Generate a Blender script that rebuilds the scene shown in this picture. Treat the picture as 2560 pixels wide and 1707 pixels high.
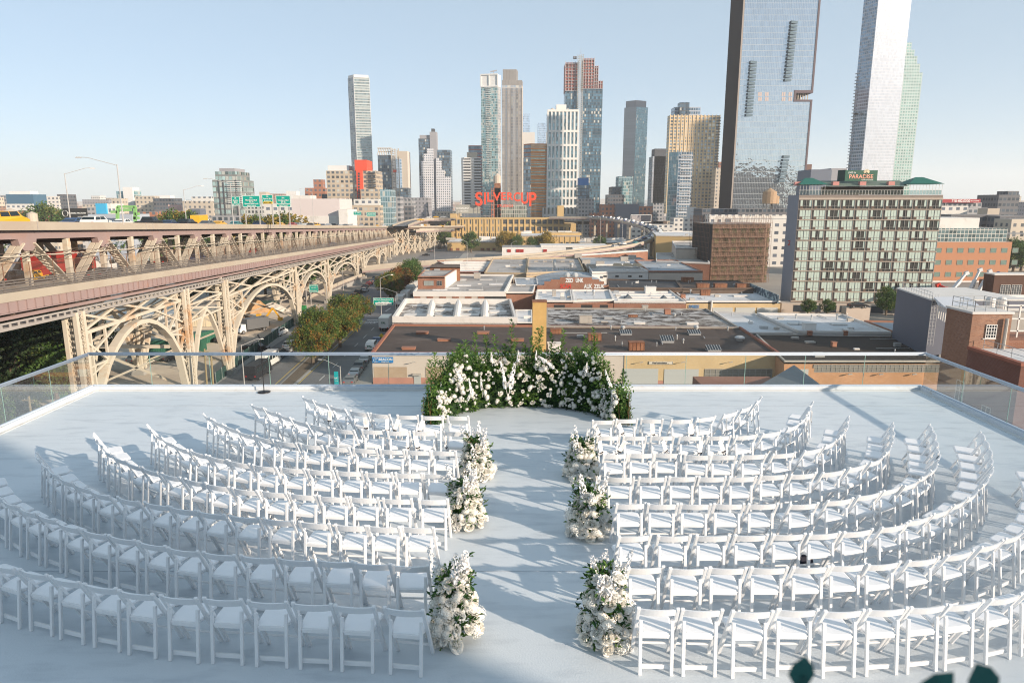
import bpy, math, random
from mathutils import Vector, Matrix, Euler
random.seed(7)
R = math.radians
for o in list(bpy.data.objects): bpy.data.objects.remove(o)
SC = bpy.context.scene
COL = SC.collection
# ---------------------------------------------------------------- camera
H = 4.9; TH = R(11.52); FP = 1707.0
cd = bpy.data.cameras.new('camera'); cam = bpy.data.objects.new('camera', cd); COL.objects.link(cam)
cam.location = (0, 0, H); cam.rotation_euler = (R(90) - TH, 0, 0)
cd.sensor_width = 36; cd.lens = 36 * FP / 2560; cd.clip_start = 0.05; cd.clip_end = 30000
cd.dof.use_dof = True; cd.dof.focus_distance = 16; cd.dof.aperture_fstop = 4.0
SC.camera = cam
# ---------------------------------------------------------------- sky and sun
SUN_AZ = (0.83, -0.557); SUN_EL = R(17)
w = bpy.data.worlds.new("World"); SC.world = w; w.use_nodes = True
nt = w.node_tree; nt.nodes.clear()
sky = nt.nodes.new('ShaderNodeTexSky'); sky.sky_type = 'NISHITA'; sky.sun_disc = False
sky.sun_elevation = SUN_EL; sky.sun_rotation = math.atan2(SUN_AZ[0], SUN_AZ[1])
sky.altitude = 0; sky.air_density = 0.7; sky.dust_density = 0.3; sky.ozone_density = 2.0
# thin even veil of high haze mixed into the clear sky
vm = nt.nodes.new('ShaderNodeMix'); vm.data_type = 'RGBA'; vm.inputs[0].default_value = 0.68; vm.inputs[7].default_value = (2.05, 2.62, 2.92, 1)
bg = nt.nodes.new('ShaderNodeBackground'); bg.inputs[1].default_value = 0.132
out = nt.nodes.new('ShaderNodeOutputWorld')
nt.links.new(sky.outputs[0], vm.inputs[6]); nt.links.new(vm.outputs[2], bg.inputs[0]); nt.links.new(bg.outputs[0], out.inputs[0])
sl = bpy.data.lights.new('sun', 'SUN'); sl.energy = 4.6; sl.angle = R(0.6); sl.color = (1.0, 0.83, 0.66)
so = bpy.data.objects.new('sun', sl); COL.objects.link(so)
sd = Vector((SUN_AZ[0] * math.cos(SUN_EL), SUN_AZ[1] * math.cos(SUN_EL), math.sin(SUN_EL)))
so.rotation_euler = sd.to_track_quat('Z', 'Y').to_euler(); so.location = (30, -20, 40)
SC.render.engine = 'CYCLES'
SC.view_settings.view_transform = 'Standard'; SC.view_settings.look = 'None'
SC.view_settings.exposure = 0.86; SC.view_settings.gamma = 1.0
SC.cycles.pixel_filter_type = 'BLACKMAN_HARRIS'; SC.cycles.filter_width = 1.1
SC.cycles.max_bounces = 6; SC.cycles.transparent_max_bounces = 16
# ---------------------------------------------------------------- pixel -> world helpers (placement only)
S_, C_ = math.sin(TH), math.cos(TH)
def G(px, py, z=0.0):
    u = (px - 1280) / FP; v = (py - 853.5) / FP; zc = (H - z) / (S_ + v * C_)
    return Vector((u * zc, zc * (C_ - v * S_), z))
def P(px, py, Y):
    if py == 0: py = 560 if Y > 300 else (745 if Y > 150 else 815)
    u = (px - 1280) / FP; v = (py - 853.5) / FP; zc = Y / (C_ - v * S_)
    return Vector((u * zc, Y, H - zc * (S_ + v * C_)))
GR = -25.6
# ---------------------------------------------------------------- materials
class NB:
    def __init__(s, name):
        s.m = bpy.data.materials.new(name); s.m.use_nodes = True; s.t = s.m.node_tree; s.t.nodes.clear()
        s.o = s.n('ShaderNodeOutputMaterial'); s.b = s.n('ShaderNodeBsdfPrincipled'); s.l(s.b.outputs[0], s.o.inputs[0])
    def n(s, ty, **k):
        x = s.t.nodes.new(ty)
        for a, b in k.items(): setattr(x, a, b)
        return x
    def l(s, a, b): s.t.links.new(a, b)
    def mth(s, op, a, b=None, c=None):
        x = s.n('ShaderNodeMath', operation=op)
        for i, v in enumerate((a, b, c)):
            if v is None: continue
            if isinstance(v, (int, float)): x.inputs[i].default_value = v
            else: s.l(v, x.inputs[i])
        return x.outputs[0]
    def mix(s, f, a, b):
        x = s.n('ShaderNodeMix', data_type='RGBA')
        for i, v in ((0, f), (6, a), (7, b)):
            if isinstance(v, (int, float)): x.inputs[i].default_value = v
            elif isinstance(v, tuple): x.inputs[i].default_value = (*v[:3], 1)
            else: s.l(v, x.inputs[i])
        return x.outputs[2]
    def co(s, which='Object'): return s.n('ShaderNodeTexCoord').outputs[which]
    def noise(s, scale, det=4, vec=None, stretch=None, rough=.55):
        x = s.n('ShaderNodeTexNoise'); x.inputs['Scale'].default_value = scale; x.inputs['Detail'].default_value = det
        x.inputs['Roughness'].default_value = rough
        v = vec or s.co()
        if stretch:
            mp = s.n('ShaderNodeMapping'); mp.inputs['Scale'].default_value = stretch; s.l(v, mp.inputs[0]); v = mp.outputs[0]
        s.l(v, x.inputs['Vector']); return x.outputs[0]
    def ramp(s, f, lo, hi, smooth=True):
        x = s.n('ShaderNodeMapRange'); x.inputs[1].default_value = lo; x.inputs[2].default_value = hi; s.l(f, x.inputs[0])
        return x.outputs[0]
    def bump(s, h, st, dist=.02):
        x = s.n('ShaderNodeBump'); x.inputs['Strength'].default_value = st; x.inputs['Distance'].default_value = dist
        s.l(h, x.inputs['Height']); s.l(x.outputs[0], s.b.inputs['Normal'])
    def fin(s, col, rough=.7, metal=0.0, spec=.4):
        b = s.b
        for k, v in (('Base Color', col), ('Roughness', rough), ('Metallic', metal), ('Specular IOR Level', spec)):
            if isinstance(v, (int, float)): b.inputs[k].default_value = v
            elif isinstance(v, tuple): b.inputs[k].default_value = (*v[:3], 1)
            else: s.l(v, b.inputs[k])
        return s.m
MC = {}
def mat(name, c, rough=.7, metal=0, var=.15, ns=1.0, c2=None, t=(.45, .6), st=None, bump=0, spec=.4, det=5):
    """plain surface whose colour wanders a little (var), optionally with patches of a second colour c2"""
    if name in MC: return MC[name]
    b = NB(name); n1 = b.noise(ns, det, stretch=st)
    k = b.mth('ADD', b.mth('MULTIPLY', n1, var * 2), 1 - var)
    hs = b.n('ShaderNodeHueSaturation'); hs.inputs['Color'].default_value = (*c, 1); b.l(k, hs.inputs['Value'])
    col = hs.outputs[0]
    if c2:
        n2 = b.noise(ns * .6, 6, stretch=st, rough=.65); col = b.mix(b.ramp(n2, *t), col, c2)
    if bump: b.bump(n1, bump, .05)
    MC[name] = b.fin(col, rough, metal, spec); return MC[name]
def brick(name, c, c2, mortar, bw=.22, bh=.075, rough=.85):
    if name in MC: return MC[name]
    b = NB(name); x = b.n('ShaderNodeTexBrick'); x.inputs['Scale'].default_value = 1
    x.inputs['Color1'].default_value = (*c, 1); x.inputs['Color2'].default_value = (*c2, 1); x.inputs['Mortar'].default_value = (*mortar, 1)
    x.inputs['Brick Width'].default_value = bw; x.inputs['Row Height'].default_value = bh; x.inputs['Mortar Size'].default_value = bh * .12
    b.l(b.co('UV'), x.inputs['Vector']); n = b.noise(.25, 5)
    col = b.mix(b.ramp(n, .35, .75), x.outputs[0], tuple(q * .72 for q in c))
    MC[name] = b.fin(col, rough); return MC[name]
def fac(name, wall, glass, bw, fh, fw=.6, fv=.6, grough=.12, gmetal=.35, var=.5, wrough=.75, lit=None, wave=0, vb=None, fo=0.0, wmetal=0, curt=0):
    """facade: a grid of bays bw x floors fh in UV metres; panes fill fw x fv of a cell and differ from pane to pane"""
    if name in MC: return MC[name]
    b = NB(name); sx = b.n('ShaderNodeSeparateXYZ'); b.l(b.co('UV'), sx.inputs[0])
    u = b.mth('DIVIDE', sx.outputs[0], bw); v = b.mth('DIVIDE', b.mth('ADD', sx.outputs[1], fo), fh)
    fu = b.mth('FRACT', u); fvv = b.mth('FRACT', v)
    mu = b.mth('LESS_THAN', b.mth('ABSOLUTE', b.mth('SUBTRACT', fu, .5)), fw / 2)
    mv = b.mth('LESS_THAN', b.mth('ABSOLUTE', b.mth('SUBTRACT', fvv, .5)), fv / 2)
    m = b.mth('MULTIPLY', mu, mv)
    cb = b.n('ShaderNodeCombineXYZ'); b.l(b.mth('FLOOR', u), cb.inputs[0]); b.l(b.mth('FLOOR', v), cb.inputs[1])
    wn = b.n('ShaderNodeTexWhiteNoise', noise_dimensions='3D'); b.l(cb.outputs[0], wn.inputs[0])
    r = wn.outputs[0]
    g2 = tuple(min(1, q * (1 + var * 1.6)) for q in glass); g1 = tuple(q * (1 - var) for q in glass)
    gc = b.mix(r, g1, g2)
    if curt: gc = b.mix(b.mth('LESS_THAN', b.mth('FRACT', b.mth('MULTIPLY', r, 7.3)), curt), gc, (.55, .53, .47))
    if vb:   # whole bays of another colour
        rb = b.n('ShaderNodeTexWhiteNoise', noise_dimensions='1D'); b.l(b.mth('FLOOR', u), rb.inputs['W'])
        gc = b.mix(b.mth('LESS_THAN', rb.outputs[0], vb[0]), gc, vb[1])
    n = b.noise(.06, 3); wc = b.mix(b.ramp(n, .3, .8), wall, tuple(q * .8 for q in wall))
    col = b.mix(m, wc, gc)
    ro = b.mth('ADD', b.mth('MULTIPLY', m, grough - wrough), wrough)
    me = b.mth('ADD', b.mth('MULTIPLY', m, gmetal - wmetal), wmetal)
    if wave:
        n2 = b.noise(.22, 2, vec=b.co('UV')); hh = b.mth('ADD', n2, b.mth('MULTIPLY', r, .0)); b.bump(hh, wave, 1.0)
    MC[name] = b.fin(col, ro, me, .5); return MC[name]
def glassy(name, tint=(.86, .93, .91), refl=.5):
    if name in MC: return MC[name]
    b = NB(name); t = b.t; t.nodes.remove(b.b)
    tr = b.n('ShaderNodeBsdfTransparent'); tr.inputs[0].default_value = (*tint, 1)
    gl = b.n('ShaderNodeBsdfGlossy'); gl.inputs['Roughness'].default_value = .02
    fr = b.n('ShaderNodeFresnel'); fr.inputs[0].default_value = 1.5
    mx = b.n('ShaderNodeMixShader'); b.l(b.mth('MULTIPLY', fr.outputs[0], refl * 2), mx.inputs[0])
    b.l(tr.outputs[0], mx.inputs[1]); b.l(gl.outputs[0], mx.inputs[2]); b.l(mx.outputs[0], b.o.inputs[0])
    MC[name] = b.m; return b.m
def leafmat(name, ca, cb, cc=None, s=1.5, t=(.4, .6), trans=.25):
    if name in MC: return MC[name]
    b = NB(name); n = b.noise(s, 3); wn = b.n('ShaderNodeNewGeometry').outputs['Random Per Island']
    col = b.mix(wn, ca, cb)
    if cc: col = b.mix(b.mth('MULTIPLY', b.ramp(n, *t), b.mth('GREATER_THAN', wn, .25)), col, cc)
    b.fin(col, .55, 0, .35)
    tl = b.n('ShaderNodeBsdfTranslucent'); b.l(col, tl.inputs[0]); mx = b.n('ShaderNodeMixShader'); mx.inputs[0].default_value = trans
    b.l(b.b.outputs[0], mx.inputs[1]); b.l(tl.outputs[0], mx.inputs[2]); b.l(mx.outputs[0], b.o.inputs[0])
    MC[name] = b.m; return b.m
# ---------------------------------------------------------------- mesh builder
class MB:
    def __init__(s): s.v = []; s.f = []; s.mi = []; s.m = 0; s.X = None; s.sm = []; s.smooth = False
    def at(s, o=(0, 0, 0), a=0.0, M=None): s.X = M if M is not None else Matrix.Translation(Vector(o)) @ Matrix.Rotation(a, 4, 'Z'); return s
    def add(s, vs, fs):
        b = len(s.v)
        for p in vs:
            p = Vector(p); s.v.append(s.X @ p if s.X is not None else p)
        for f in fs: s.f.append([b + i for i in f]); s.mi.append(s.m); s.sm.append(s.smooth)
    def box(s, x0, x1, y0, y1, z0, z1):
        s.add([(x0, y0, z0), (x1, y0, z0), (x1, y1, z0), (x0, y1, z0), (x0, y0, z1), (x1, y0, z1), (x1, y1, z1), (x0, y1, z1)],
              [(0, 3, 2, 1), (4, 5, 6, 7), (0, 1, 5, 4), (1, 2, 6, 5), (2, 3, 7, 6), (3, 0, 4, 7)])
    def cbox(s, c, sx, sy, sz): s.box(c[0] - sx / 2, c[0] + sx / 2, c[1] - sy / 2, c[1] + sy / 2, c[2] - sz / 2, c[2] + sz / 2)
    def prism(s, poly, z0, z1, sm=None, top=True, taper=None, tm=None):
        n = len(poly); t = taper or poly
        b = len(s.v)
        s.add([(p[0], p[1], z0) for p in poly] + [(p[0], p[1], z1) for p in t], [])
        k = s.m
        for i in range(n):
            j = (i + 1) % n; s.f.append([b + i, b + j, b + n + j, b + n + i]); s.mi.append(sm[i] if sm else k); s.sm.append(False)
        if top: s.f.append([b + n + i for i in range(n)]); s.mi.append(k if tm is None else tm); s.sm.append(False)
    def bar(s, p0, p1, w, h, up=(0, 0, 1)):
        p0, p1 = Vector(p0), Vector(p1); d = p1 - p0; L = d.length
        if L < 1e-6: return
        d.normalize(); u = Vector(up); x = d.cross(u)
        if x.length < 1e-4: x = d.cross(Vector((0, 1, 0)))
        x.normalize(); y = x.cross(d).normalized(); a, c = x * w / 2, y * h / 2
        vs = [p0 - a - c, p0 + a - c, p0 + a + c, p0 - a + c, p1 - a - c, p1 + a - c, p1 + a + c, p1 - a + c]
        s.add(vs, [(0, 3, 2, 1), (4, 5, 6, 7), (0, 1, 5, 4), (1, 2, 6, 5), (2, 3, 7, 6), (3, 0, 4, 7)])
    def tube(s, p0, p1, r, n=8, r2=None, cap=True):
        p0, p1 = Vector(p0), Vector(p1); d = (p1 - p0).normalized(); r2 = r if r2 is None else r2
        x = d.cross(Vector((0, 0, 1)))
        if x.length < 1e-3: x = Vector((1, 0, 0))
        x.normalize(); y = d.cross(x)
        vs = [p0 + (x * math.cos(2 * math.pi * i / n) + y * math.sin(2 * math.pi * i / n)) * r for i in range(n)]
        vs += [p1 + (x * math.cos(2 * math.pi * i / n) + y * math.sin(2 * math.pi * i / n)) * r2 for i in range(n)]
        fs = [(i, (i + 1) % n, n + (i + 1) % n, n + i) for i in range(n)]
        if cap: fs += [tuple(range(n))[::-1], tuple(range(n, 2 * n))]
        s.add(vs, fs)
    def lathe(s, prof, c=(0, 0, 0), n=12):
        vs = []; fs = []
        for r, z in prof:
            for i in range(n): a = 2 * math.pi * i / n; vs.append((c[0] + r * math.cos(a), c[1] + r * math.sin(a), c[2] + z))
        for k in range(len(prof) - 1):
            for i in range(n): j = (i + 1) % n; fs.append((k * n + i, k * n + j, (k + 1) * n + j, (k + 1) * n + i))
        s.add(vs, fs)
    def quad(s, a, b, c, d): s.add([a, b, c, d], [(0, 1, 2, 3)])
    def build(s, name, mats, parent=None, smooth=False, local=False, uv=True, bevel=0):
        me = bpy.data.meshes.new(name)
        off = Vector((0, 0, 0))
        if parent is not None and not local: off = wl(parent)
        me.from_pydata([tuple(p - off) for p in s.v], [], s.f)
        ms = mats if isinstance(mats, (list, tuple)) else [mats]
        for m in ms: me.materials.append(m)
        if len(ms) > 1: me.polygons.foreach_set('material_index', s.mi)
        me.polygons.foreach_set('use_smooth', [smooth or q for q in s.sm])
        me.update()
        if uv and len(s.f) < 60000:
            ul = me.uv_layers.new(name='UVMap'); dat = [0.0] * (2 * len(me.loops)); vs = me.vertices
            for p in me.polygons:
                nx, ny, nz = p.normal
                if abs(nz) < .8:
                    L = math.hypot(nx, ny) or 1; tx, ty = -ny / L, nx / L
                    cs = [(vs[i].co.x * tx + vs[i].co.y * ty, vs[i].co.z) for i in p.vertices]
                else: cs = [(vs[i].co.x, vs[i].co.y) for i in p.vertices]
                mu = min(c[0] for c in cs); mv = min(c[1] for c in cs)
                for li, c in zip(p.loop_indices, cs): dat[2 * li] = c[0] - mu; dat[2 * li + 1] = c[1] - mv
            ul.data.foreach_set('uv', dat)
        o = bpy.data.objects.new(name, me); COL.objects.link(o)
        if parent is not None: o.parent = parent
        if bevel:
            md = o.modifiers.new('bevel', 'BEVEL'); md.width = bevel; md.segments = 2; md.limit_method = 'ANGLE'
        return o
def wl(o):
    v = Vector(o.location)
    while o.parent: o = o.parent; v = v + Vector(o.location)
    return v
def tag(o, label=None, cat=None, group=None, kind=None):
    if label: o['label'] = label
    if cat: o['category'] = cat
    if group: o['group'] = group
    if kind: o['kind'] = kind
    return o
def thing(name, label, cat, loc=(0, 0, 0), rz=0, group=None):
    o = bpy.data.objects.new(name, None); COL.objects.link(o); o.location = loc; o.rotation_euler = (0, 0, rz); o.empty_display_size = .2
    return tag(o, label, cat, group)
KIDS = {}
def copy_tree(o, parent=None, kids=None):
    c = o.copy(); COL.objects.link(c); c.parent = parent
    for ch in (kids if kids is not None else [x for x in COL.objects if x.parent == o]): copy_tree(ch, c, [x for x in ch.children])
    return c
def dup(o, loc, rz, label=None, group=None, sc=None):
    c = copy_tree(o, None, list(o.children)); c.location = loc; c.rotation_euler = (0, 0, rz)
    if label: c['label'] = label
    if group: c['group'] = group
    if sc: c.scale = (sc, sc, sc)
    return c
ORD = ['zeroth', 'first', 'second', 'third', 'fourth', 'fifth', 'sixth', 'seventh', 'eighth', 'ninth', 'tenth', 'eleventh', 'twelfth', 'thirteenth',
       'fourteenth', 'fifteenth', 'sixteenth', 'seventeenth', 'eighteenth', 'nineteenth', 'twentieth']
def ordn(n):
    if n <= 20: return ORD[n]
    t = {2: 'twenty', 3: 'thirty', 4: 'forty'}[n // 10]
    return t + '-' + ORD[n % 10] if n % 10 else t[:-1] + 'ieth'
def text(name, s, w, h, m, parent, loc, rot=(math.pi / 2, 0, 0), bold=.0, ext=.02, align='CENTER', keep=True):
    """lettering as a mesh part, fitted into w x h metres, standing on the -Y side by default"""
    cu = bpy.data.curves.new('lettering', 'FONT'); cu.body = s; cu.align_x = 'CENTER'; cu.align_y = 'CENTER'; cu.offset = bold; cu.extrude = .01
    cu.resolution_u = 4
    t = bpy.data.objects.new('tmp', cu); COL.objects.link(t)
    me = bpy.data.meshes.new_from_object(t); bpy.data.objects.remove(t); bpy.data.curves.remove(cu)
    xs = [v.co.x for v in me.vertices]; ys = [v.co.y for v in me.vertices]
    if not xs: return None
    x0, x1, y0, y1 = min(xs), max(xs), min(ys), max(ys); kx = w / (x1 - x0); ky = h / (y1 - y0)
    if keep: kx = ky = min(kx, ky)
    for v in me.vertices: v.co = Vector(((v.co.x - (x0 + x1) / 2) * kx, (v.co.y - (y0 + y1) / 2) * ky, v.co.z / .01 * ext))
    me.materials.clear(); me.materials.append(m); me.name = name
    o = bpy.data.objects.new(name, me); COL.objects.link(o)
    if parent: o.parent = parent; o.location = Vector(loc) - wl(parent)
    else: o.location = loc
    o.rotation_euler = rot
    return o
# ================================================================ THE ROOF DECK
white = mat('white_resin', (.80, .81, .82), .38, var=.03, ns=6, spec=.5)
cush = mat('white_vinyl_pad', (.84, .85, .87), .5, var=.03, ns=9, bump=.05)
b = NB('deck_paint'); n1 = b.noise(.35, 8); n2 = b.noise(42, 3); n3 = b.noise(1.3, 6, stretch=(1, 3.5, 1)); n4 = b.noise(9, 8, rough=.7)
c = b.mix(b.ramp(n1, .3, .75), (.55, .61, .66), (.63, .675, .71)); c = b.mix(b.mth('MULTIPLY', b.ramp(n3, .50, .72), .5), c, (.36, .41, .46))
c = b.mix(b.ramp(n4, .68, .80), c, (.27, .30, .33))
b.bump(b.mth('ADD', n2, b.mth('MULTIPLY', n1, 3)), .5, .006); DECKM = b.fin(c, b.mth('ADD', b.mth('MULTIPLY', n3, .35), .28), 0, .5)
curbm = mat('curb_paint', (.56, .60, .64), .6, var=.1, ns=3, c2=(.5, .45, .38), t=(.62, .75), bump=.3)
steel_l = mat('painted_steel', (.50, .57, .66), .35, metal=.3, var=.05, ns=2)
XL, XR, YF = -11.1, 10.85, 17.55
m = MB(); m.box(XL - .3, XR + .3, -14, YF + .25, -.35, 0); tag(m.build('roof_deck', DECKM), kind='structure')
# building under the deck
m = MB(); m.box(XL - .25, XR + .25, -14, YF + .2, GR, -.36)
o = m.build('venue_building', fac('venue_wall', (.30, .27, .25), (.10, .12, .14), 3.2, 3.4, .5, .5)); tag(o, 'tall venue building directly under the pale wedding roof deck', 'building')
# curb / parapet
m = MB(); cw = .15; ch = .10
m.box(XL - cw, XR + cw, YF, YF + cw, .001, ch); m.box(XL - cw, XL, -13.9, YF, .001, ch); m.box(XR, XR + cw, -13.9, YF, .001, ch)
tag(m.build('deck_curb', curbm, bevel=.012), kind='structure')
# thin flashing strips at the foot of the curb and membrane seams on the deck
m = MB(); m.box(XL, XR, YF - .10, YF, .001, .012); m.box(XR - .10, XR, -13, YF - .1, .001, .012); m.box(XL, XL + .10, -13, YF - .1, .001, .012)
tag(m.build('deck_flashing', mat('flashing', (.60, .61, .60), .7, var=.12, ns=4, c2=(.40, .36, .30), t=(.6, .72))), kind='structure')
m = MB()
for y in (6.15, 8.45, 16.1): m.box(XL + .1, XR - .1, y - .006, y + .006, .001, .004)
tag(m.build('deck_seams', mat('seam', (.42, .47, .52), .8, var=.2, ns=3)), kind='structure')
# glass railings
GL = glassy('rail_glass', (.965, .985, .98), .2)
gedge = mat('glass_edge', (.22, .36, .32), .3, var=.1)
def railing(label, p0, p1, n, nm):
    p0, p1 = Vector(p0), Vector(p1); t = thing('glass_railing', label, 'railing', p0, 0, 'glass railings round the roof deck')
    d = (p1 - p0); L = d.length; d.normalize(); nrm = Vector((-d.y, d.x, 0))
    for i in range(n):
        a = p0 + d * (L * i / n + .008); c = p0 + d * (L * (i + 1) / n - .008)
        m = MB(); m.bar(a + Vector((0, 0, .42 + .0)), c + Vector((0, 0, .42)), .012, .84)
        m.build('glass_pane', GL, t)
        m = MB(); m.box(0, 0.004, 0, .004, 0, 0)
    for i in range(1, n):
        m = MB(); a = p0 + d * (L * i / n); m.bar(a + Vector((0, 0, .0)), a + Vector((0, 0, .86)), .012, .009); m.build('pane_edge', gedge, t)
    m = MB(); e = d * .03; m.tube(p0 - e + Vector((0, 0, .89)), p1 + e + Vector((0, 0, .89)), .027, 12); m.smooth = True
    m.bar(p0 + Vector((0, 0, .845)), p1 + Vector((0, 0, .845)), .03, .03)
    m.build('handrail', steel_l, t, smooth=True)
    m = MB(); m.bar(p0 + Vector((0, 0, .015)), p1 + Vector((0, 0, .015)), .05, .04); m.build('base_shoe', steel_l, t)
    return t
railing('long glass railing with white handrail along the front edge of the deck', (XL - .08, YF + .08, ch), (XR + .08, YF + .08, ch), 14, 'f')
railing('glass railing along the left edge of the deck beside the bridge', (XL - .08, -6, ch), (XL - .08, YF + .02, ch), 15, 'l')
railing('glass railing along the right edge of the deck beside the brick building', (XR + .08, -6, ch), (XR + .08, YF + .02, ch), 15, 'r')
# unseen block added to shade the near left deck, and the upper terrace
m = MB(); bx0, bx1, by0, by1, bz = -30, 13.2, -13.5, -1.9, 8.6
m.box(9.5, 31.05, -34, -14.4, GR, 17)
o = m.build('shadow_block', fac('bulk', (.5, .48, .45), (.12, .14, .16), 2.6, 3.0, .5, .6)); tag(o, 'tall pale unseen block added behind the seating to shade the deck', 'building')
m = MB(); m.box(-9, 4.4, -1.89, .85, 3.15, 3.30); m.box(-8.9, -8.7, .6, .8, .01, 3.15); m.box(4.1, 4.3, .6, .8, .01, 3.15)
tag(m.build('upper_terrace', curbm), 'narrow upper terrace slab overlooking the seating', 'terrace')

# ---------------------------------------------------------------- folding chairs
ct = thing('folding_chair', 'x', 'chair')
def chair_parts(t):
    for s in (-1, 1):
        m = MB(); x = s * .203
        # back post running down to the front foot, rounded top
        pts = [(0.012, .80), (-.012, .795), (-.022, .775)]
        m.bar((x, .0, .775), (x * .98, .385, .0), .038, .034, up=(0, 1, 0)); m.tube((x - .019, .0, .775), (x + .019, .0, .775), .0175, 10)
        m.build('leg', white, t, local=True, bevel=.006)
    for s in (-1, 1):
        m = MB(); x = s * .1655
        m.bar((x, -.012, .0), (x, .062, .585), .036, .030, up=(0, 1, 0)); m.tube((x - .018, .062, .585), (x + .018, .062, .585), .0155, 10)
        m.build('leg', white, t, local=True, bevel=.006)
    m = MB(); n = 8; m.smooth = False                       # curved back slat
    vs = []; 
    for i in range(n + 1):
        a = -1 + 2 * i / n; x = a * .184; y = -.012 - .028 * (1 - a * a); zt = .768 + .007 * (1 - a * a)
        for dy, z in ((0, .682), (0, zt), (.018, zt), (.018, .682)): vs.append((x, y + dy + (.775 - z) * .42, z))
    fs = []
    for i in range(n):
        for k in range(4): l = (k + 1) % 4; fs.append((4 * i + k, 4 * i + l, 4 * i + 4 + l, 4 * i + 4 + k))
    fs += [(0, 3, 2, 1), (4 * n, 4 * n + 1, 4 * n + 2, 4 * n + 3)]
    m.add(vs, fs); m.build('backrest', white, t, local=True)
    # seat: frame and padded cushion with rounded front corners
    def seatpoly(i=0.0, y0=.035, y1=.405):
        return [(-.148 + i, y0 + i), (.148 - i, y0 + i), (.185 - i, y0 + .09), (.196 - i, y1 - .04), (.176 - i, y1 - .008 - i), (.14, y1 - i), (-.14, y1 - i), (-.176 + i, y1 - .008 - i), (-.196 + i, y1 - .04), (-.185 + i, y0 + .09)]
    m = MB(); m.prism(seatpoly(), .432, .450); m.box(-.144, .144, .036, .056, .402, .432); m.box(-.15, -.135, .06, .36, .408, .432); m.box(.135, .15, .06, .36, .408, .432)
    s = m.build('seat', white, t, local=True, bevel=.005)
    m = MB(); m.prism(seatpoly(.010), .4505, .458, top=False); m.prism(seatpoly(.010), .458, .464, taper=seatpoly(.024))
    m.build('seat_pad', cush, t, local=True)
    m = MB(); m.bar((-.155, .033, .075), (.155, .033, .075), .022, .05, up=(0, 0, 1)); m.build('stretcher', white, t, local=True, bevel=.004)
    m = MB(); m.tube((-.19, .305, .165), (.19, .305, .165), .014, 8); m.build('stretcher', white, t, local=True)
chair_parts(ct)
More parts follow.
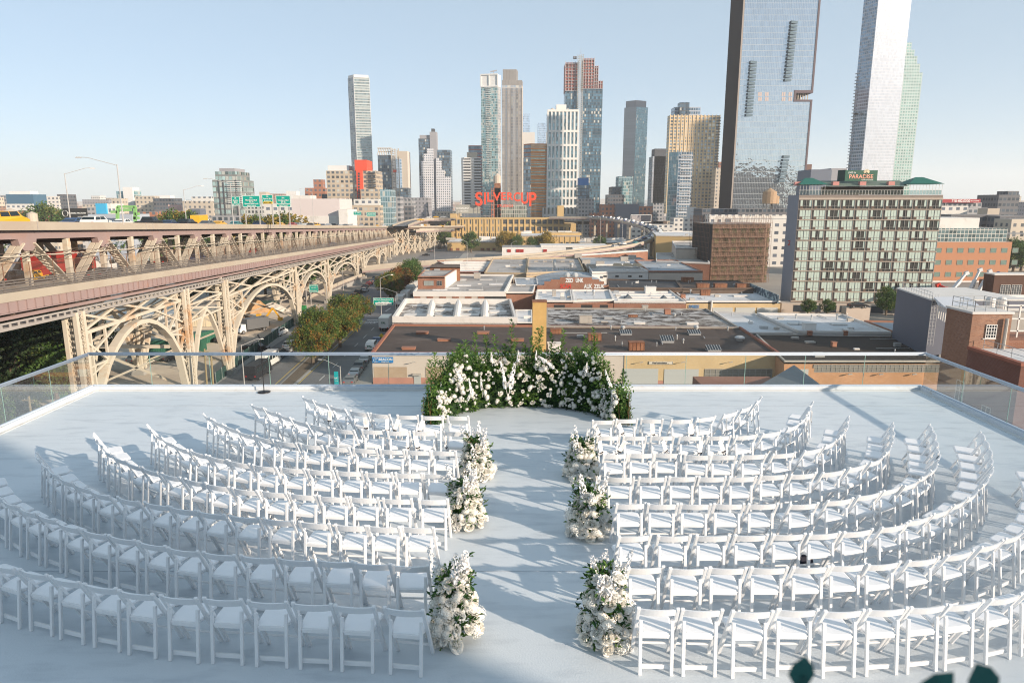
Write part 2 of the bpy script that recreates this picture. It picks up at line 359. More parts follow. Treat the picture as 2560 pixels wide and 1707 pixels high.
CH = {'R1':[(1.76,12.62,2.0),(2.23,12.69,1.0),(2.72,12.69,-2.3),(3.29,12.68,6.4),(3.81,12.81,19.5),(4.38,13.1,34.5),(4.81,13.46,45.7),(5.28,14.07,57.6)],'R2':[(1.75,11.73,2.1),(2.22,11.72,-0.3),(2.71,11.73,-2.1),(3.23,11.71,-1.2),(3.73,11.72,3.1),(4.24,11.77,11.1),(4.76,11.92,23.7),(5.31,12.29,42.3),(5.69,12.76,56.1),(6.03,13.31,61.8),(6.23,13.68,55.7)],'R3':[(1.73,10.83,7.2),(2.17,10.86,0.0),(2.61,10.86,-4.3),(3.1,10.78,-4.9),(3.54,10.77,-2.3),(4.04,10.8,3.7),(4.57,10.85,13.3),(5.14,11.04,26.9),(5.6,11.37,41.1),(6.03,11.88,54.7),(6.31,12.27,60.3),(6.52,12.68,60.0)],'R4':[(1.67,9.85,-0.8),(2.15,9.85,0.6),(2.62,9.86,0.9),(3.08,9.85,1.3),(3.55,9.86,2.6),(4.04,9.94,5.4),(4.52,9.98,10.0),(5.03,10.07,17.3),(5.54,10.3,27.5),(5.97,10.57,38.2),(6.4,11.02,50.7),(6.75,11.53,59.6),(6.96,11.89,62.2),(7.17,12.28,60.2)],'R5':[(1.66,8.9,1.6),(2.11,8.9,-1.1),(2.56,8.88,-1.8),(3.03,8.89,-0.6),(3.51,8.89,2.3),(4.08,8.9,7.4),(4.65,9.03,13.9),(5.16,9.22,20.9),(5.62,9.43,27.9),(6.0,9.62,34.0),(6.42,9.96,42.2),(6.69,10.2,47.5),(7.08,10.72,56.3),(7.2,10.96,59.3),(7.42,11.34,63.1),(7.65,11.78,64.9),(7.82,12.17,63.8)],'R6':[(1.56,7.96,6.3),(2.05,7.97,1.2),(2.54,7.97,-0.4),(3.04,7.99,0.6),(3.52,8.01,3.4),(3.98,8.04,7.4),(4.45,8.11,12.3),(4.99,8.25,18.7),(5.45,8.45,24.6),(5.88,8.68,30.2),(6.31,8.98,36.0),(6.66,9.22,40.2),(7.15,9.69,46.7),(7.5,10.08,51.2),(7.8,10.5,55.5),(8.07,10.93,59.4),(8.3,11.35,62.9),(8.5,11.75,65.8)],'R7':[(1.54,7.2,2.7),(2.02,7.19,0.2),(2.49,7.19,-0.4),(2.97,7.19,0.5),(3.46,7.22,2.5),(3.91,7.26,5.4),(4.34,7.29,8.7),(4.86,7.39,13.3),(5.39,7.52,18.5),(5.93,7.76,24.6),(6.36,7.98,29.5),(6.8,8.27,34.8),(7.2,8.57,39.8),(7.58,8.9,44.6),(7.92,9.27,49.3),(8.24,9.66,53.8),(8.52,10.08,58.3),(8.76,10.52,62.7)],'R8':[(1.52,6.39,-2.4),(1.97,6.37,-2.0),(2.48,6.35,-1.2),(2.96,6.36,0.1),(3.43,6.36,1.8),(3.9,6.38,4.1),(4.35,6.43,6.9),(4.78,6.49,10.2),(5.29,6.61,14.5),(5.77,6.75,19.0),(6.24,6.93,23.5),(6.7,7.15,27.9),(7.13,7.4,31.5)],'L1':[(-1.06,12.88,-4.5),(-1.57,12.9,-1.2),(-2.07,12.93,-4.8),(-2.63,13.01,-14.1),(-3.08,13.17,-23.9),(-3.57,13.45,-34.4),(-4.02,13.79,-41.0),(-4.4,14.14,-41.5)],'L2':[(-1.04,11.96,-7.6),(-1.6,11.98,-0.2),(-2.08,11.99,-0.7),(-2.58,12.04,-5.9),(-3.12,12.09,-15.1),(-3.63,12.29,-26.1),(-4.09,12.58,-35.4),(-4.5,12.92,-40.9),(-4.87,13.22,-41.3),(-5.26,13.55,-34.7)],'L3':[(-1.16,10.97,-5.6),(-1.59,10.98,-4.1),(-2.05,11.02,-4.5),(-2.52,11.09,-6.8),(-3.0,11.16,-10.5),(-3.49,11.27,-15.6),(-3.96,11.41,-21.5),(-4.42,11.61,-27.7),(-4.86,11.88,-33.9),(-5.27,12.2,-39.3),(-5.65,12.54,-43.4),(-6.01,12.89,-46.0)],'L4':[(-1.17,9.97,-5.7),(-1.61,9.99,-4.1),(-2.08,10.02,-4.0),(-2.55,10.07,-5.3),(-3.01,10.13,-7.8),(-3.48,10.2,-11.3),(-3.96,10.3,-15.7),(-4.43,10.45,-20.8),(-4.85,10.66,-25.8),(-5.28,10.9,-31.2),(-5.7,11.15,-36.4),(-6.08,11.47,-41.3),(-6.42,11.8,-45.5),(-6.79,12.2,-49.7)],'L5':[(-1.12,9.04,-1.9),(-1.64,9.07,-3.3),(-2.11,9.1,-4.9),(-2.56,9.14,-6.9),(-3.02,9.22,-9.3),(-3.48,9.3,-12.0),(-3.92,9.39,-14.9),(-4.39,9.54,-18.4),(-4.8,9.7,-21.7),(-5.27,9.91,-25.8),(-5.71,10.14,-30.0),(-6.1,10.38,-34.1),(-6.46,10.63,-38.1),(-6.85,10.95,-43.1),(-7.2,11.36,-48.7),(-7.5,11.7,-53.9)],'L6':[(-1.22,8.2,-3.2),(-1.66,8.22,-4.6),(-2.1,8.25,-6.1),(-2.6,8.33,-7.9),(-3.1,8.41,-9.7),(-3.59,8.49,-11.7),(-4.07,8.61,-13.9),(-4.52,8.74,-16.3),(-4.97,8.88,-18.8),(-5.45,9.04,-22.0),(-5.96,9.25,-26.0),(-6.39,9.49,-30.0),(-6.79,9.76,-34.5),(-7.17,10.05,-39.5),(-7.5,10.36,-44.8),(-7.86,10.72,-51.0)],'L7':[(-1.18,7.25,-2.0),(-1.62,7.28,-3.5),(-2.08,7.34,-5.3),(-2.55,7.38,-7.3),(-3.03,7.43,-9.4),(-3.52,7.52,-11.7),(-3.99,7.62,-14.1),(-4.44,7.76,-16.4),(-4.9,7.92,-18.9),(-5.34,8.07,-21.5),(-5.79,8.25,-24.2),(-6.24,8.49,-27.1),(-6.64,8.7,-29.8),(-7.06,8.94,-32.8),(-7.46,9.21,-36.0),(-7.84,9.5,-39.3),(-8.2,9.82,-42.8),(-8.54,10.18,-46.6)],'L8':[(-1.12,6.38,-7.0),(-1.65,6.43,-5.0),(-2.1,6.48,-4.5),(-2.58,6.52,-4.9),(-3.07,6.56,-6.2),(-3.57,6.6,-8.2),(-4.06,6.69,-10.7),(-4.52,6.8,-13.5),(-5.0,6.95,-16.5),(-5.46,7.09,-19.3),(-5.92,7.25,-22.0),(-6.37,7.43,-24.3),(-6.81,7.64,-26.2),(-7.23,7.88,-27.5)]}
random.seed(5); first = True; CHP = {}
rown = {1: 'front', 2: 'second', 3: 'third', 4: 'fourth', 5: 'fifth', 6: 'sixth', 7: 'seventh', 8: 'rear'}
for row, lst in CH.items():
    side = 'left' if row[0] == 'L' else 'right'; k = int(row[1])
    for i, (x, y, a) in enumerate(lst):
        a = R(a + random.uniform(-1.5, 1.5)); x += random.uniform(-.008, .008); y += random.uniform(-.01, .01)
        lab = 'white folding chair, %s block, %s row, %s from the aisle' % (side, rown[k], ordn(i + 1))
        if first: o = ct; first = False; o.location = (x, y, .001); o.rotation_euler = (0, 0, a); o['label'] = lab
        else: o = dup(ct, (x, y, .001), a, lab)
        o['group'] = 'white folding chairs set out in curved rows'; CHP[(row, i)] = (x, y, a)
# programme cards hanging on the backs with a black bow
card_m = mat('card_paper', (.82, .81, .79), .7, var=.02); bow_m = mat('black_ribbon', (.012, .010, .016), .4, var=.2, ns=30)
def bow(m):
    for s in (-1, 1):
        m.add([(0, 0, 0), (s * .035, -.004, .018), (s * .045, -.006, -.004), (s * .03, -.004, -.016)], [(0, 1, 2, 3)] if s > 0 else [(3, 2, 1, 0)])
        m.add([(0, 0, 0), (s * .006, -.003, 0), (s * .034, -.006, -.07), (s * .018, -.006, -.075)], [(0, 1, 2, 3)])
    m.cbox((0, -.004, 0), .014, .012, .016)
def card(row, i, side, lean, tilt):
    x, y, a = CHP[(row, i)]
    lab = 'white programme card with black bow on the %s-block %s-row chair, %s from the aisle' % ('left' if row[0] == 'L' else 'right', rown[int(row[1])], ordn(i + 1))
    M = Matrix.Translation((x, y, 0)) @ Matrix.Rotation(a, 4, 'Z')
    p = M @ Vector((side * .17, -.045, .70))
    t = thing('program_card', lab, 'card', p, a + R(lean), 'programme cards hung on the front chairs')
    t.rotation_euler = (0, R(tilt), a + R(lean))
    m = MB(); m.box(-.042, .042, -.002, .002, -.23, 0); m.build('card', card_m, t, local=True)
    m = MB(); m.m = 0
    for k in range(6): m.box(-.028 + .004 * (k % 3), .028 - .005 * (k % 2), -.0035, -.0022, -.045 - k * .02, -.040 - k * .02)
    m.build('print', mat('print_grey', (.45, .44, .43), .8, var=.05), t, local=True)
    m = MB(); m.at(M=Matrix.Translation((0, -.008, -.23))); bow(m); m.build('bow', bow_m, t, local=True)
    m = MB(); m.tube((0, 0, 0), (0, .03, .075), .0015, 4); m.build('string', mat('string', (.5, .48, .45), .8), t, local=True)
for a_ in (('L1', 1, -1, 12, 20), ('L1', 2, -1, 8, 22), ('L1', 4, 1, 20, -4), ('L1', 5, -1, 30, 8), ('L1', 6, 1, -30, -10), ('L1', 3, 1, 60, 0), ('L2', 1, -1, 10, -12), ('L2', 2, 1, 70, 0), ('L2', 0, -1, 75, 0),
           ('R1', 0, -1, 25, -25), ('R1', 1, -1, 20, -24), ('R1', 2, 0, 5, -6), ('R1', 3, 1, 5, -8), ('R1', 4, -1, 60, 0), ('R1', 5, -1, 55, 0), ('R1', 6, 1, 10, 4),
           ('R2', 0, -1, 30, -10), ('R2', 1, -1, 0, 30), ('R2', 2, 0, 30, -22), ('R2', 3, 1, 15, 4), ('R2', 4, 0, 10, -22), ('R2', 7, -1, 50, -8), ('R2', 8, 1, 20, -10), ('R2', 9, 1, 20, -10)): card(*a_)
# a dark patterned bag on the deck under a seat, petals and leaf scraps
q = G(2010, 1393, .1); t = thing('handbag', 'small dark patterned bag on the deck under the seats of the right block', 'bag', (q.x, q.y, .002))
m = MB(); m.at((0, 0, 0)); m.prism([(-.13, -.05), (.13, -.05), (.13, .05), (-.13, .05)], 0, .14, taper=[(-.10, -.02), (.10, -.02), (.10, .02), (-.10, .02)])
m.build('bag_body', mat('bag_cloth', (.02, .02, .035), .6, var=.3, ns=20, c2=(.35, .3, .32), t=(.55, .6)), t, local=True, bevel=.01)
m = MB(); m.tube((-.07, 0, .13), (0, 0, .2), .006, 6); m.tube((0, 0, .2), (.07, 0, .13), .006, 6); m.build('handle', bow_m, t, local=True)
# microphone stand by the front edge
q = G(661, 980); t = thing('microphone_stand', 'thin black microphone stand on round base at the front edge of the deck', 'stand', (q.x, q.y - .02, .002))
blk = mat('black_metal', (.015, .015, .017), .35, var=.2); m = MB(); m.lathe([(.16, 0), (.165, .02), (.10, .035), (.02, .045)], n=20); m.build('base', blk, t, local=True, smooth=True)
m = MB(); m.tube((0, 0, .03), (0, 0, .85), .012, 8); m.tube((0, 0, .85), (0, 0, 1.45), .008, 8); m.tube((0, 0, .82), (0, 0, .9), .018, 8); m.build('pole', blk, t, local=True)
m = MB(); m.tube((0, 0, 1.45), (-.03, -.02, 1.52), .02, 8); m.lathe([(.001, 0), (.025, .01), (.026, .04), (.001, .055)], (-.035, -.025, 1.50), 8); m.build('microphone', blk, t, local=True)
# ---------------------------------------------------------------- flowers
petal = mat('white_petals', (.86, .85, .81), .6, var=.10, ns=14, bump=.1); creamp = mat('cream_petals', (.87, .84, .77), .6, var=.1, ns=14)
flor = mat('floret_white', (.84, .83, .82), .6, var=.1, ns=20)
LEAF = leafmat('camellia_leaf', (.018, .065, .018), (.07, .165, .035), (.15, .26, .05), 2.2, (.5, .62)); LEAFY = leafmat('light_leaf', (.10, .21, .04), (.22, .34, .09), None, trans=.35); stemm = mat('woody_stem', (.13, .075, .03), .8)
def rose_mesh(seed, r=1.0, mt=None, nm='rose'):
    rd = random.Random(seed); m = MB()
    for ring, (n, rr, tilt, sz) in enumerate(((5, .15, 80, .5), (6, .42, 60, .62), (7, .68, 38, .72), (8, .85, 10, .75), (6, .7, -30, .6))):
        for i in range(n):
            a = 2 * math.pi * (i + .5 * (ring % 2)) / n + rd.uniform(-.15, .15); t = R(tilt + rd.uniform(-8, 8))
            Mx = Matrix.Rotation(a, 4, 'Z') @ Matrix.Translation((rr * .75, 0, .35 * math.sin(t))) @ Matrix.Rotation(-t, 4, 'Y'); vs = []
            for ix in range(3):
                for iy in range(3):
                    u, v = ix / 2, iy - 1.0; vs.append(Mx @ Vector((-.05 + u * sz * (1 - .25 * v * v), v * sz * .6 * (.55 + .45 * u), -.28 * v * v * sz + .16 * u * u)) * r)
            b0 = len(m.v); m.v += vs
            for ix in range(2):
                for iy in range(2): m.f.append([b0 + ix * 3 + iy, b0 + ix * 3 + iy + 1, b0 + ix * 3 + iy + 4, b0 + ix * 3 + iy + 3]); m.mi.append(0); m.sm.append(True)
    return m.v, m.f
def ball_mesh(seed, n=190):
    rd = random.Random(seed); V = []; F = []
    for i in range(n):
        z = 1 - 1.75 * (i + .5) / n; a = 2.4 * i; s = math.sqrt(max(0, 1 - z * z)); d = Vector((s * math.cos(a), s * math.sin(a), z)); k = rd.uniform(.72, 1.1); p = d * k
        x = d.orthogonal().normalized(); x.rotate(Matrix.Rotation(rd.uniform(0, 3), 3, d)); y = d.cross(x); w_ = .13
        x += d * rd.uniform(-.35, .35); y += d * rd.uniform(-.35, .35)
        b0 = len(V); V += [p - x * w_, p - y * w_ , p + x * w_, p + y * w_, p + d * .05]
        F += [[b0, b0 + 1, b0 + 4], [b0 + 1, b0 + 2, b0 + 4], [b0 + 2, b0 + 3, b0 + 4], [b0 + 3, b0, b0 + 4]]
    # inner body so nothing shows through
    b0 = len(V); n1, n2 = 10, 6
    for j in range(n2 + 1):
        for i in range(n1): a = 2 * math.pi * i / n1; t = math.pi * j / n2; V.append(Vector((math.sin(t) * math.cos(a), math.sin(t) * math.sin(a), math.cos(t))) * .74)
    for j in range(n2):
        for i in range(n1): F.append([b0 + j * n1 + i, b0 + j * n1 + (i + 1) % n1, b0 + (j + 1) * n1 + (i + 1) % n1, b0 + (j + 1) * n1 + i])
    return V, F
def spike_mesh(seed, n=75):
    rd = random.Random(seed); V = []; F = []
    for i in range(n):
        h = i / n; rr = .105 * (1 - h) ** .7 + .012; a = rd.uniform(0, 6.28); d = Vector((math.cos(a), math.sin(a), rd.uniform(-.2, .5))).normalized(); p = Vector((0, 0, h)) + d * rr * rd.uniform(.7, 1.1)
        x = d.orthogonal().normalized(); x.rotate(Matrix.Rotation(rd.uniform(0, 3), 3, d)); y = d.cross(x); w_ = .055 * (1 - .6 * h)
        for (s1, s2) in ((1, 1), (-1, 1), (-1, -1), (1, -1)):
            b0 = len(V); V += [p, p + x * s1 * w_ + d * .02, p + (x * s1 + y * s2) * w_ * .8 + d * .03, p + y * s2 * w_ + d * .02]; F.append([b0, b0 + 1, b0 + 2, b0 + 3])
    b0 = len(V); V += [Vector((.012, 0, -.4)), Vector((-.006, .01, -.4)), Vector((-.006, -.01, -.4)), Vector((0, 0, 1.0))]; F += [[b0, b0 + 1, b0 + 3], [b0 + 1, b0 + 2, b0 + 3], [b0 + 2, b0, b0 + 3]]
    return V, F
def mk(nm, vf, mt, smooth=False):
    me = bpy.data.meshes.new(nm); me.from_pydata([tuple(v) for v in vf[0]], [], [list(f) for f in vf[1]]); me.materials.append(mt)
    if smooth: me.polygons.foreach_set('use_smooth', [True] * len(me.polygons))
    me.update(); return me
ROSES = [rose_mesh(s) for s in range(4)]; BALLS = [ball_mesh(s) for s in range(3)]; SPIKES = [spike_mesh(s) for s in range(3)]
ROSE_ME = [mk('rose', v, petal if i % 2 else creamp, True) for i, v in enumerate(ROSES)]; BALL_ME = [mk('hydrangea', v, petal if i else creamp) for i, v in enumerate(BALLS)]; SPIKE_ME = [mk('delphinium', v, flor) for v in SPIKES]
def put(me, name, parent, p, d, s, spin=0, sz=None):
    o = bpy.data.objects.new(name, me); COL.objects.link(o); o.parent = parent; o.location = p
    q = Vector(d).to_track_quat('Z', 'Y'); e = (q.to_matrix() @ Matrix.Rotation(spin, 3, 'Z')).to_euler(); o.rotation_euler = e; j = 1 + .2 * math.sin(p[0] * 91 + p[2] * 57); o.scale = (s * j, s / j, sz or s); return o
def leaf(m, p, d, n, L, W):
    d = Vector(d).normalized(); s = d.cross(Vector(n)); 
    if s.length < 1e-3: s = d.orthogonal()
    s.normalize(); u = s.cross(d)
    m.add([p, p + d * L * .5 + s * W / 2 + u * W * .18, p + d * L - u * L * .12, p + d * L * .5 - s * W / 2 + u * W * .18], [(0, 1, 2), (0, 2, 3)])
def leaves(m, c, rad, n, L, rd, out=None, outw=.6):
    for _ in range(n):
        v = Vector((rd.gauss(0, 1), rd.gauss(0, 1), rd.gauss(0, 1))).normalized() * rad * rd.uniform(.3, 1)
        d = (v.normalized() * outw + Vector((rd.uniform(-1, 1), rd.uniform(-1, 1), rd.uniform(-.6, .9))))
        if out is not None: d += out * .5
        leaf(m, Vector(c) + v, d, Vector((rd.uniform(-.5, .5), rd.uniform(-1, .2), 1)), L * rd.uniform(.7, 1.25), L * .42)
def sprig(ms, ml, base, top, rd, L=.06, n=26, r=.06):
    base, top = Vector(base), Vector(top); mid = (base + top) / 2 + Vector((rd.uniform(-.05, .05), rd.uniform(-.05, .05), 0))
    ms.tube(base, mid, .006, 5, .005); ms.tube(mid, top, .005, 5, .002)
    for i in range(n):
        t = (i + rd.random()) / n; p = base.lerp(mid, t * 2) if t < .5 else mid.lerp(top, t * 2 - 1); a = rd.uniform(0, 6.28); rr = r * (1.15 - t)
        q = p + Vector((math.cos(a), math.sin(a), rd.uniform(.0, .8))) * rr * rd.random()
        leaf(ml, q, Vector((math.cos(a), math.sin(a), rd.uniform(.2, 1.3))), Vector((0, 0, 1)), L * rd.uniform(.7, 1.2), L * .45)
# the floral wall: a horseshoe of greenery behind the aisle
rd = random.Random(11); wall = thing('floral_wall', 'curved hedge of green foliage and white roses at the end of the aisle', 'flowers', (.33, 15.6, 0))
ml = MB(); ly = MB(); ms = MB()
def wallpt(a, depth=0.0):  # a 0 (right) .. pi (left)
    return Vector((.33 + (1.94 + depth) * math.cos(a), 14.42 + (1.55 + depth * .8) * math.sin(a), 0))
def wallh(a):
    t = a / math.pi; x = math.cos(a)
    k = 1 - .42 * min(1, max(0, (abs(x + .02) - .80) / .14))
    return (1.24 * (1 + .18 * math.exp(-((abs(x) - .66) / .14) ** 2)) * k + .07 * math.sin(a * 11) + .04 * math.sin(a * 23))
blobs = []
for i in range(1150):
    a = R(rd.uniform(8, 172)); dp = rd.uniform(0.05, .42); h = wallh(a); z = rd.uniform(.03, h); taper = 1 - .35 * (z / h)
    c_ = wallpt(a, dp * taper + .10 * (z / h)); c_.z = z; blobs.append((c_, a)); inn = Vector((-math.cos(a), -math.sin(a), .1))
    leaves(ml if rd.random() < .74 or z < .35 * h else ly, c_, .13, 24, .078, rd, inn)
for (px, yb) in ((1187, 835), (1214, 838), (1237, 838), (1280, 802), (1288, 850), (1345, 822), (1352, 818), (1330, 845), (1379, 838), (1410, 828), (1463, 845), (1483, 822), (1489, 850), (1165, 852), (1148, 862), (1087, 884), (1520, 905), (1505, 880), (1260, 862), (1310, 860), (1440, 870), (1560, 930), (1075, 900), (1100, 905)):
    Y = 16.15 if 1140 < px < 1500 else 15.3; tp = P(px, yb, Y); base = Vector((tp.x + rd.uniform(-.08, .08), Y + .02, .8 if Y > 16 else .3)); sprig(ms, ly if rd.random() < .5 else ml, base, tp, rd, .10, 95, .10)
    leaves(ly if rd.random() < .4 else ml, base + Vector((0, 0, .45)), .19, 70, .085, rd)
for _ in range(16):   # bare trailing stems at both ends
    a = R(rd.choice([rd.uniform(166, 178), rd.uniform(2, 16)])); p = wallpt(a, rd.uniform(.1, .45)); ms.tube(p, p + Vector((rd.uniform(-.1, .1), rd.uniform(-.1, .1), rd.uniform(.4, .9))), .005, 4)
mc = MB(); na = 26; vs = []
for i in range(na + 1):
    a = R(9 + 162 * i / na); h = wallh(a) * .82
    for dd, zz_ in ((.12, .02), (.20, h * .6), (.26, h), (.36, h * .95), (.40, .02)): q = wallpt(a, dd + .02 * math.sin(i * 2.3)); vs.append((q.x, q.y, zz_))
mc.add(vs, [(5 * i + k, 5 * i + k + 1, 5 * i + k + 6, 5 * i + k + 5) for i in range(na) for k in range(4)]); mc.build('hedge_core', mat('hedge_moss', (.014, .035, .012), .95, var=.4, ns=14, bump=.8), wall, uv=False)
ml.build('foliage', LEAF, wall, uv=False); ly.build('foliage', LEAFY, wall, uv=False); ms.build('stems', stemm, wall, uv=False)
cnt = 0; extra = MB()
def merge(mb, vf, M4):
    b0 = len(mb.v); mb.v += [M4 @ Vector(v) for v in vf[0]]
    for f in vf[1]: mb.f.append([b0 + i for i in f]); mb.mi.append(0); mb.sm.append(True)
spots = []
for i in range(270):
    a = R(rd.uniform(6, 174)); h = wallh(a); z = rd.uniform(.06, h * 1.0); c_ = wallpt(a, .10 * (z / h) - .02); c_.z = z; s = rd.choice([.022, .026, .03, .036, .045, .06]); spots.append((s, c_, a))
    for j in range(rd.choice([0, 1, 2, 3])): spots.append((rd.uniform(.013, .026), c_ + Vector((rd.uniform(-.07, .07), rd.uniform(-.05, .02), rd.uniform(-.07, .07))), a))
spots.sort(key=lambda q: -q[0])
def facing(a): return Vector((-math.cos(a) * .8, -math.sin(a) - .25, .5)).normalized()
keep = []
for s, c_, a in spots:
    if all((c_ - k[1]).length > (s + k[0]) * .72 for k in keep): keep.append((s, c_, a))
for i, (s, c_, a) in enumerate(keep):
    d = facing(a)
    if i < 100:
        if s > .045 or i % 3 == 0: put(BALL_ME[i % 3], 'hydrangea', wall, c_ - wall.location, d, s * 1.1, rd.random() * 6)
        else: put(ROSE_ME[i % 4], 'rose', wall, c_ - wall.location, d, s * 1.05, rd.random() * 6)
    else: merge(extra, ROSES[i % 4] if i % 2 else BALLS[i % 3], Matrix.Translation(c_) @ d.to_track_quat('Z', 'Y').to_matrix().to_4x4() @ Matrix.Scale(s * 1.05, 4))
o = extra.build('small_rose', petal, wall, uv=False, smooth=True); o['kind'] = 'stuff'
for (px, py, tx, ty, L) in ((1155, 955, 1140, 920, .5), (1265, 970, 1252, 905, .6), (1275, 970, 1287, 905, .62), (1385, 920, 1352, 893, .45), (1180, 985, 1172, 945, .4), (1532, 985, 1513, 925, .55), (1205, 975, 1200, 930, .3), (1170, 1000, 1178, 975, .3),
                            (1295, 905, 1296, 875, .3), (1340, 900, 1341, 875, .3), (1230, 905, 1228, 880, .28), (1102, 990, 1103, 955, .35), (1465, 930, 1468, 905, .25), (1365, 905, 1345, 890, .4)):
    Y = 15.85 if 1190 < px < 1450 else 15.25; p0 = P(px, py, Y - .12); p1 = P(tx, ty, Y - .1); put(SPIKE_ME[px % 3], 'delphinium', wall, p0 - wall.location, p1 - p0, L * .8, 0, (p1 - p0).length)
# aisle arrangements
def arrangement(label, x, y, h, r, seed, flip=1):
    rd = random.Random(seed); t = thing('floral_arrangement', label, 'flowers', (x, y, 0), 0, 'floral arrangements along the aisle'); h *= .93; r *= .9; ml = MB(); ly = MB(); ms = MB()
    def rad(z): return r * (1.05 - .62 * max(0, (z - .12)) / h)
    for i in range(115):
        z = rd.uniform(.04, h * .93); a = rd.uniform(0, 6.28); q = rad(z) * math.sqrt(rd.random()) * .9; c_ = Vector((x + q * math.cos(a), y + q * math.sin(a), z))
        leaves(ly if rd.random() < .15 else ml, c_, .09, 9, .075, rd, Vector((math.cos(a), math.sin(a), .3)))
    for i in range(14):
        a = rd.uniform(0, 6.28); z = rd.uniform(.25, h * .9); p = Vector((x, y, z)); sprig(ms, ml, p, p + Vector((math.cos(a) * rad(z) * 1.35, math.sin(a) * rad(z) * 1.35, rd.uniform(.02, .22))), rd, .085, 14, .05)
    ml.build('foliage', LEAF, t, uv=False); ly.build('foliage', LEAFY, t, uv=False); ms.build('stems', stemm, t, uv=False)
    pl = []
    for i in range(150):
        z = h * (rd.random() ** 1.25) * .85 + .06; a = R(rd.uniform(180, 372)) if rd.random() < .75 else rd.uniform(0, 6.28); q = rad(z) * 1.0; s = rd.choice([.04, .05, .055, .065, .08]) * (1.15 if z < h * .5 else .8)
        p = Vector((q * math.cos(a), q * math.sin(a), z))
        if all((p - k[1]).length > (s + k[0]) * .74 for k in pl): pl.append((s, p, a))
    for i, (s, p, a) in enumerate(pl):
        d = Vector((math.cos(a), math.sin(a), .75))
        if s > .08 or i % 3 == 0: put(BALL_ME[i % 3], 'hydrangea', t, p, d, s * 1.15, rd.random() * 6)
        else: put(ROSE_ME[i % 4], 'rose', t, p, d, s, rd.random() * 6)
    for i in range(7):
        a = R(-100 + 200 * rd.random()) if flip > 0 else R(80 + 200 * rd.random()); z = h * rd.uniform(.35, .75); q = rad(z) * .5; L = rd.uniform(.32, .5)
        put(SPIKE_ME[i % 3], 'delphinium', t, (q * math.cos(a), q * math.sin(a), z), (math.cos(a) * .3 - .12 * flip, math.sin(a) * .3 - .1, 1), .5, 0, L)
    put(SPIKE_ME[0], 'delphinium', t, (-.12 * flip, 0, h * .68), (-.35 * flip, .05, 1), .46, 0, .52); put(SPIKE_ME[1], 'delphinium', t, (.08, -.05, h * .7), (.1, 0, 1), .4, 0, .42)
arrangement('white flower arrangement on the left side of the aisle, beside the second and third rows', -.64, 11.75, .78, .31, 21)
arrangement('white flower arrangement on the left side of the aisle, beside the fourth and fifth rows', -.72, 9.85, .78, .31, 22)
arrangement('white flower arrangement on the left side of the aisle, nearest the camera', -.66, 7.05, .98, .29, 23)
arrangement('white flower arrangement on the right side of the aisle, nearest the hedge of roses', 1.25, 11.7, .78, .31, 24, -1)
arrangement('white flower arrangement on the right side of the aisle, middle of three', 1.16, 9.55, .80, .32, 25, -1)
arrangement('white flower arrangement on the right side of the aisle, nearest the camera', 1.06, 7.0, .98, .31, 26, -1)
# out-of-focus shrub sprigs at the terrace edge, close to the lens
t = thing('potted_shrub', 'blurred dark green leaves of a shrub close to the camera at the bottom right', 'plant', (.62, .92, 3.3)); m = MB(); ms = MB()
m2 = leafmat('dark_leaf', (.012, .07, .065), (.02, .11, .10), None)
for (px, py, L, dx) in ((2012, 1650, .055, 0), (2440, 1668, .075, -.5), (2385, 1690, .06, .6), (2340, 1700, .05, .2), (2010, 1700, .03, 0)):
    L *= .72; tip = P(px, py - 12, .6); d = Vector((dx, 0, 1)).normalized(); p = tip - d * L; sd_ = d.cross(Vector((0, -1, .3))).normalized()
    m.add([p + d * L * u_ + sd_ * L * w2 + Vector((0, .01 * abs(w2), 0)) for u_, w2 in ((0, 0), (.15, .2), (.4, .34), (.7, .26), (1, 0), (.7, -.26), (.4, -.34), (.15, -.2))], [tuple(range(8))]); ms.tube(p, (p.x * .9 + .05, .64, 4.1), .0015, 4)
ms.tube((.36, .64, 3.4), (.36, .64, 4.12), .008, 5); m.build('foliage', m2, t, uv=False); ms.build('stems', stemm, t)
m = MB(); m.lathe([(.12, -.14), (.15, .12), (.16, .14), (.13, .14), (.12, .1)], (.36, .62, 3.45), 14); m.build('pot', mat('pot_clay', (.3, .16, .1), .8), t)
# ================================================================ GROUND, STREETS
gm = mat('city_ground', (.24, .225, .205), .9, var=.25, ns=.02, c2=(.32, .29, .25), t=(.45, .6))
m = MB(); m.quad((-7500, -2000, GR), (7500, -2000, GR), (7500, 9500, GR), (-7500, 9500, GR)); tag(m.build('ground', gm, uv=False), kind='structure')
asph = mat('asphalt', (.145, .145, .15), .85, var=.2, ns=.15, c2=(.18, .175, .17), t=(.5, .62)); conc = mat('pavement', (.30, .29, .27), .85, var=.15, ns=.4)
dirt = mat('dirt_yard', (.66, .57, .46), .95, var=.12, ns=.12, c2=(.50, .42, .34), t=(.48, .62)); earth = mat('median_earth', (.13, .10, .07), .95, var=.3, ns=1.2)
wline = mat('road_white', (.62, .62, .60), .8, var=.15, ns=3); yline = mat('road_yellow', (.55, .42, .12), .8, var=.15, ns=3)
def sheet(name, m_, polys, z, kind='structure'):
    m = MB()
    for p in polys: m.add([(x, y, z) for x, y in p], [tuple(range(len(p)))])
    return tag(m.build(name, m_), kind=kind)
def strip(y0, y1, x0, x1, dx=-.0, n=1): return [(x0 + dx * y0, y0), (x1 + dx * y0, y0), (x1 + dx * y1, y1), (x0 + dx * y1, y1)]
Z1 = GR + .08
sheet('construction_yard_dirt', dirt, [[(-140, 60), (-52, 60), (-53, 105), (-57, 205), (-150, 230)]], GR + .04)
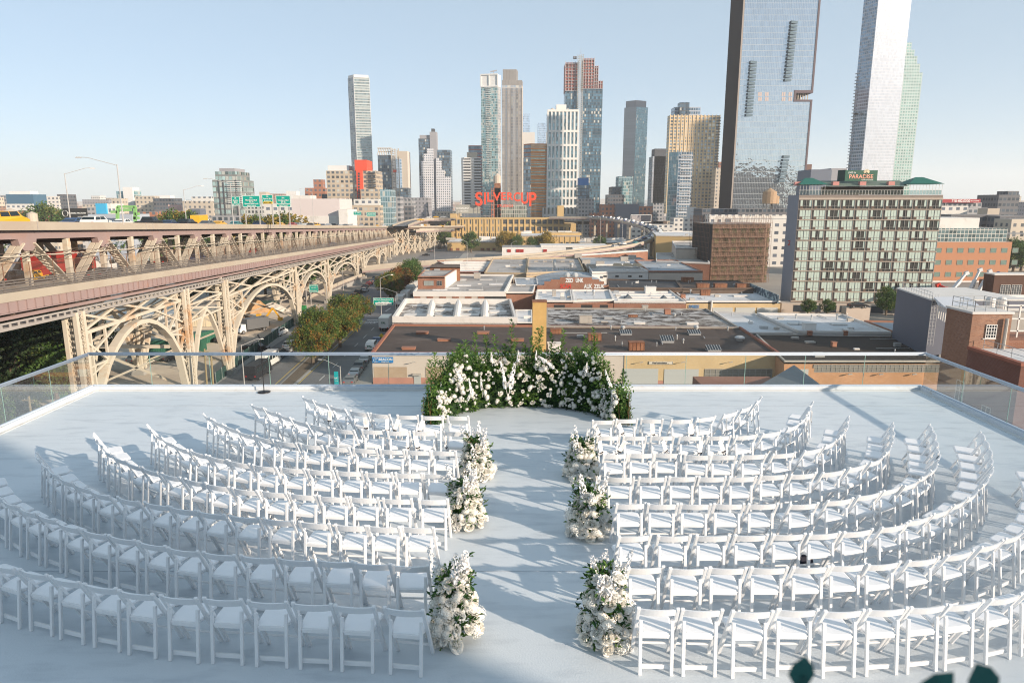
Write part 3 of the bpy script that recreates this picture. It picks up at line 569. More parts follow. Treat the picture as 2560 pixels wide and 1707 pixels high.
sheet('road', asph, [[(-49.5, 30), (-27.5, 30), (-27.5, 178), (-55, 178), (-51, 100)], [(-55, 178.1), (-27.5, 178.1), (-27.5, 470), (-52, 470)]], Z1)
sheet('cross_road', asph, [[(-200, 52), (120, 52), (120, 90), (-200, 90)]], GR + .10)
sheet('pavement', conc, [[(-29.8, 91), (-24, 91), (-24, 177), (-29.8, 177)], [(-52, 100), (-49.6, 92), (-52.5, 176), (-55, 176)], [(-29.5, 190), (-25.8, 190), (-25.8, 420), (-29.5, 420)]], GR + .13)
m = MB(); med = [(-37.6, 105), (-36.6, 106), (-38.6, 176), (-43.2, 176), (-39.2, 106)]; m.prism(med, GR + .015, GR + .17)
med2 = [(-37, 206), (-35.5, 207), (-36, 268), (-42, 268), (-40.5, 207)]; m.prism(med2, GR + .015, GR + .17); tag(m.build('road_median', conc), kind='structure')
sheet('median_soil', earth, [[(-37.7, 106.5), (-37.1, 107), (-39.1, 175.5), (-42.7, 175.5), (-39, 107)], [(-37.4, 208), (-36, 208), (-36.5, 267), (-41.5, 267), (-40, 208)]], GR + .18)
ml = MB()
def dash(x0, y0, x1, y1, w=.14, n=1, on=.4, mb=None):
    mb = mb or ml
    for i in range(n):
        a = i / n; c_ = (i + on) / n; p = Vector((x0 + (x1 - x0) * a, y0 + (y1 - y0) * a)); q = Vector((x0 + (x1 - x0) * c_, y0 + (y1 - y0) * c_)); d = (q - p).normalized(); s = Vector((-d.y, d.x)) * w / 2
        mb.add([(*(p - s), Z1 + .03), (*(p + s), Z1 + .03), (*(q + s), Z1 + .03), (*(q - s), Z1 + .03)], [(3, 2, 1, 0)])
dash(-33.3, 96, -34.2, 172, .14, 8); dash(-44.6, 100, -48, 172, .14, 8); dash(-31, 210, -31.5, 400, .14, 16)
dash(-38.2, 177.6, -29.9, 177.6, .6, 1, 1)
for k in range(5): dash(-36 + k * 2.6, 192, -35.6 + k * 2.6, 198, .3, 1, 1)
# the word STOP twice, painted flat on the lanes
tag(ml.build('lane_markings', wline), kind='structure')
for x in (-36.1, -31.9):
    o = text('stop_marking', 'STOP', 3.2, 3.4, wline, None, (x - .25, 173.6, Z1 + .03), rot=(0, 0, 0), bold=.01, ext=.001, keep=False); tag(o, kind='structure')
my = MB(); dash(-36.3, 105, -38.3, 176, .16, 1, 1, my); dash(-39.9, 104, -43.5, 176, .16, 1, 1, my); tag(my.build('yellow_lines', yline), kind='structure')
# ================================================================ VEHICLES
tyre = mat('tyre', (.02, .02, .02), .85); rim = mat('rim', (.35, .35, .36), .35, metal=.7); cg = mat('car_glass', (.02, .03, .035), .06, metal=.2, var=.1)
redl = mat('red_lamp', (.45, .02, .015), .3); whl = mat('clear_lamp', (.7, .7, .68), .2); blkp = mat('black_trim', (.03, .03, .03), .6)
PAINT = {n: mat('paint_' + n, c_, .28, metal=.15, var=.04, ns=.5, spec=.6) for n, c_ in dict(white=(.72, .72, .70), black=(.02, .02, .023), grey=(.14, .145, .15), silver=(.40, .41, .42), blue=(.04, .08, .17), red=(.35, .03, .025), yellow=(.78, .42, .03), teal=(.05, .22, .24), green=(.03, .12, .06), orange=(.65, .18, .03), navy=(.025, .04, .09)).items()}
CARP = dict(
    sedan=(4.7, 1.8, [(0, .35), (0, .75), (.5, .92), (1.15, 1.0), (1.75, 1.42), (2.9, 1.44), (3.75, 1.02), (4.5, .95), (4.7, .7), (4.7, .35)], [(1.2, 1.75, 2.9, 3.7)]),
    suv=(4.7, 1.9, [(0, .4), (0, .85), (.2, 1.02), (1.1, 1.12), (1.75, 1.62), (4.0, 1.68), (4.55, 1.15), (4.7, 1.0), (4.7, .4)], [(1.2, 1.75, 4.0, 4.5)]),
    van=(5.2, 2.0, [(0, .4), (0, .95), (.5, 1.15), (1.2, 1.30), (1.75, 1.85), (4.9, 1.95), (5.15, 1.3), (5.2, .9), (5.2, .4)], [(1.25, 1.75, 4.8, 5.1)]),
    pickup=(5.6, 1.95, [(0, .45), (0, .95), (.3, 1.12), (1.4, 1.18), (2.0, 1.78), (3.3, 1.8), (3.7, 1.15), (5.5, 1.15), (5.6, 1.0), (5.6, .45)], [(1.5, 2.0, 3.3, 3.6)]))
def wheel(parent, x, y, r=.34):
    m = MB(); m.tube((x, y - .11, r), (x, y + .11, r), r, 12); t = m.build('wheel', tyre, parent, local=True)
    m = MB(); m.tube((x, y - .13 if y < 0 else y + .10, r), (x, y - .10 if y < 0 else y + .13, r), r * .6, 10); m.build('rim', rim, t, local=True)
PROTO = {}
def proto(kind, col):
    if (kind, col) in PROTO: return None
    root = thing('parked_car' if kind in ('sedan', 'suv') else kind, 'x', 'car'); pm = PAINT[col]
    if kind in CARP:
        L, W, prof, gl = CARP[kind]; x1, x2, x3, x4 = gl[0]; belt = [p[1] for p in prof if p[0] >= x1 - .1][0]
        m = MB(); n = len(prof); zr = max(p[1] for p in prof)
        def hw(z): return W / 2 if z < belt + .05 else W / 2 * (1 - .2 * (z - belt) / (zr - belt + .01))
        vs = [(p[0], -hw(p[1]), p[1]) for p in prof] + [(p[0], hw(p[1]), p[1]) for p in prof]
        m.add(vs, [tuple(range(n))] + [tuple(range(n, 2 * n))[::-1]] + [(i, n + i, n + (i + 1) % n, (i + 1) % n) for i in range(n)])
        m.build('body', pm, root, local=True, bevel=.05)
        m = MB(); zt = zr - .10; zb = belt + .06
        def sg(a, b_, c_, d_, s): # side glass
            y0 = s * (hw(zb) + .012); y1 = s * (hw(zt) + .012); q = [(a, y0, zb), (d_, y0, zb), (c_, y1, zt), (b_, y1, zt)]
            m.add(q, [(0, 1, 2, 3) if s < 0 else (3, 2, 1, 0)])
        mid = (x2 + x3) / 2
        for s in (-1, 1):
            m = MB(); sg(x1 + .35, x2 + .12, mid - .05, mid - .05, s); m.build('side_window', cg, root, local=True)
            m = MB(); sg(mid + .05, mid + .05, x3 - .12, x4 - .3, s); m.build('side_window', cg, root, local=True)
        m = MB(); h0 = hw(zb) - .08; h1 = hw(zt) - .06
        def off(a, za, c_, zc, s): return [(a, -h0, za), (a, h0, za), (c_, h1, zc), (c_, -h1, zc)]
        fx = (x2 - x1); m.add([(x1 + fx * .12 - .02, -h0, belt + .08), (x1 + fx * .12 - .02, h0, belt + .08), (x2 - fx * .12 - .02, h1, zt + .02), (x2 - fx * .12 - .02, -h1, zt + .02)], [(3, 2, 1, 0)]); m.build('windscreen', cg, root, local=True)
        m = MB(); fx = x4 - x3; m.add([(x4 - fx * .1 + .03, -h0, belt + .1), (x4 - fx * .1 + .03, h0, belt + .1), (x3 + fx * .15 + .03, h1, zt + .0), (x3 + fx * .15 + .03, -h1, zt + .0)], [(0, 1, 2, 3)]); m.build('rear_window', cg, root, local=True)
        for x in (.85, L - .95):
            for s in (-1, 1): wheel(root, x, s * (W / 2 - .08))
        for s in (-1, 1):
            m = MB(); m.cbox((L, s * (W / 2 - .22), .82), .04, .30, .16); m.build('tail_light', redl, root, local=True)
            m = MB(); m.cbox((0, s * (W / 2 - .25), .68), .04, .32, .14); m.build('headlight', whl, root, local=True)
        if kind == 'pickup':
            m = MB(); m.box(3.85, 5.45, -.8, .8, 1.152, 1.16); m.build('cargo_bed', blkp, root, local=True)
    elif kind in ('truck', 'shuttle'):
        L, W, Hh = (8.0, 2.4, 3.4) if kind == 'truck' else (7.2, 2.2, 2.8)
        if kind == 'truck':
            m = MB(); m.box(2.1, L, -W / 2, W / 2, .9, Hh); m.build('cargo_box', pm, root, local=True, bevel=.03)
            m = MB(); m.prism([(0.2, -1.0), (1.95, -1.0), (1.95, 1.0), (.2, 1.0)], .5, 2.3, taper=[(.75, -.9), (1.95, -.9), (1.95, .9), (.75, .9)]); m.build('cab', PAINT['white'], root, local=True, bevel=.05)
            m = MB(); m.box(.1, L, -.5, .5, .45, .62); m.build('chassis', blkp, root, local=True)
            m = MB(); m.add([(.42, -.85, 1.4), (.42, .85, 1.4), (.68, .8, 2.15), (.68, -.8, 2.15)], [(3, 2, 1, 0)]); m.build('windscreen', cg, root, local=True)
        else:
            m = MB(); m.prism([(0, -W / 2), (L, -W / 2), (L, W / 2), (0, W / 2)], .5, Hh, taper=[(.8, -W / 2 + .1), (L, -W / 2 + .1), (L, W / 2 - .1), (.8, W / 2 - .1)]); m.build('body', pm, root, local=True, bevel=.06)
            for s in (-1, 1):
                for k in range(4): m = MB(); x = 1.4 + k * 1.4; m.add([(x, s * 1.075, 1.55), (x + 1.2, s * 1.075, 1.55), (x + 1.2, s * 1.03, 2.35), (x, s * 1.03, 2.35)], [(0, 1, 2, 3) if s < 0 else (3, 2, 1, 0)]); m.build('side_window', cg, root, local=True)
            m = MB(); m.add([(.30, -.9, 1.4), (.30, .9, 1.4), (.64, .85, 2.4), (.64, -.85, 2.4)], [(3, 2, 1, 0)]); m.build('windscreen', cg, root, local=True)
        for x in (1.1, L - 1.4):
            for s in (-1, 1): wheel(root, x, s * (W / 2 - .15), .45)
        for s in (-1, 1): m = MB(); m.cbox((L, s * (W / 2 - .3), 1.0), .04, .3, .15); m.build('tail_light', redl, root, local=True)
    PROTO[(kind, col)] = root; return root
VN = dict(sedan='saloon car', suv='sport utility car', van='van', pickup='pickup truck', truck='box truck', shuttle='shuttle bus')
VOB = dict(sedan='car', suv='car', van='van', pickup='pickup_truck', truck='box_truck', shuttle='shuttle_bus')
VC = dict(sedan='car', suv='car', van='van', pickup='pickup', truck='truck', shuttle='bus')
def vehicle(kind, col, p, ang, label, group):
    """p = centre on the road; ang = heading of the nose"""
    r = proto(kind, col); L = CARP[kind][0] if kind in CARP else (8.0 if kind == 'truck' else 7.2)
    a = ang + math.pi; loc = Vector(p) - Vector((math.cos(a), math.sin(a), 0)) * L / 2
    if r is None: r = dup(PROTO[(kind, col)], loc, a)
    else: r.location = loc; r.rotation_euler = (0, 0, a)
    r.name = VOB[kind]; r['label'] = label; r['category'] = VC[kind]; r['group'] = group; return r
# ================================================================ THE CANTILEVER BRIDGE APPROACH
cream = mat('bridge_cream', (.53, .475, .385), .7, var=.14, ns=.3, c2=(.44, .23, .09), t=(.56, .72), det=9); pinkp = mat('bridge_pink', (.29, .215, .205), .7, var=.12, ns=.25, c2=(.33, .2, .16), t=(.58, .75))
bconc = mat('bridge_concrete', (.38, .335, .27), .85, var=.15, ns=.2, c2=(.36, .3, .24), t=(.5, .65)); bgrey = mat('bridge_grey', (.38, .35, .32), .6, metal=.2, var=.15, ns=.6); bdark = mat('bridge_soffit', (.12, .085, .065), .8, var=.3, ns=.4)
rail_m = mat('guard_rail', (.30, .28, .26), .45, metal=.5, var=.2, ns=.6)
PATH = [(30, -45.8), (395, -67.7), (400, -63.5), (425, -55), (455, -48.5), (500, -41), (560, -36)]
def px_(Y):
    if Y < 395: return -44 - .06 * Y
    for (a, xa), (b_, xb) in zip(PATH[1:], PATH[2:]):
        if Y <= b_: return xa + (xb - xa) * (Y - a) / (b_ - a)
    return PATH[-1][1]
def bz_(Y, dz): return 4.9 - dz - .0353 * (Y - 62) + (0 if Y < 395 else .004 * (Y - 395))
def bp(Y, off, dz): return Vector((px_(Y) - off, Y, bz_(Y, dz)))
br = thing('elevated_bridge', 'cream and pink steel bridge approach with two road decks on arched legs, at the left', 'bridge', (-48, 62, GR)); BR0 = Vector(br.location)
def run(m, Y0, Y1, o0, o1, d0, d1, step=None):
    """a band between offsets o0..o1 and depths d0 (top)..d1 (bottom) along the bridge"""
    ys = [Y0, Y1] if Y1 <= 395 else sorted({Y0, *[y for y, _ in PATH if Y0 < y < Y1], Y1})
    for a, b_ in zip(ys, ys[1:]):
        q = [bp(a, o0, d1), bp(a, o1, d1), bp(a, o1, d0), bp(a, o0, d0), bp(b_, o0, d1), bp(b_, o1, d1), bp(b_, o1, d0), bp(b_, o0, d0)]
        m.add(q, [(0, 1, 2, 3), (7, 6, 5, 4), (0, 4, 5, 1), (1, 5, 6, 2), (2, 6, 7, 3), (3, 7, 4, 0)])
# lower deck
m = MB(); run(m, 32, 395, 0.2, 15.8, 8.62, 9.15); m.build('lower_deck', asph, br)
m = MB(); run(m, 32, 395, -.15, .3, 8.35, 9.2); run(m, 32, 395, 15.8, 16.1, 8.35, 9.2); m.build('deck_curb', bconc, br)
m = MB(); run(m, 32, 395, -.05, .12, 9.201, 10.2)
Y = 33.0
while Y < 395:
    run(m, Y, Y + .12, -.22, -.05, 9.25, 10.15); Y += 1.35
run(m, 32, 395, -.25, .1, 10.201, 10.3); run(m, 32, 395, .3, .7, 10.62, 10.95); m.build('fascia_girder', pinkp, br)
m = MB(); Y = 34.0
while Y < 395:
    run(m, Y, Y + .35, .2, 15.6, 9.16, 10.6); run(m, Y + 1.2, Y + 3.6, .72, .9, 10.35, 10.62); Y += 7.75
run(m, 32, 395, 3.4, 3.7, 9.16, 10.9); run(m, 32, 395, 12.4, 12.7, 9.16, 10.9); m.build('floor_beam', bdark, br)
m = MB(); run(m, 32, 395, -.7, -.6, 10.96, 11.16); run(m, 32, 395, -.7, -.55, 11.45, 11.75); run(m, 32, 395, -.6, .7, 11.46, 11.5); Y = 33.0
while Y < 395: run(m, Y, Y + .3, -.68, -.62, 11.16, 11.45); Y += 1.25 if Y < 150 else 2.5
m.build('catwalk', bgrey, br)
# guard rails and mesh fence along the outer road
m = MB()
for d0, d1 in ((7.18, 7.3), (7.42, 7.56), (7.68, 7.84), (7.94, 8.06), (8.16, 8.3)): run(m, 32, 395, .02, .12, d0, d1)
Y = 33.0
while Y < 395: run(m, Y, Y + .2, .12, .25, 7.2, 8.35); Y += 3.9
m.build('guard_rail', rail_m, br)
m = MB(); Y = 33.0
while Y < 395: run(m, Y, Y + .07, -.02, .04, 5.6, 7.25); Y += 3.9
run(m, 32, 395, -.02, .02, 5.58, 5.62); m.build('fence_posts', mat('rusty_post', (.20, .11, .07), .8, var=.2), br)
b = NB('fence_mesh'); tr = b.n('ShaderNodeBsdfTransparent'); mx = b.n('ShaderNodeMixShader'); mx.inputs[0].default_value = .2; b.l(tr.outputs[0], mx.inputs[1]); b.l(b.b.outputs[0], mx.inputs[2]); b.l(mx.outputs[0], b.o.inputs[0]); b.fin((.14, .10, .08), .8)
m = MB(); m.quad(bp(34, 0, 8.3), bp(394, 0, 8.3), bp(394, 0, 5.62), bp(34, 0, 5.62)); m.build('fence_netting', b.m, br)
m = MB(); m.quad(bp(118, .05, 7.3), bp(260, .05, 7.3), bp(260, .05, 5.62), bp(118, .05, 5.62)); m.build('fence_netting', b.m, br)
# trusses
tru = MB(); pk = MB(); lat = MB()
def plane(off, near):
    k = 0; Yn = 43.0; seg = 15.5
    run(pk, 34, 395, off - .35, off + .35, 2.6, 3.45)
    run(tru, 34, 395, off - .3, off + .3, 8.4, 9.1)
    while Yn < 385:
        for Yv, wd in ((Yn, .5), (Yn + 7.75, .62)):
            if Yv < 392: tru.bar(bp(Yv, off, 8.7), bp(Yv, off, 3.4), wd, .55, up=(1, 0, 0))
        for s in (-1, 1):
            Yb = Yn + s * 7.0
            if Yb > 390: continue
            a, c_ = bp(Yn + s * .9, off, 3.9), bp(Yb, off, 8.7)
            tru.bar(a + Vector((.38, 0, 0)), c_ + Vector((.38, 0, 0)), .14, .62, up=(1, 0, 0)) if near else tru.bar(a, c_, .5, .55, up=(1, 0, 0))
            if near:
                tru.bar(a - Vector((.38, 0, 0)), c_ - Vector((.38, 0, 0)), .14, .62, up=(1, 0, 0)); dv = (c_ - a); 
                if Yn < 200:
                    ofs = Vector((0, .28 * s, .20)); n_ = 11
                    for j in range(n_):
                        u0, u1 = (j + .1) / n_, (j + .9) / n_
                        for sg_ in (1, -1): lat.bar(a + dv * u0 + Vector((.36 * sg_, 0, 0)) - ofs, a + dv * u1 + Vector((-.36 * sg_, 0, 0)) - ofs, .07, .12)
        if near:
            gus = MB(); gus.add([bp(Yn - 1.6, off - .42, 3.4), bp(Yn + 1.6, off - .42, 3.4), bp(Yn + 1.3, off - .42, 4.25), bp(Yn + .7, off - .42, 4.7), bp(Yn - .7, off - .42, 4.7), bp(Yn - 1.3, off - .42, 4.25),
                     bp(Yn - 1.6, off + .42, 3.4), bp(Yn + 1.6, off + .42, 3.4), bp(Yn + 1.3, off + .42, 4.25), bp(Yn + .7, off + .42, 4.7), bp(Yn - .7, off + .42, 4.7), bp(Yn - 1.3, off + .42, 4.25)],
                    [(5, 4, 3, 2, 1, 0), (6, 7, 8, 9, 10, 11)] + [(i, (i + 1) % 6, 6 + (i + 1) % 6, 6 + i) for i in range(6)]); gus.build('gusset_plate', pinkp, br)
        Yn += seg
plane(4, True); plane(12, False)
tru.build('truss', cream, br); pk.build('top_chord', pinkp, br); lat.build('lattice_bars', cream, br)
# upper deck
m = MB(); run(m, 32, 560, 3.2, 19.5, 2.35, 2.6); m.build('upper_deck', asph, br)
m = MB(); run(m, 32, 560, 2.85, 3.2, 1.6, 2.52); run(m, 32, 560, 19.5, 19.8, 1.6, 2.52); m.build('parapet', bconc, br)
m = MB(); Y = 36.0
while Y < 392: run(m, Y, Y + .5, 4.4, 18, 2.605, 4.0); Y += 7.75
for o_ in (6.5, 9, 14.5, 17): run(m, 34, 395, o_, o_ + .4, 2.606, 3.5)
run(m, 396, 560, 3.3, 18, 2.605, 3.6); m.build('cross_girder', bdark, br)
m = MB()
for Yj in (74.8, 99.8, 102, 147): run(m, Yj, Yj + .12, 2.80, 2.849, 1.58, 2.53)
m.build('joint_cover', bgrey, br)
# conduit and sagging cables in front of the truss
m = MB(); prev = None
Y = 34.0
while Y < 390:
    Y2 = min(Y + 15.5, 392); m.tube(bp(Y, 3.3, 5.2), bp(Y2, 3.3, 5.2), .07, 5, cap=False)
    Y = Y2 + .001
m.build('conduit', cream, br)
m = MB(); rdc = random.Random(3)
for k in range(3):
    for j in range(20):
        a, c_ = 36 + j * 7.75, 36 + (j + 1) * 7.75; sg_ = .35 + .2 * k
        for q in range(4):
            u0, u1 = q / 4, (q + 1) / 4; m.tube(bp(a + (c_ - a) * u0, 3.2, 4.6 + k * .22 + sg_ * 4 * u0 * (1 - u0)), bp(a + (c_ - a) * u1, 3.2, 4.6 + k * .22 + sg_ * 4 * u1 * (1 - u1)), .03, 4, cap=False)
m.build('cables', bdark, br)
m = MB()
for Yl in (62, 89, 104, 120, 137): m.tube(bp(Yl, 3.5, 5.4), bp(Yl + .2, 3.1, 4.3), .05, 5); m.tube(bp(Yl + .2, 3.1, 4.3), bp(Yl + 1.2, 2.0, 3.9), .05, 5); m.bar(bp(Yl + 1.1, 2.1, 3.9), bp(Yl + 2.0, 1.2, 3.85), .3, .12)
m.build('lane_lights', bgrey, br)
# legs, arches and spandrels
def ribbox(m, pts, w, h):
    for a, c_ in zip(pts, pts[1:]): m.bar(a, c_, w, h, up=(1, 0, 0))
def arch(m, Ya, Yb, off, crown=15.2, seg=12, rib=.8):
    zc = bz_((Ya + Yb) / 2, 11.9) - 2.6; pts = []; r_ = (Yb - Ya)
    for i in range(seg + 1):
        t = -1 + 2 * i / seg; z = GR + (zc - GR) * (1 - abs(t) ** 2.1) if abs(t) < 1 else GR
        zz = GR + 1 + (zc - GR - 1) * math.sqrt(max(0, 1 - abs(t) ** 1.9)); pts.append(Vector((px_((Ya + Yb) / 2 + t * r_ / 2) - off, (Ya + Yb) / 2 + t * (r_ / 2 - .6), zz)))
    ribbox(m, pts, .55, rib)
    zt = lambda Y: bz_(Y, 11.6); n = 6; low = []; 
    # horizontal tie + X bracing in the spandrels
    zh = zc + .9; P3 = lambda Y, z: Vector((px_(Y) - off, Y, z))
    m.bar(P3(Ya, zh), P3(Yb, zh), .4, .45, up=(1, 0, 0))
    nx_ = 3
    for j in range(nx_ if off == 0 else 0):
        y0 = Ya + (Yb - Ya) * j / nx_; y1 = Ya + (Yb - Ya) * (j + 1) / nx_; m.bar(P3(y0, zh), P3(y1, zt(y1)), .28, .3, up=(1, 0, 0)); m.bar(P3(y0, zt(y0)), P3(y1, zh), .28, .3, up=(1, 0, 0))
    m.bar(P3(Ya, zt(Ya)), P3(Yb, zt(Yb)), .45, .6, up=(1, 0, 0))
    for s in (-1, 1):
        Ye = Ya if s < 0 else Yb
        for (u, dz0, dz1) in (((.62, 0, .34), (.86, .30, .62)) if off == 0 else ()):
            t = s * u; ya = (Ya + Yb) / 2 + t * (r_ / 2 - .6); za = GR + 1 + (zc - GR - 1) * math.sqrt(1 - u ** 1.9)
            m.bar(P3(ya, za), P3(Ye, zh - (zh - GR) * dz0), .26, .3, up=(1, 0, 0)); m.bar(P3(ya, za), P3(Ye, zh - (zh - GR) * dz1), .26, .3, up=(1, 0, 0)); m.bar(P3(ya, za), P3(Ye, za), .24, .26, up=(1, 0, 0))
            m.bar(P3(ya, za), P3(ya, zh), .24, .26, up=(1, 0, 0))
        m.bar(P3((Ya + Yb) / 2 + s * r_ * .16, zh), P3(Ye, zh - 3.4), .26, .3, up=(1, 0, 0))
def column(Y, off, m, w=None):
    w = w or (1.7 if Y < 125 else 1.1)
    b_, t = Vector((px_(Y) - off, Y, GR)), bp(Y, off, 11.4)
    for sx in (-1, 1):
        for sy in (-1, 1): m.bar(b_ + Vector((sx * w * .36, sy * w * .36, 0)), t + Vector((sx * w * .36, sy * w * .36, 0)), w * .26, w * .26, up=(1, 0, 0))
    m.bar(b_, t, w * .5, w * .5, up=(1, 0, 0)) if Y > 150 else None
    if Y < 150:
        z = GR + .6; k = 0
        while z < t.z - .7:
            for sx, sy, ex, ey in ((-1, -1, 1, -1), (1, -1, 1, 1), (-1, -1, -1, 1)):
                a, c_ = Vector((b_.x + sx * w * .4, Y + sy * w * .4, z)), Vector((b_.x + ex * w * .4, Y + ey * w * .4, z + .62))
                m.bar(a, c_, .05, .12); a.z, c_.z = c_.z, a.z; m.bar(a, c_, .05, .12)
            z += .66
cols = [74.5, 103, 120, 170, 209, 263, 279, 326, 352, 372, 392]
for off in (0, 16):
    for i, Y in enumerate(cols):
        m = MB(); column(Y, off, m); m.build('leg', cream, br)
        m = MB(); m.prism([(px_(Y) - off - 1.1, Y - 1.1), (px_(Y) - off + 1.1, Y - 1.1), (px_(Y) - off + 1.1, Y + 1.1), (px_(Y) - off - 1.1, Y + 1.1)], GR, GR + 1.0); m.build('footing', conc, br)
    for Ya, Yb in (*(((74.5, 103),) if off == 0 else ()), (120, 170), (170, 209), (209, 263), (279, 326), (326, 352)):
        m = MB(); arch(m, Ya + .3, Yb - .3, off, rib=1.0 if Ya < 120 else .9); m.build('arch', cream, br)
def tower_brace(m, Ya, Yb, off, n=2, pa=True, zt=None):
    P3 = lambda Y, z: Vector((px_(Y) - off, Y, z)); top = bz_(Ya, 11.6) if zt is None else zt; za = GR + (top - GR) * (.70 if pa else 0)
    if pa:
        pts = []; 
        for i in range(9):
            t = -1 + i / 4; pts.append(P3((Ya + Yb) / 2 + t * ((Yb - Ya) / 2 - .7), GR + 1 + (za - GR) * (1 - abs(t) ** 1.7)))
        ribbox(m, pts, .5, .6)
        for t, u in ((.95, .3), (.8, .55)):
            for s in (-1, 1): 
                Ye = Ya if s < 0 else Yb; z0 = GR + 1 + (za - GR) * (1 - t ** 1.7); m.bar(P3((Ya + Yb) / 2 + s * t * ((Yb - Ya) / 2 - .7), z0), P3(Ye, z0 + 3), .25, .3, up=(1, 0, 0))
    h = (top - za) / n
    for k in range(n):
        z0, z1 = za + h * k, za + h * (k + 1)
        m.bar(P3(Ya, z0), P3(Yb, z1), .24, .28, up=(1, 0, 0)); m.bar(P3(Ya, z1), P3(Yb, z0), .24, .28, up=(1, 0, 0)); ym = (Ya + Yb) / 2
        m.bar(P3(Ya, z0 + h * .5), P3(ym, z1), .18, .2, up=(1, 0, 0)); m.bar(P3(Yb, z0 + h * .5), P3(ym, z1), .18, .2, up=(1, 0, 0)); m.bar(P3(Ya, z0), P3(Yb, z0), .3, .35, up=(1, 0, 0))
for off in (0, 16):
    for Ya, Yb in ((103, 120), (263, 279)):
        m = MB(); tower_brace(m, Ya, Yb, off); m.build('bracing', cream, br)
for Y in cols[1:8]:   # cross bracing between near and far legs
    m = MB(); top = bz_(Y, 11.6); a, c_ = px_(Y), px_(Y) - 16
    for z0, z1 in ((GR + 2, GR + (top - GR) * .5), (GR + (top - GR) * .5, top)): m.bar((a, Y, z0), (c_, Y, z1), .3, .3, up=(0, 1, 0)); m.bar((a, Y, z1), (c_, Y, z0), .3, .3, up=(0, 1, 0)); m.bar((a, Y, z1), (c_, Y, z1), .4, .5)
    m.build('cross_bracing', cream, br)
# tall latticed bents carrying the upper deck where it bends away
bent = [(y, 0) for y in (386, 394, 401, 408, 415, 423, 431, 440, 450, 461, 473, 487)]
for i, (Y, x) in enumerate(bent):
    m = MB(); zt = bz_(Y, 3.6)
    for o_ in (4, 12, 19):
        m.bar((px_(Y) - o_, Y, GR), (px_(Y) - o_, Y, zt), .9, .9, up=(0, 1, 0))
    for k in range(2):
        z0 = GR + (zt - GR) * k / 2; z1 = GR + (zt - GR) * (k + 1) / 2
        for oa, ob in ((4, 12), (12, 19)): m.bar((px_(Y) - oa, Y, z0), (px_(Y) - ob, Y, z1), .4, .4); m.bar((px_(Y) - oa, Y, z1), (px_(Y) - ob, Y, z0), .4, .4); m.bar((px_(Y) - oa, Y, z1), (px_(Y) - ob, Y, z1), .4, .4)
        if i + 1 < len(bent):
            Y2 = bent[i + 1][0]; m.bar((px_(Y) - 4, Y, z0), (px_(Y2) - 4, Y2, z1), .4, .4); m.bar((px_(Y) - 4, Y, z1), (px_(Y2) - 4, Y2, z0), .4, .4)
    m.build('lattice_bent', cream, br)
# upper deck lamps
def lamp(label, p, h, aim, arm=2.6, grp='tall street lamps on the upper bridge deck'):
    t = thing('street_lamp', label, 'lamp', p, 0, grp); p = Vector(p); d = Vector((math.cos(aim), math.sin(aim), 0)); top = p + Vector((0, 0, h))
    m = MB(); m.tube(p, top, .10, 7, .06); m.build('pole', lampm, t)
    m = MB(); m.tube(top - Vector((0, 0, .15)), top + d * arm * .8 + Vector((0, 0, .8)), .045, 6); m.tube(top + d * arm * .8 + Vector((0, 0, .8)), top + d * arm + Vector((0, 0, .85)), .045, 6); m.build('arm', lampm, t)
    m = MB(); m.at(top + d * (arm + .3) + Vector((0, 0, .80)), aim); m.prism([(-.4, -.14), (.35, -.1), (.35, .1), (-.4, .14)], -.08, .08, taper=[(-.3, -.08), (.2, -.06), (.2, .06), (-.3, .08)]); m.build('lamp_head', lampm, t)
lampm = mat('galvanised', (.50, .48, .46), .5, metal=.4, var=.08)
def lamp_px(label, pxb, pyt, off, aim, **k):
    u = (pxb - 1280) / FP; Y = (44 + off - u * 1.0) / (-.9799 * u - .06) ; p = bp(Y, off, 1.9); tp = P(pxb, pyt, Y); lamp(label, p, tp.z - p.z, aim, **k)
lamp_px('tall street lamp on the upper bridge deck in front of the blue painted building', 292, 411, 2.9, R(195), arm=4.2)
lamp_px('tall street lamp on the upper deck in front of the black noodle factory billboard', 160, 433, 19.4, R(25), arm=3.6)
lamp_px('street lamp on the far side of the upper deck before the beige apartment block', 456, 474, 19.4, R(25), arm=3.6)
lamp_px('street lamp on the upper deck just left of the green road signs', 574, 458, 2.9, R(195), arm=4.2)
for i, (a, y) in enumerate(((748, 492), (779, 480), (845, 508), (990, 520), (1008, 525), (1030, 520), (906, 525), (1020, 535))):
    lamp_px('distant street lamp on the upper deck, %s beyond the green road signs' % ordn(i + 1), a, y, 2.9 if i % 2 else 19.2, R(195), arm=3)
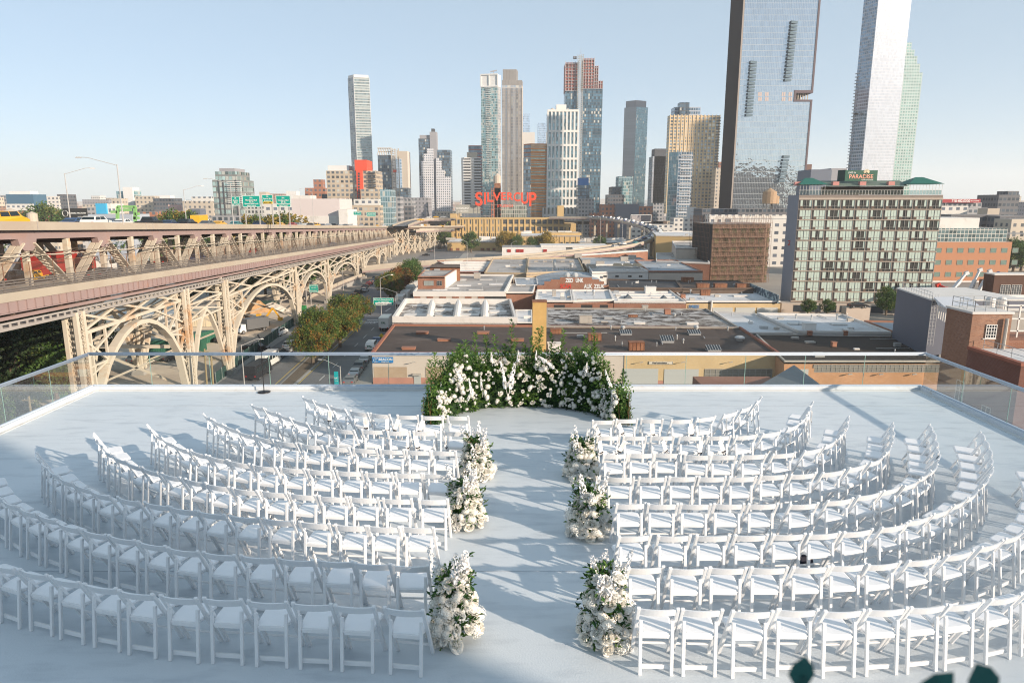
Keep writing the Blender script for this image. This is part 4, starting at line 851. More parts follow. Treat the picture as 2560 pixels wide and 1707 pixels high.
# ---------------------------------------------------------------- green road signs
sgreen = mat('sign_green', (.0, .30, .235), .5, var=.04); swhite = mat('sign_white', (.75, .76, .74), .6, var=.02); syel = mat('sign_yellow', (.75, .5, .03), .6); sblue = mat('sign_blue', (.03, .15, .45), .5)
def board(name, label, cat, x0, y0, x1, y1, Y, bgm, lines, group=None, frame=None, posts=None, zb=None, th=.12, pm=None):
    a, c_ = P(x0, y0, Y), P(x1, y1, Y); W = c_.x - a.x; Hh = a.z - c_.z; cx = (a.x + c_.x) / 2; t = thing(name, label, cat, (cx, Y, c_.z), 0, group)
    m = MB(); m.box(a.x, c_.x, Y, Y + th, c_.z, a.z); m.build('panel', bgm, t, bevel=0)
    if frame:
        m = MB(); e = frame[1]
        for q in ((a.x, c_.x, c_.z, c_.z + e), (a.x, c_.x, a.z - e, a.z), (a.x, a.x + e, c_.z + e, a.z - e), (c_.x - e, c_.x, c_.z + e, a.z - e)): m.box(q[0], q[1], Y - .03, Y - .004, q[2], q[3])
        m.build('border', frame[0], t)
    for (s, u, v, w_, h_, mt) in lines:   # u,v,w,h as fractions of the board
        text('lettering', s, W * w_, Hh * h_, mt, t, (a.x + W * u, Y - .03, c_.z + Hh * v), bold=.012, ext=.02)
    if posts:
        m = MB()
        for f in posts: m.box(a.x + W * f - .1, a.x + W * f + .1, Y + th + .01, Y + th + .25, zb, a.z)
        m.build('posts', pm or lampm, t)
    return t
YS = 158; zs = bz_(YS, 2.3); gg = 'green overhead road signs above the upper deck'
board('road_sign', 'green road sign reading Queens Blvd left lane, beside the glass tower', 'sign', 577, 491, 600.5, 514.5, YS, sgreen, [('Queens', .5, .56, .7, .16, swhite), ('Blvd', .5, .36, .5, .16, swhite), ('LEFT LANE', .5, .14, .8, .12, swhite), ('25', .5, .8, .2, .16, swhite)], gg, (swhite, .08), (.8,), zs)
board('road_sign', 'widest green road sign, reading Northern Blvd, 21 St and Queens Plaza South', 'sign', 605, 489, 651, 518, YS, sgreen, [('Northern Blvd', .5, .6, .65, .13, swhite), ('21 St', .5, .45, .3, .13, swhite), ('Queens Plaza South', .5, .29, .88, .13, swhite), ('RIGHT LANE', .5, .12, .5, .1, swhite), ('25A', .5, .8, .18, .15, swhite)], gg, (swhite, .08), (.1, .9), zs)
board('road_sign', 'green road sign with yellow strip reading Queens Blvd and Jackson Av', 'sign', 654, 487, 683, 511, YS, sgreen, [('Queens Blvd', .5, .58, .82, .15, swhite), ('Jackson Av', .5, .38, .82, .15, swhite), ('25', .5, .8, .16, .16, swhite)], gg, (swhite, .08), (.85,), zs)
a_ = P(658, 504.5, YS - .2); b_ = P(681, 509.5, YS - .2); m = MB(); m.box(a_.x, b_.x, YS - .14, YS - .04, b_.z, a_.z); rs = [o for o in COL.objects if o.get('label', '').startswith('green road sign with yellow')][0]; m.build('lane_strip', syel, rs); text('lettering', 'BOTH LANES', (b_.x - a_.x) * .85, .3, blkp, rs, ((a_.x + b_.x) / 2, YS - .17, (a_.z + b_.z) / 2))
board('road_sign', 'green road sign reading Northern Blvd, 21 St and Roosevelt Island', 'sign', 689, 489, 727, 517.5, YS, sgreen, [('Northern Blvd', .5, .58, .72, .14, swhite), ('21 St', .5, .42, .33, .14, swhite), ('Roosevelt Island', .5, .27, .88, .13, swhite), ('RIGHT LANE', .5, .11, .55, .1, swhite), ('25A', .5, .79, .2, .15, swhite)], gg, (swhite, .08), (.15, .85), zs)
board('road_sign', 'small far green road sign with arrow, left of a pair over the upper deck', 'sign', 883, 529, 903, 538, 300, sgreen, [('25  2 Av', .5, .6, .8, .3, swhite)], gg, (swhite, .1), (.9,), bz_(300, 2.3))
board('road_sign', 'small far green road sign reading Northern Blvd, right of a pair over the upper deck', 'sign', 916, 531, 940, 541, 300, sgreen, [('Northern Blvd', .5, .68, .75, .26, swhite), ('Queens Plaza South', .5, .3, .85, .24, swhite)], gg, (swhite, .1), (.9,), bz_(300, 2.3))
gh = 'green road signs over the street below the bridge'
board('road_sign', 'green sign reading Ed Koch Queensboro Br Upper Rdwy over the street by the warehouses', 'sign', 933, 744.5, 984, 763.5, 172, sgreen, [('Ed Koch Queensboro Br', .5, .76, .9, .2, swhite), ('Upper Rdwy', .58, .48, .45, .2, swhite), ('>', .28, .48, .06, .2, swhite)], gh, (swhite, .06), (1.08,), GR)
sg_ = [o for o in COL.objects if 'Ed Koch' in o.get('label', '')][0]; a_ = P(938, 756.5, 171.8); b_ = P(979, 762, 171.8); m = MB(); m.box(a_.x, b_.x, 171.86, 171.95, b_.z, a_.z); m.build('plate', swhite, sg_); text('lettering', 'PASSENGER CARS ONLY', (b_.x - a_.x) * .85, .3, blkp, sg_, ((a_.x + b_.x) / 2, 171.84, (a_.z + b_.z) / 2)); m = MB(); m.bar((P(933, 750, 172.3).x - .3, 172.3, a_.z - .3), (b_.x + 1.4, 172.3, a_.z - .3), .2, .3); m.build('gantry_arm', lampm, sg_)
board('road_sign', 'green sign reading Ed Koch Queensboro Br Upper Rdwy under the bridge arches', 'sign', 772.5, 711.5, 796, 730.5, 205, sgreen, [('Ed Koch Queensboro Br', .5, .8, .92, .16, swhite), ('Upper Rdwy', .5, .58, .6, .16, swhite), ('CARS ONLY', .5, .22, .8, .22, swhite)], gh, (swhite, .06), (-.4, .1), GR)
m = MB(); sg_ = [o for o in COL.objects if 'under the bridge arches' in o.get('label', '')][0]
# ---------------------------------------------------------------- traffic on the bridge
def bcar(kind, col, px, off, deck, label, dirn=1, grp=None, sc=None):
    u = (px - 1280) / FP; k = 3 if deck > 5 else 1; Y = (44 + off + u * k) / (-.9799 * u - .06)
    p = bp(Y, off, deck); vehicle(kind, col, p, math.pi / 2 * dirn + R(3.4) , label, grp or ('cars on the upper deck of the bridge' if deck < 5 else 'cars on the lower deck of the bridge'))
    return Y
UD = 2.35
bcar('van', 'yellow', 25, 7, UD, 'yellow taxi van on the upper bridge deck, cut by the left edge of the photo')
bcar('suv', 'white', 246, 7, UD, 'white sport utility car on the upper bridge deck in front of the grey warehouse')
bcar('sedan', 'blue', 190, 10.5, UD, 'dark blue car on the upper bridge deck below the noodle factory billboard')
bcar('sedan', 'white', 310, 11, UD, 'white car half hidden by the parapet below the green painted frame')
bcar('pickup', 'black', 376, 7, UD, 'black pickup truck on the upper bridge deck')
bcar('sedan', 'navy', 425, 9, UD, 'dark blue saloon just right of the black pickup on the upper deck')
bcar('suv', 'black', 470, 7.5, UD, 'black sport utility car in front of the white truck cab on the upper deck')
bcar('truck', 'yellow', 500, 14, UD, 'truck with white cab and yellow box on the upper bridge deck'); PROTO[('truck', 'yellow')].scale = (.8, .8, .8)
bcar('sedan', 'grey', 518, 7, UD, 'grey saloon in front of the yellow box truck on the upper deck')
bcar('sedan', 'yellow', 548, 8, UD, 'low yellow cab just left of the lamp post by the road signs')
bcar('sedan', 'teal', 590, 7.5, UD, 'blue-green saloon under the leftmost green road sign')
bcar('suv', 'navy', 648, 7.5, UD, 'dark blue sport utility car under the middle green road signs')
bcar('sedan', 'yellow', 700, 10.5, UD, 'yellow cab under the rightmost large green road sign')
cols_ = ['red', 'silver', 'white', 'black', 'yellow', 'navy', 'silver', 'black', 'white', 'grey', 'white', 'blue', 'silver', 'grey', 'white', 'yellow']
for i, c_ in enumerate(cols_):
    px = 730 + i * 15 if i < 8 else 850 + (i - 8) * 13
    bcar(['sedan', 'suv', 'sedan'][i % 3], c_, px, (7, 10.5, 14)[i % 3], UD, '%s car on the far upper deck, %s right of the road signs' % (c_, ordn(i + 1)))
bcar('van', 'white', 962, 13, UD, 'white van among the farthest cars on the upper deck')
LD = 8.62
bcar('suv', 'black', 52, 8, LD, 'black sport utility car on the lower deck behind the leftmost truss diagonal'); bcar('sedan', 'yellow', 96, 8, LD, 'yellow cab on the lower deck beside the black car', )
bcar('sedan', 'grey', 276, 2.1, LD, 'dark grey car on the outer lower lane behind the guard rail')
bcar('truck', 'red', 150, 8.2, LD, 'red box truck on the lower bridge deck, the left of two'); bcar('truck', 'red', 214, 8.2, LD, 'lettered red box truck on the lower bridge deck, right of two')
rt = [o for o in COL.objects if 'lettered red box truck' in o.get('label', '')][0]; rp = Vector(rt.location)
for (s, z, mt) in (('FOR THE', 2.9, swhite), ('THAT', 2.25, swhite), ('STORAGE INC', 1.6, blkp)):
    cu = text('lettering', s, 4.2 if len(s) > 5 else 2.4, .5, mt, None, (0, 0, 0), bold=.02); cu.parent = rt; cu.location = (5.0, 1.23, z); cu.rotation_euler = (math.pi / 2, 0, math.pi)
bcar('van', 'white', 290, 8.2, LD, 'white van on the lower deck right of the red trucks'); bcar('sedan', 'black', 420, 8, LD, 'black car on the lower deck in the middle bays'); bcar('sedan', 'navy', 500, 8, LD, 'dark blue car on the lower deck in the far middle bays')
bcar('sedan', 'red', 640, 8, LD, 'red car on the lower deck behind the fence netting'); bcar('sedan', 'blue', 832, 2.1, LD, 'small blue car on the outer lower lane, far along'); bcar('sedan', 'white', 945, 2.1, LD, 'white car at the far end of the outer lower lane')
# ================================================================ TREES
TREES = {}
def tree_proto(kind, seed, h, r, mt, nb=55, per=70, ls=.5):
    rd = random.Random(seed); t = thing('tree', 'x', 'tree'); m = MB(); m.tube((0, 0, 0), (.1, .05, h * .42), r * .09, 7, r * .06)
    for i in range(7): a = i * .9 + rd.random(); m.tube((.1, .05, h * (.28 + .04 * i)), (math.cos(a) * r * .6, math.sin(a) * r * .6, h * (.55 + .05 * i)), r * .035, 5, .02)
    m.build('trunk', mat('bark', (.12, .09, .065), .9, var=.3, ns=3), t, local=True); m = MB()
    for i in range(nb):
        a = rd.uniform(0, 6.28); q = math.sqrt(rd.random()); z = rd.uniform(-1, 1); rr = r * math.sqrt(max(.05, 1 - z * z)) * q * .95; c_ = Vector((math.cos(a) * rr, math.sin(a) * rr, h * .64 + z * h * .33)); cr = r * rd.uniform(.16, .30)
        for _ in range(per):
            v = Vector((rd.gauss(0, 1), rd.gauss(0, 1), rd.gauss(0, .8))).normalized() * cr * rd.uniform(.5, 1.05); leaf(m, c_ + v, v + Vector((rd.uniform(-1, 1), rd.uniform(-1, 1), rd.uniform(-1, .6))) * cr, (rd.uniform(-1, 1), rd.uniform(-1, 1), 1), ls * rd.uniform(.6, 1.3), ls * .6)
    m.build('crown', mt, t, local=True, uv=False); TREES[kind] = t; t['used'] = 0; return t
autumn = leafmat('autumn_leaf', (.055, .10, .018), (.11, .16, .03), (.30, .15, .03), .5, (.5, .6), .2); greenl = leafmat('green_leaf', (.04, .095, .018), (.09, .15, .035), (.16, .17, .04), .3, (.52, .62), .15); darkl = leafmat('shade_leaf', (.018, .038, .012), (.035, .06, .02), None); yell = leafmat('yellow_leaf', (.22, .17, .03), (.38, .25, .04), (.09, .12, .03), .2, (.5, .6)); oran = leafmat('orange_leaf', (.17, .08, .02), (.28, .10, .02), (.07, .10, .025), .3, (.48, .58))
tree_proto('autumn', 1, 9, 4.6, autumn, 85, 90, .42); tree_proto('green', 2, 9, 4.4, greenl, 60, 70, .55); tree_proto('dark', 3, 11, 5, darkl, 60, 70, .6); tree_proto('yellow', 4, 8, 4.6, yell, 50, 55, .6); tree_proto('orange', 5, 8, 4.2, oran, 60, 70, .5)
def tree(kind, p, h, label, grp='trees in the streets around the bridge', rz=None):
    t = TREES[kind]; h0 = {'autumn': 9, 'green': 9, 'dark': 11, 'yellow': 8, 'orange': 8}[kind]; rz = rz if rz is not None else random.random() * 6
    if not t['used']: t['used'] = 1; t.location = p; t.rotation_euler = (0, 0, rz); t.scale = (h / h0,) * 3; t['label'] = label; t['group'] = grp; return t
    c_ = dup(t, p, rz, label, grp, h / h0); return c_
gg2 = GR + .18
for i, (x, y, h, lb) in enumerate(((-38.0, 127, 7.4, 'broad tree turning orange on the median, nearest the deck'), (-39.0, 136, 9.2, 'broad green and orange tree on the median, second from the deck'), (-36.8, 143, 8.2, 'orange tinted tree on the median, third from the deck'), (-38.9, 157, 9.0, 'green tree at the far end of the near median'), (-38.6, 168, 7.6, 'small orange tinted tree behind the near median group'))): tree('autumn', (x, y, gg2), h, lb)
for i, (x, y, h, k, lb) in enumerate(((-38.5, 214, 8.5, 'autumn', 'green and rust tree at the near tip of the far median'), (-38.6, 222, 8, 'orange', 'rusty orange tree on the far median'), (-38, 232, 8.5, 'orange', 'orange tree in the middle of the far median'), (-36.5, 244, 9.5, 'green', 'green tree on the far median beside the overpass'), (-37.2, 256, 9, 'green', 'green tree at the far end of the far median'))): tree(k, (x, y, gg2), h, lb)
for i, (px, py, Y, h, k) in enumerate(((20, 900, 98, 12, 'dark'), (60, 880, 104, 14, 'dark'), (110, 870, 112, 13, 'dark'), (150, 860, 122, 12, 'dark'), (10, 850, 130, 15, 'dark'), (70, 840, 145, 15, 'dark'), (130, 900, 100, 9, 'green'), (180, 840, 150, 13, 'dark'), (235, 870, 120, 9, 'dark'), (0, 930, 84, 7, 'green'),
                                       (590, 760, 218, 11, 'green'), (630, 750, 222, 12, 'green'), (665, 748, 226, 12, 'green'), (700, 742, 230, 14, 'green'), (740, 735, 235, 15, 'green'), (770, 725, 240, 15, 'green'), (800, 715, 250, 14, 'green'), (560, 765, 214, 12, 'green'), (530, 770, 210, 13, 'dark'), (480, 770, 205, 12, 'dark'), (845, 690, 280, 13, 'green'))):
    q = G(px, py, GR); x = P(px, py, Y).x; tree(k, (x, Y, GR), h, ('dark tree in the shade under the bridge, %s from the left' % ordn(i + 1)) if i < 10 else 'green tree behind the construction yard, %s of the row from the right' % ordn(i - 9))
for i, (px, Y, h) in enumerate(((205, 80, 3), (255, 84, 3.2), (600, 96, 2.6), (570, 98, 2.2), (640, 100, 2.4))):
    x = P(px, 950, Y).x; tree('green' if i < 2 else 'orange', (x, Y, GR), h, 'low leafy shrub beyond the glass railing, %s from the left' % ordn(i + 1), 'low shrubs beyond the glass railing')
# ================================================================ WAREHOUSE DISTRICT
tanb = brick('tan_brick', (.60, .44, .235), (.54, .39, .20), (.45, .36, .24), .4, .14); beige = mat('beige_render', (.50, .44, .38), .85, var=.1, ns=.3, c2=(.40, .35, .30), t=(.55, .7)); redb = brick('red_brick', (.29, .125, .075), (.23, .095, .055), (.34, .24, .19), .4, .14)
orb = brick('orange_brick', (.56, .31, .16), (.44, .21, .10), (.44, .3, .2), .4, .14); dkb = brick('dark_brick', (.20, .085, .06), (.15, .06, .045), (.2, .14, .12), .36, .12); brn = brick('brown_brick', (.33, .175, .11), (.21, .10, .065), (.30, .22, .17), .34, .12)
wpar = mat('white_parapet', (.62, .60, .57), .75, var=.1, ns=.3, c2=(.45, .42, .38), t=(.58, .72)); coping = mat('red_coping', (.27, .10, .065), .7, var=.2, ns=1)
def rmat(name, c, c2, c3, lo, hi, st=(.6, 1.3, 1), seam=1.0, sdir=0, sc=.16):
    """flat roof: base colour, broad worn patches, dark ponding stains, fine grain and felt seams"""
    b = NB(name); n1 = b.noise(sc, 10, stretch=st, rough=.7); n2 = b.noise(.07, 5, rough=.6); n3 = b.noise(2.4, 6, rough=.75); sx = b.n('ShaderNodeSeparateXYZ'); b.l(b.co(), sx.inputs[0])
    col = b.mix(b.ramp(n1, lo, hi), c, c2); col = b.mix(b.mth('MULTIPLY', b.ramp(n2, .52, .66), .55), col, c3); col = b.mix(b.mth('MULTIPLY', b.ramp(n3, .45, .75), .35), col, tuple(q * .55 for q in c))
    sm = b.mth('LESS_THAN', b.mth('FRACT', b.mth('DIVIDE', sx.outputs[sdir], seam)), .07 / seam); col = b.mix(b.mth('MULTIPLY', sm, .5), col, tuple(q * .5 for q in c))
    b.bump(n3, .4, .03); MC[name] = b.fin(col, .85); return MC[name]
r_dark = rmat('roof_tar', (.075, .055, .045), (.15, .125, .11), (.045, .035, .03), .5, .72, seam=.95, sdir=1); r_mot = rmat('roof_mottled', (.44, .43, .42), (.055, .042, .035), (.20, .17, .13), .47, .52, st=(.7, 1.2, 1), sc=.45)
r_white = rmat('roof_white', (.60, .61, .62), (.47, .47, .47), (.36, .34, .31), .5, .68, seam=1.9); r_grey = rmat('roof_grey', (.42, .40, .38), (.24, .21, .185), (.13, .11, .10), .5, .64, st=(.35, 1.6, 1), seam=1.9, sdir=1); r_snow = rmat('roof_patchy', (.58, .57, .55), (.12, .10, .085), (.30, .27, .24), .47, .52, st=(.7, 1, 1), sc=.4)
r_blue = rmat('roof_bluegrey', (.34, .38, .42), (.18, .21, .24), (.13, .14, .15), .5, .62, seam=1.4); shut = mat('roller_shutter', (.46, .475, .46), .5, metal=.3, var=.08, ns=.4, st=(.05, .05, 12)); dglass = mat('dark_window', (.05, .06, .07), .12, metal=.2, var=.4, ns=.7); frm = mat('window_frame', (.30, .29, .27), .6, var=.1); frw = mat('window_frame_white', (.62, .61, .58), .6)
bluet = mat('blue_tarp', (.06, .19, .45), .7, var=.2, ns=2); slate = mat('slate_roof', (.13, .15, .165), .7, var=.25, ns=.8, st=(4, .3, 1)); vent = mat('vent_metal', (.45, .46, .46), .4, metal=.5, var=.1); rust = mat('rust_box', (.20, .085, .045), .8, var=.3, ns=.8, c2=(.28, .13, .07))
ac = mat('ac_unit', (.40, .37, .33), .6, metal=.1, var=.15, ns=.8)
def wz(dz): return H - dz
def roofb(name, label, pts, dz, wm, rm, par=(.7, .35), pm=None, base=GR, cat='building', cop=None):
    z = wz(dz); W = [G(px, py, z) for px, py in pts]; cx = sum((p.x for p in W)) / len(W); cy = sum(p.y for p in W) / len(W)
    t = thing(name, label, cat, (cx, cy, base)); poly = [(p.x, p.y) for p in W]; m = MB(); m.prism(poly, base, z - .05, top=False); m.build('wall', wm, t)
    m = MB(); m.prism([(p[0], p[1]) for p in poly], z - .3, z - .02); m.build('roof', rm, t); t['z'] = z
    if par:
        h, wd = par; m = MB(); n = len(poly); c_ = Vector((cx, cy))
        ins = []
        for p in poly: d = (c_ - Vector(p)); d = Vector((math.copysign(wd, d.x), math.copysign(wd, d.y))); ins.append((p[0] + d.x, p[1] + d.y))
        for i in range(n):
            j = (i + 1) % n; m.prism([poly[i], poly[j], ins[j], ins[i]], z - .05 - i * .002, z + h - i * .003)
        m.build('parapet', pm or wpar, t)
        if cop:
            m = MB()
            for i in range(n): j = (i + 1) % n; a, c2_ = Vector((*poly[i], z + h + .05)), Vector((*poly[j], z + h + .05 + .002 * i)); m.bar(a, c2_, .4, .1)
            m.build('coping', cop, t)
        rd = random.Random(int(cx * 7 + cy * 13)); q = [Vector((*p, z)) for p in poly]; A_ = abs((q[1] - q[0]).length * (q[3] - q[0]).length)
        for k in range(min(9, int(A_ / 45))):
            u, v = rd.uniform(.08, .92), rd.uniform(.12, .88); p = (q[0].lerp(q[1], u)).lerp(q[3].lerp(q[2], u), v); m = MB(); e = rd.random()
            if e < .45: m.tube(p, p + Vector((0, 0, rd.uniform(.4, 1.0))), .09, 6); m.lathe([(.16, rd.uniform(.4, .6)), (.02, .8)], p, 6); m.build('roof_pipe', vent, t)
            elif e < .75: w_ = rd.uniform(.4, .9); m.box(p.x - w_, p.x + w_, p.y - w_ * .6, p.y + w_ * .6, z, z + rd.uniform(.2, .7)); m.build('roof_hatch', rd.choice([ac, wpar, vent]), t)
            else: L_ = rd.uniform(3, 9); m.bar(p + Vector((0, 0, .15)), p + Vector((L_ if e < .88 else .3, .3 if e < .88 else L_ * .6, .15)), .12, .1); m.build('roof_duct', vent, t)
    return t
def win(t, x0, x1, Y, z0, z1, gm=None, fm=None, nx=2, nz=2, name='window', d=.12, axis='x'):
    """a window: frame, bars and pane in one mesh, on a wall facing -Y (axis x) or -X (axis y)"""
    m = MB(); f = .07
    def bx(a0, a1, e0, e1, c0, c1):
        if axis == 'x': m.box(a0, a1, Y + e0, Y + e1, c0, c1)
        else: m.box(Y + e0, Y + e1, a0, a1, c0, c1)
    m.m = 1; bx(x0, x1, -.03, -.01, z0, z1); m.m = 0
    bx(x0, x1, -.09, -.03, z0, z0 + f); bx(x0, x1, -.09, -.03, z1 - f, z1); bx(x0, x0 + f, -.09, -.03, z0 + f, z1 - f); bx(x1 - f, x1, -.09, -.03, z0 + f, z1 - f)
    for i in range(1, nx): a = x0 + (x1 - x0) * i / nx; bx(a - .03, a + .03, -.08, -.031, z0 + f, z1 - f)
    for i in range(1, nz): a = z0 + (z1 - z0) * i / nz; bx(x0 + f, x1 - f, -.075, -.032, a - .03, a + .03)
    return m.build(name, [fm or frm, gm or dglass], t)
def wpx(t, x0, y0, x1, y1, Y, **k): a, c_ = P(x0, y0, Y), P(x1, y1, Y); return win(t, a.x, c_.x, Y, c_.z, a.z, **k)
def skylight(p, w, d, h, label, kind='glass', base=None, grp='skylights and vents on the warehouse roofs'):
    t = thing('skylight' if kind != 'vent' else 'roof_vent', label, 'skylight' if kind != 'vent' else 'vent', p, 0, grp); m = MB(); x, y, z = p
    if kind == 'glass':
        m.box(x - w / 2, x + w / 2, y - d / 2, y + d / 2, z, z + h * .35); m.build('frame', vent, t); m = MB(); m.add([(x - w / 2, y - d / 2, z + h * .35), (x + w / 2, y - d / 2, z + h * .35), (x + w / 2, y + d / 2, z + h), (x - w / 2, y + d / 2, z + h)], [(0, 1, 2, 3)]); m.add([(x - w / 2, y - d / 2, z + .35 * h), (x - w / 2, y + d / 2, z + h), (x - w / 2, y + d / 2, z + .35 * h)], [(0, 1, 2)]); m.add([(x + w / 2, y - d / 2, z + .35 * h), (x + w / 2, y + d / 2, z + .35 * h), (x + w / 2, y + d / 2, z + h)], [(0, 1, 2)]); m.build('pane', dglass, t)
        m = MB()
        for i in range(6): xx = x - w / 2 + w * i / 5; m.bar((xx, y - d / 2, z + h * .38), (xx, y + d / 2, z + h * 1.03), .09, .09)
        m.build('glazing_bars', vent, t)
    elif kind == 'vent':
        m.lathe([(w * .3, 0), (w * .3, h * .45), (w * .5, h * .5), (w * .5, h * .7), (w * .3, h), (0.01, h)], p, 12); m.build('cowl', vent, t, smooth=False)
    elif kind == 'pipe': m.tube((x, y, z), (x, y, z + h), w / 2, 8); m.lathe([(w * .8, h), (w * .8, h + .1), (.01, h + .35)], p, 8); m.build('pipe', vent, t)
    else:
        mt = {'rust': rust, 'box': coping2, 'ac': ac, 'white': wpar}[kind]; m.box(x - w / 2, x + w / 2, y - d / 2, y + d / 2, z, z + h); m.build('casing', mt, t, bevel=.04)
        m = MB(); m.box(x - w / 2 - .08, x + w / 2 + .08, y - d / 2 - .08, y + d / 2 + .08, z + h, z + h + .07)
        if kind == 'ac':
            for k in range(4): m.box(x + w * .22, x + w * .5 + .03, y - d / 2 - .06, y - d / 2 - .01, z + h * (.15 + k * .2), z + h * (.22 + k * .2))
        if kind == 'rust':
            for k in range(5): m.bar((x - w / 2 + w * k / 4, y - d / 2 - .03, z), (x - w / 2 + w * k / 4, y - d / 2 - .03, z + h), .06, .06)
        m.build('lid', mt, t)
    return t
coping2 = mat('terracotta_box', (.32, .15, .095), .7, var=.12, ns=.5)
def sky_px(px, py, dz, w, d, h, label, kind): q = G(px, py, wz(dz)); return skylight((q.x, q.y, q.z), w, d, h, label, kind)
# --- the long warehouse straight ahead
B1 = roofb('warehouse', 'long low brick warehouse with dark tar roof directly beyond the deck', [(930, 885), (1946, 885), (1850, 821), (985, 814)], 25.3, beige, r_dark, (.25, .3), coping2, cop=coping)
F = G(930, 885, wz(25.3)); F2 = G(1946, 885, wz(25.3)); yw = F.y; zt = wz(25.3) + .1
def X1(px, py=920): return P(px, py, yw).x
def Zy(py): return P(1280, py, yw).z
m = MB(); m.box(X1(1560), F2.x + .02, yw - .12, yw - .01, Zy(951), zt + .25); m.build('brick_facing', tanb, B1)
m = MB(); m.box(X1(1560), F2.x + .02, yw - .13, yw - .01, GR, Zy(951.3)); m.box(F.x, X1(1034), yw - .13, yw - .01, GR, Zy(944)); m.box(X1(1052), X1(1180), yw - .13, yw - .01, GR, Zy(944)); m.build('brick_base', mat('painted_base', (.40, .20, .15), .85, var=.2, ns=.5, c2=(.30, .16, .12), t=(.5, .6)), B1)
m = MB(); m.box(X1(935), X1(1017), yw - .06, yw - .01, Zy(943), Zy(917)); m.build('bricked_window', brick('pale_brown_brick', (.42, .31, .21), (.36, .26, .17), (.4, .33, .26), .4, .14), B1); m = MB(); m.box(X1(1064), X1(1125), yw - .06, yw - .01, Zy(943), Zy(917)); m.build('bricked_window', MC['pale_brown_brick'], B1)
for a, c_, nm in ((1560, 1645.5, 'l'), (1660.5, 1746.5, 'r')): m = MB(); m.box(X1(a), X1(c_), yw - .2, yw - .14, GR, Zy(921 if nm == 'l' else 922)); m.build('roller_door', shut, B1)
m = MB(); m.box(X1(1034.5), X1(1052), yw - .2, yw - .14, GR, Zy(937)); m.build('door', shut, B1); m = MB(); m.box(X1(1032), X1(1053), yw - .6, yw - .02, Zy(937), Zy(933)); m.build('door_hood', ac, B1)
wpx(B1, 1762, 922, 1929, 947, yw - .13, nx=12, nz=2, gm=mat('dusty_glass', (.20, .19, .165), .4, var=.3, ns=.4))
for i, px in enumerate((1037, 1602, 1705, 1824, 1943)):
    a = P(px, 905, yw - .1); m = MB(); m.bar(a, a + Vector((-.1, -.8, .15)), .06, .06); m.bar(a + Vector((-.35, -.85, .12)), a + Vector((.25, -.85, .2)), .22, .1); m.build('wall_light', ac, B1)
board('shop_sign', 'blue BEACON building products sign on the beige warehouse wall', 'sign', 930.5, 892.5, 983, 907, yw - .25, mat('beacon_blue', (.02, .17, .42), .5), [('BEACON', .64, .62, .64, .5, swhite), ('Building Products', .62, .2, .5, .17, swhite)])
sb = [o for o in COL.objects if 'BEACON' in o.get('label', '')][0]; a_ = P(939.5, 899.5, yw - .3); m = MB()
for k in range(16): a0, a1 = k * math.pi / 8, (k + 1) * math.pi / 8; m.bar(a_ + Vector((.42 * math.cos(a0), 0, .42 * math.sin(a0))), a_ + Vector((.42 * math.cos(a1), 0, .42 * math.sin(a1))), .08, .02, up=(0, 0, 1))
m.bar(a_ + Vector((-.2, 0, .12)), a_ + Vector((.2, 0, .12)), .09, .02); m.bar(a_ + Vector((0, 0, -.3)), a_ + Vector((0, 0, .3)), .02, .09, up=(0, 1, 0)); m.build('emblem', swhite, sb)
board('shop_sign', 'pale Paul associates sign on the tan brick warehouse wall', 'sign', 1622.5, 903.5, 1682, 910.5, yw - .25, mat('sign_cream', (.6, .54, .44), .6), [('Paul associates ...', .5, .5, .82, .6, blkp)], None, (frm, .06))
for px, py in ((1056, 834), (1110, 852), (1022, 873), (1208, 834), (1294, 852)): sky_px(px, py, 25.3, 2.3, 1.2, .35, 'flat terracotta roof hatch on the dark tar roof, near pixel column of %s' % ('the left edge, upper row' if px == 1056 else 'the left edge, middle row' if px == 1110 else 'the left edge, lowest' if px == 1022 else 'the chimney, upper row' if px == 1208 else 'the chimney, lower row'), 'box')
for o in COL.objects:
    if 'near pixel column of' in o.get('label', ''): o['label'] = o['label'].replace('near pixel column of', 'towards')
for i, (px, py, k, w, d, h, lb) in enumerate(((1390, 833, 'rust', 2.2, 1.5, .9, 'rusty roof box just right of the chimney, behind the flowers'), (1486, 850, 'rust', 2.4, 1.6, 1.2, 'rusty roof box behind the right sprigs of the hedge'), (1590, 874, 'rust', 2.6, 1.6, 1.4, 'large rusty roof box nearest the tan brick wall'),
      (1564, 836, 'glass', 2.2, 1.6, .8, 'glazed skylight in front of the left mushroom vent'), (1735, 836, 'glass', 2.3, 1.6, .8, 'glazed skylight in front of the middle mushroom vent'), (1667, 855, 'glass', 2.3, 1.8, 1.1, 'largest glazed skylight in the middle of the tar roof'), (1783, 877, 'glass', 2.3, 1.6, .9, 'glazed skylight nearest the tan brick wall'),
      (1557, 826, 'vent', 1.0, 1, 1.0, 'mushroom vent on the left of the tar roof'), (1740, 826, 'vent', 1.1, 1, 1.1, 'mushroom vent in the middle of the tar roof'), (1849, 852, 'vent', 1.9, 1, .95, 'broad round vent at the right of the tar roof'),
      (1527, 824, 'pipe', .25, 0, .6, 'small pipe vent left of the left mushroom vent'), (1692, 849, 'pipe', .25, 0, .7, 'small pipe vent right of the largest skylight'), (1708, 858, 'pipe', .25, 0, .6, 'small pipe vent below and right of the largest skylight'), (1538, 852, 'pipe', .22, 0, .7, 'small pipe vent above the large rusty box'), (1819, 827, 'pipe', .3, 0, .6, 'small pipe vent at the back right corner of the tar roof'),
      (1385, 880, 'white', 2.2, 1.6, 1.6, 'pale metal housing behind the middle of the flower hedge'))): sky_px(px, py, 25.3, w, d, h, lb, k)
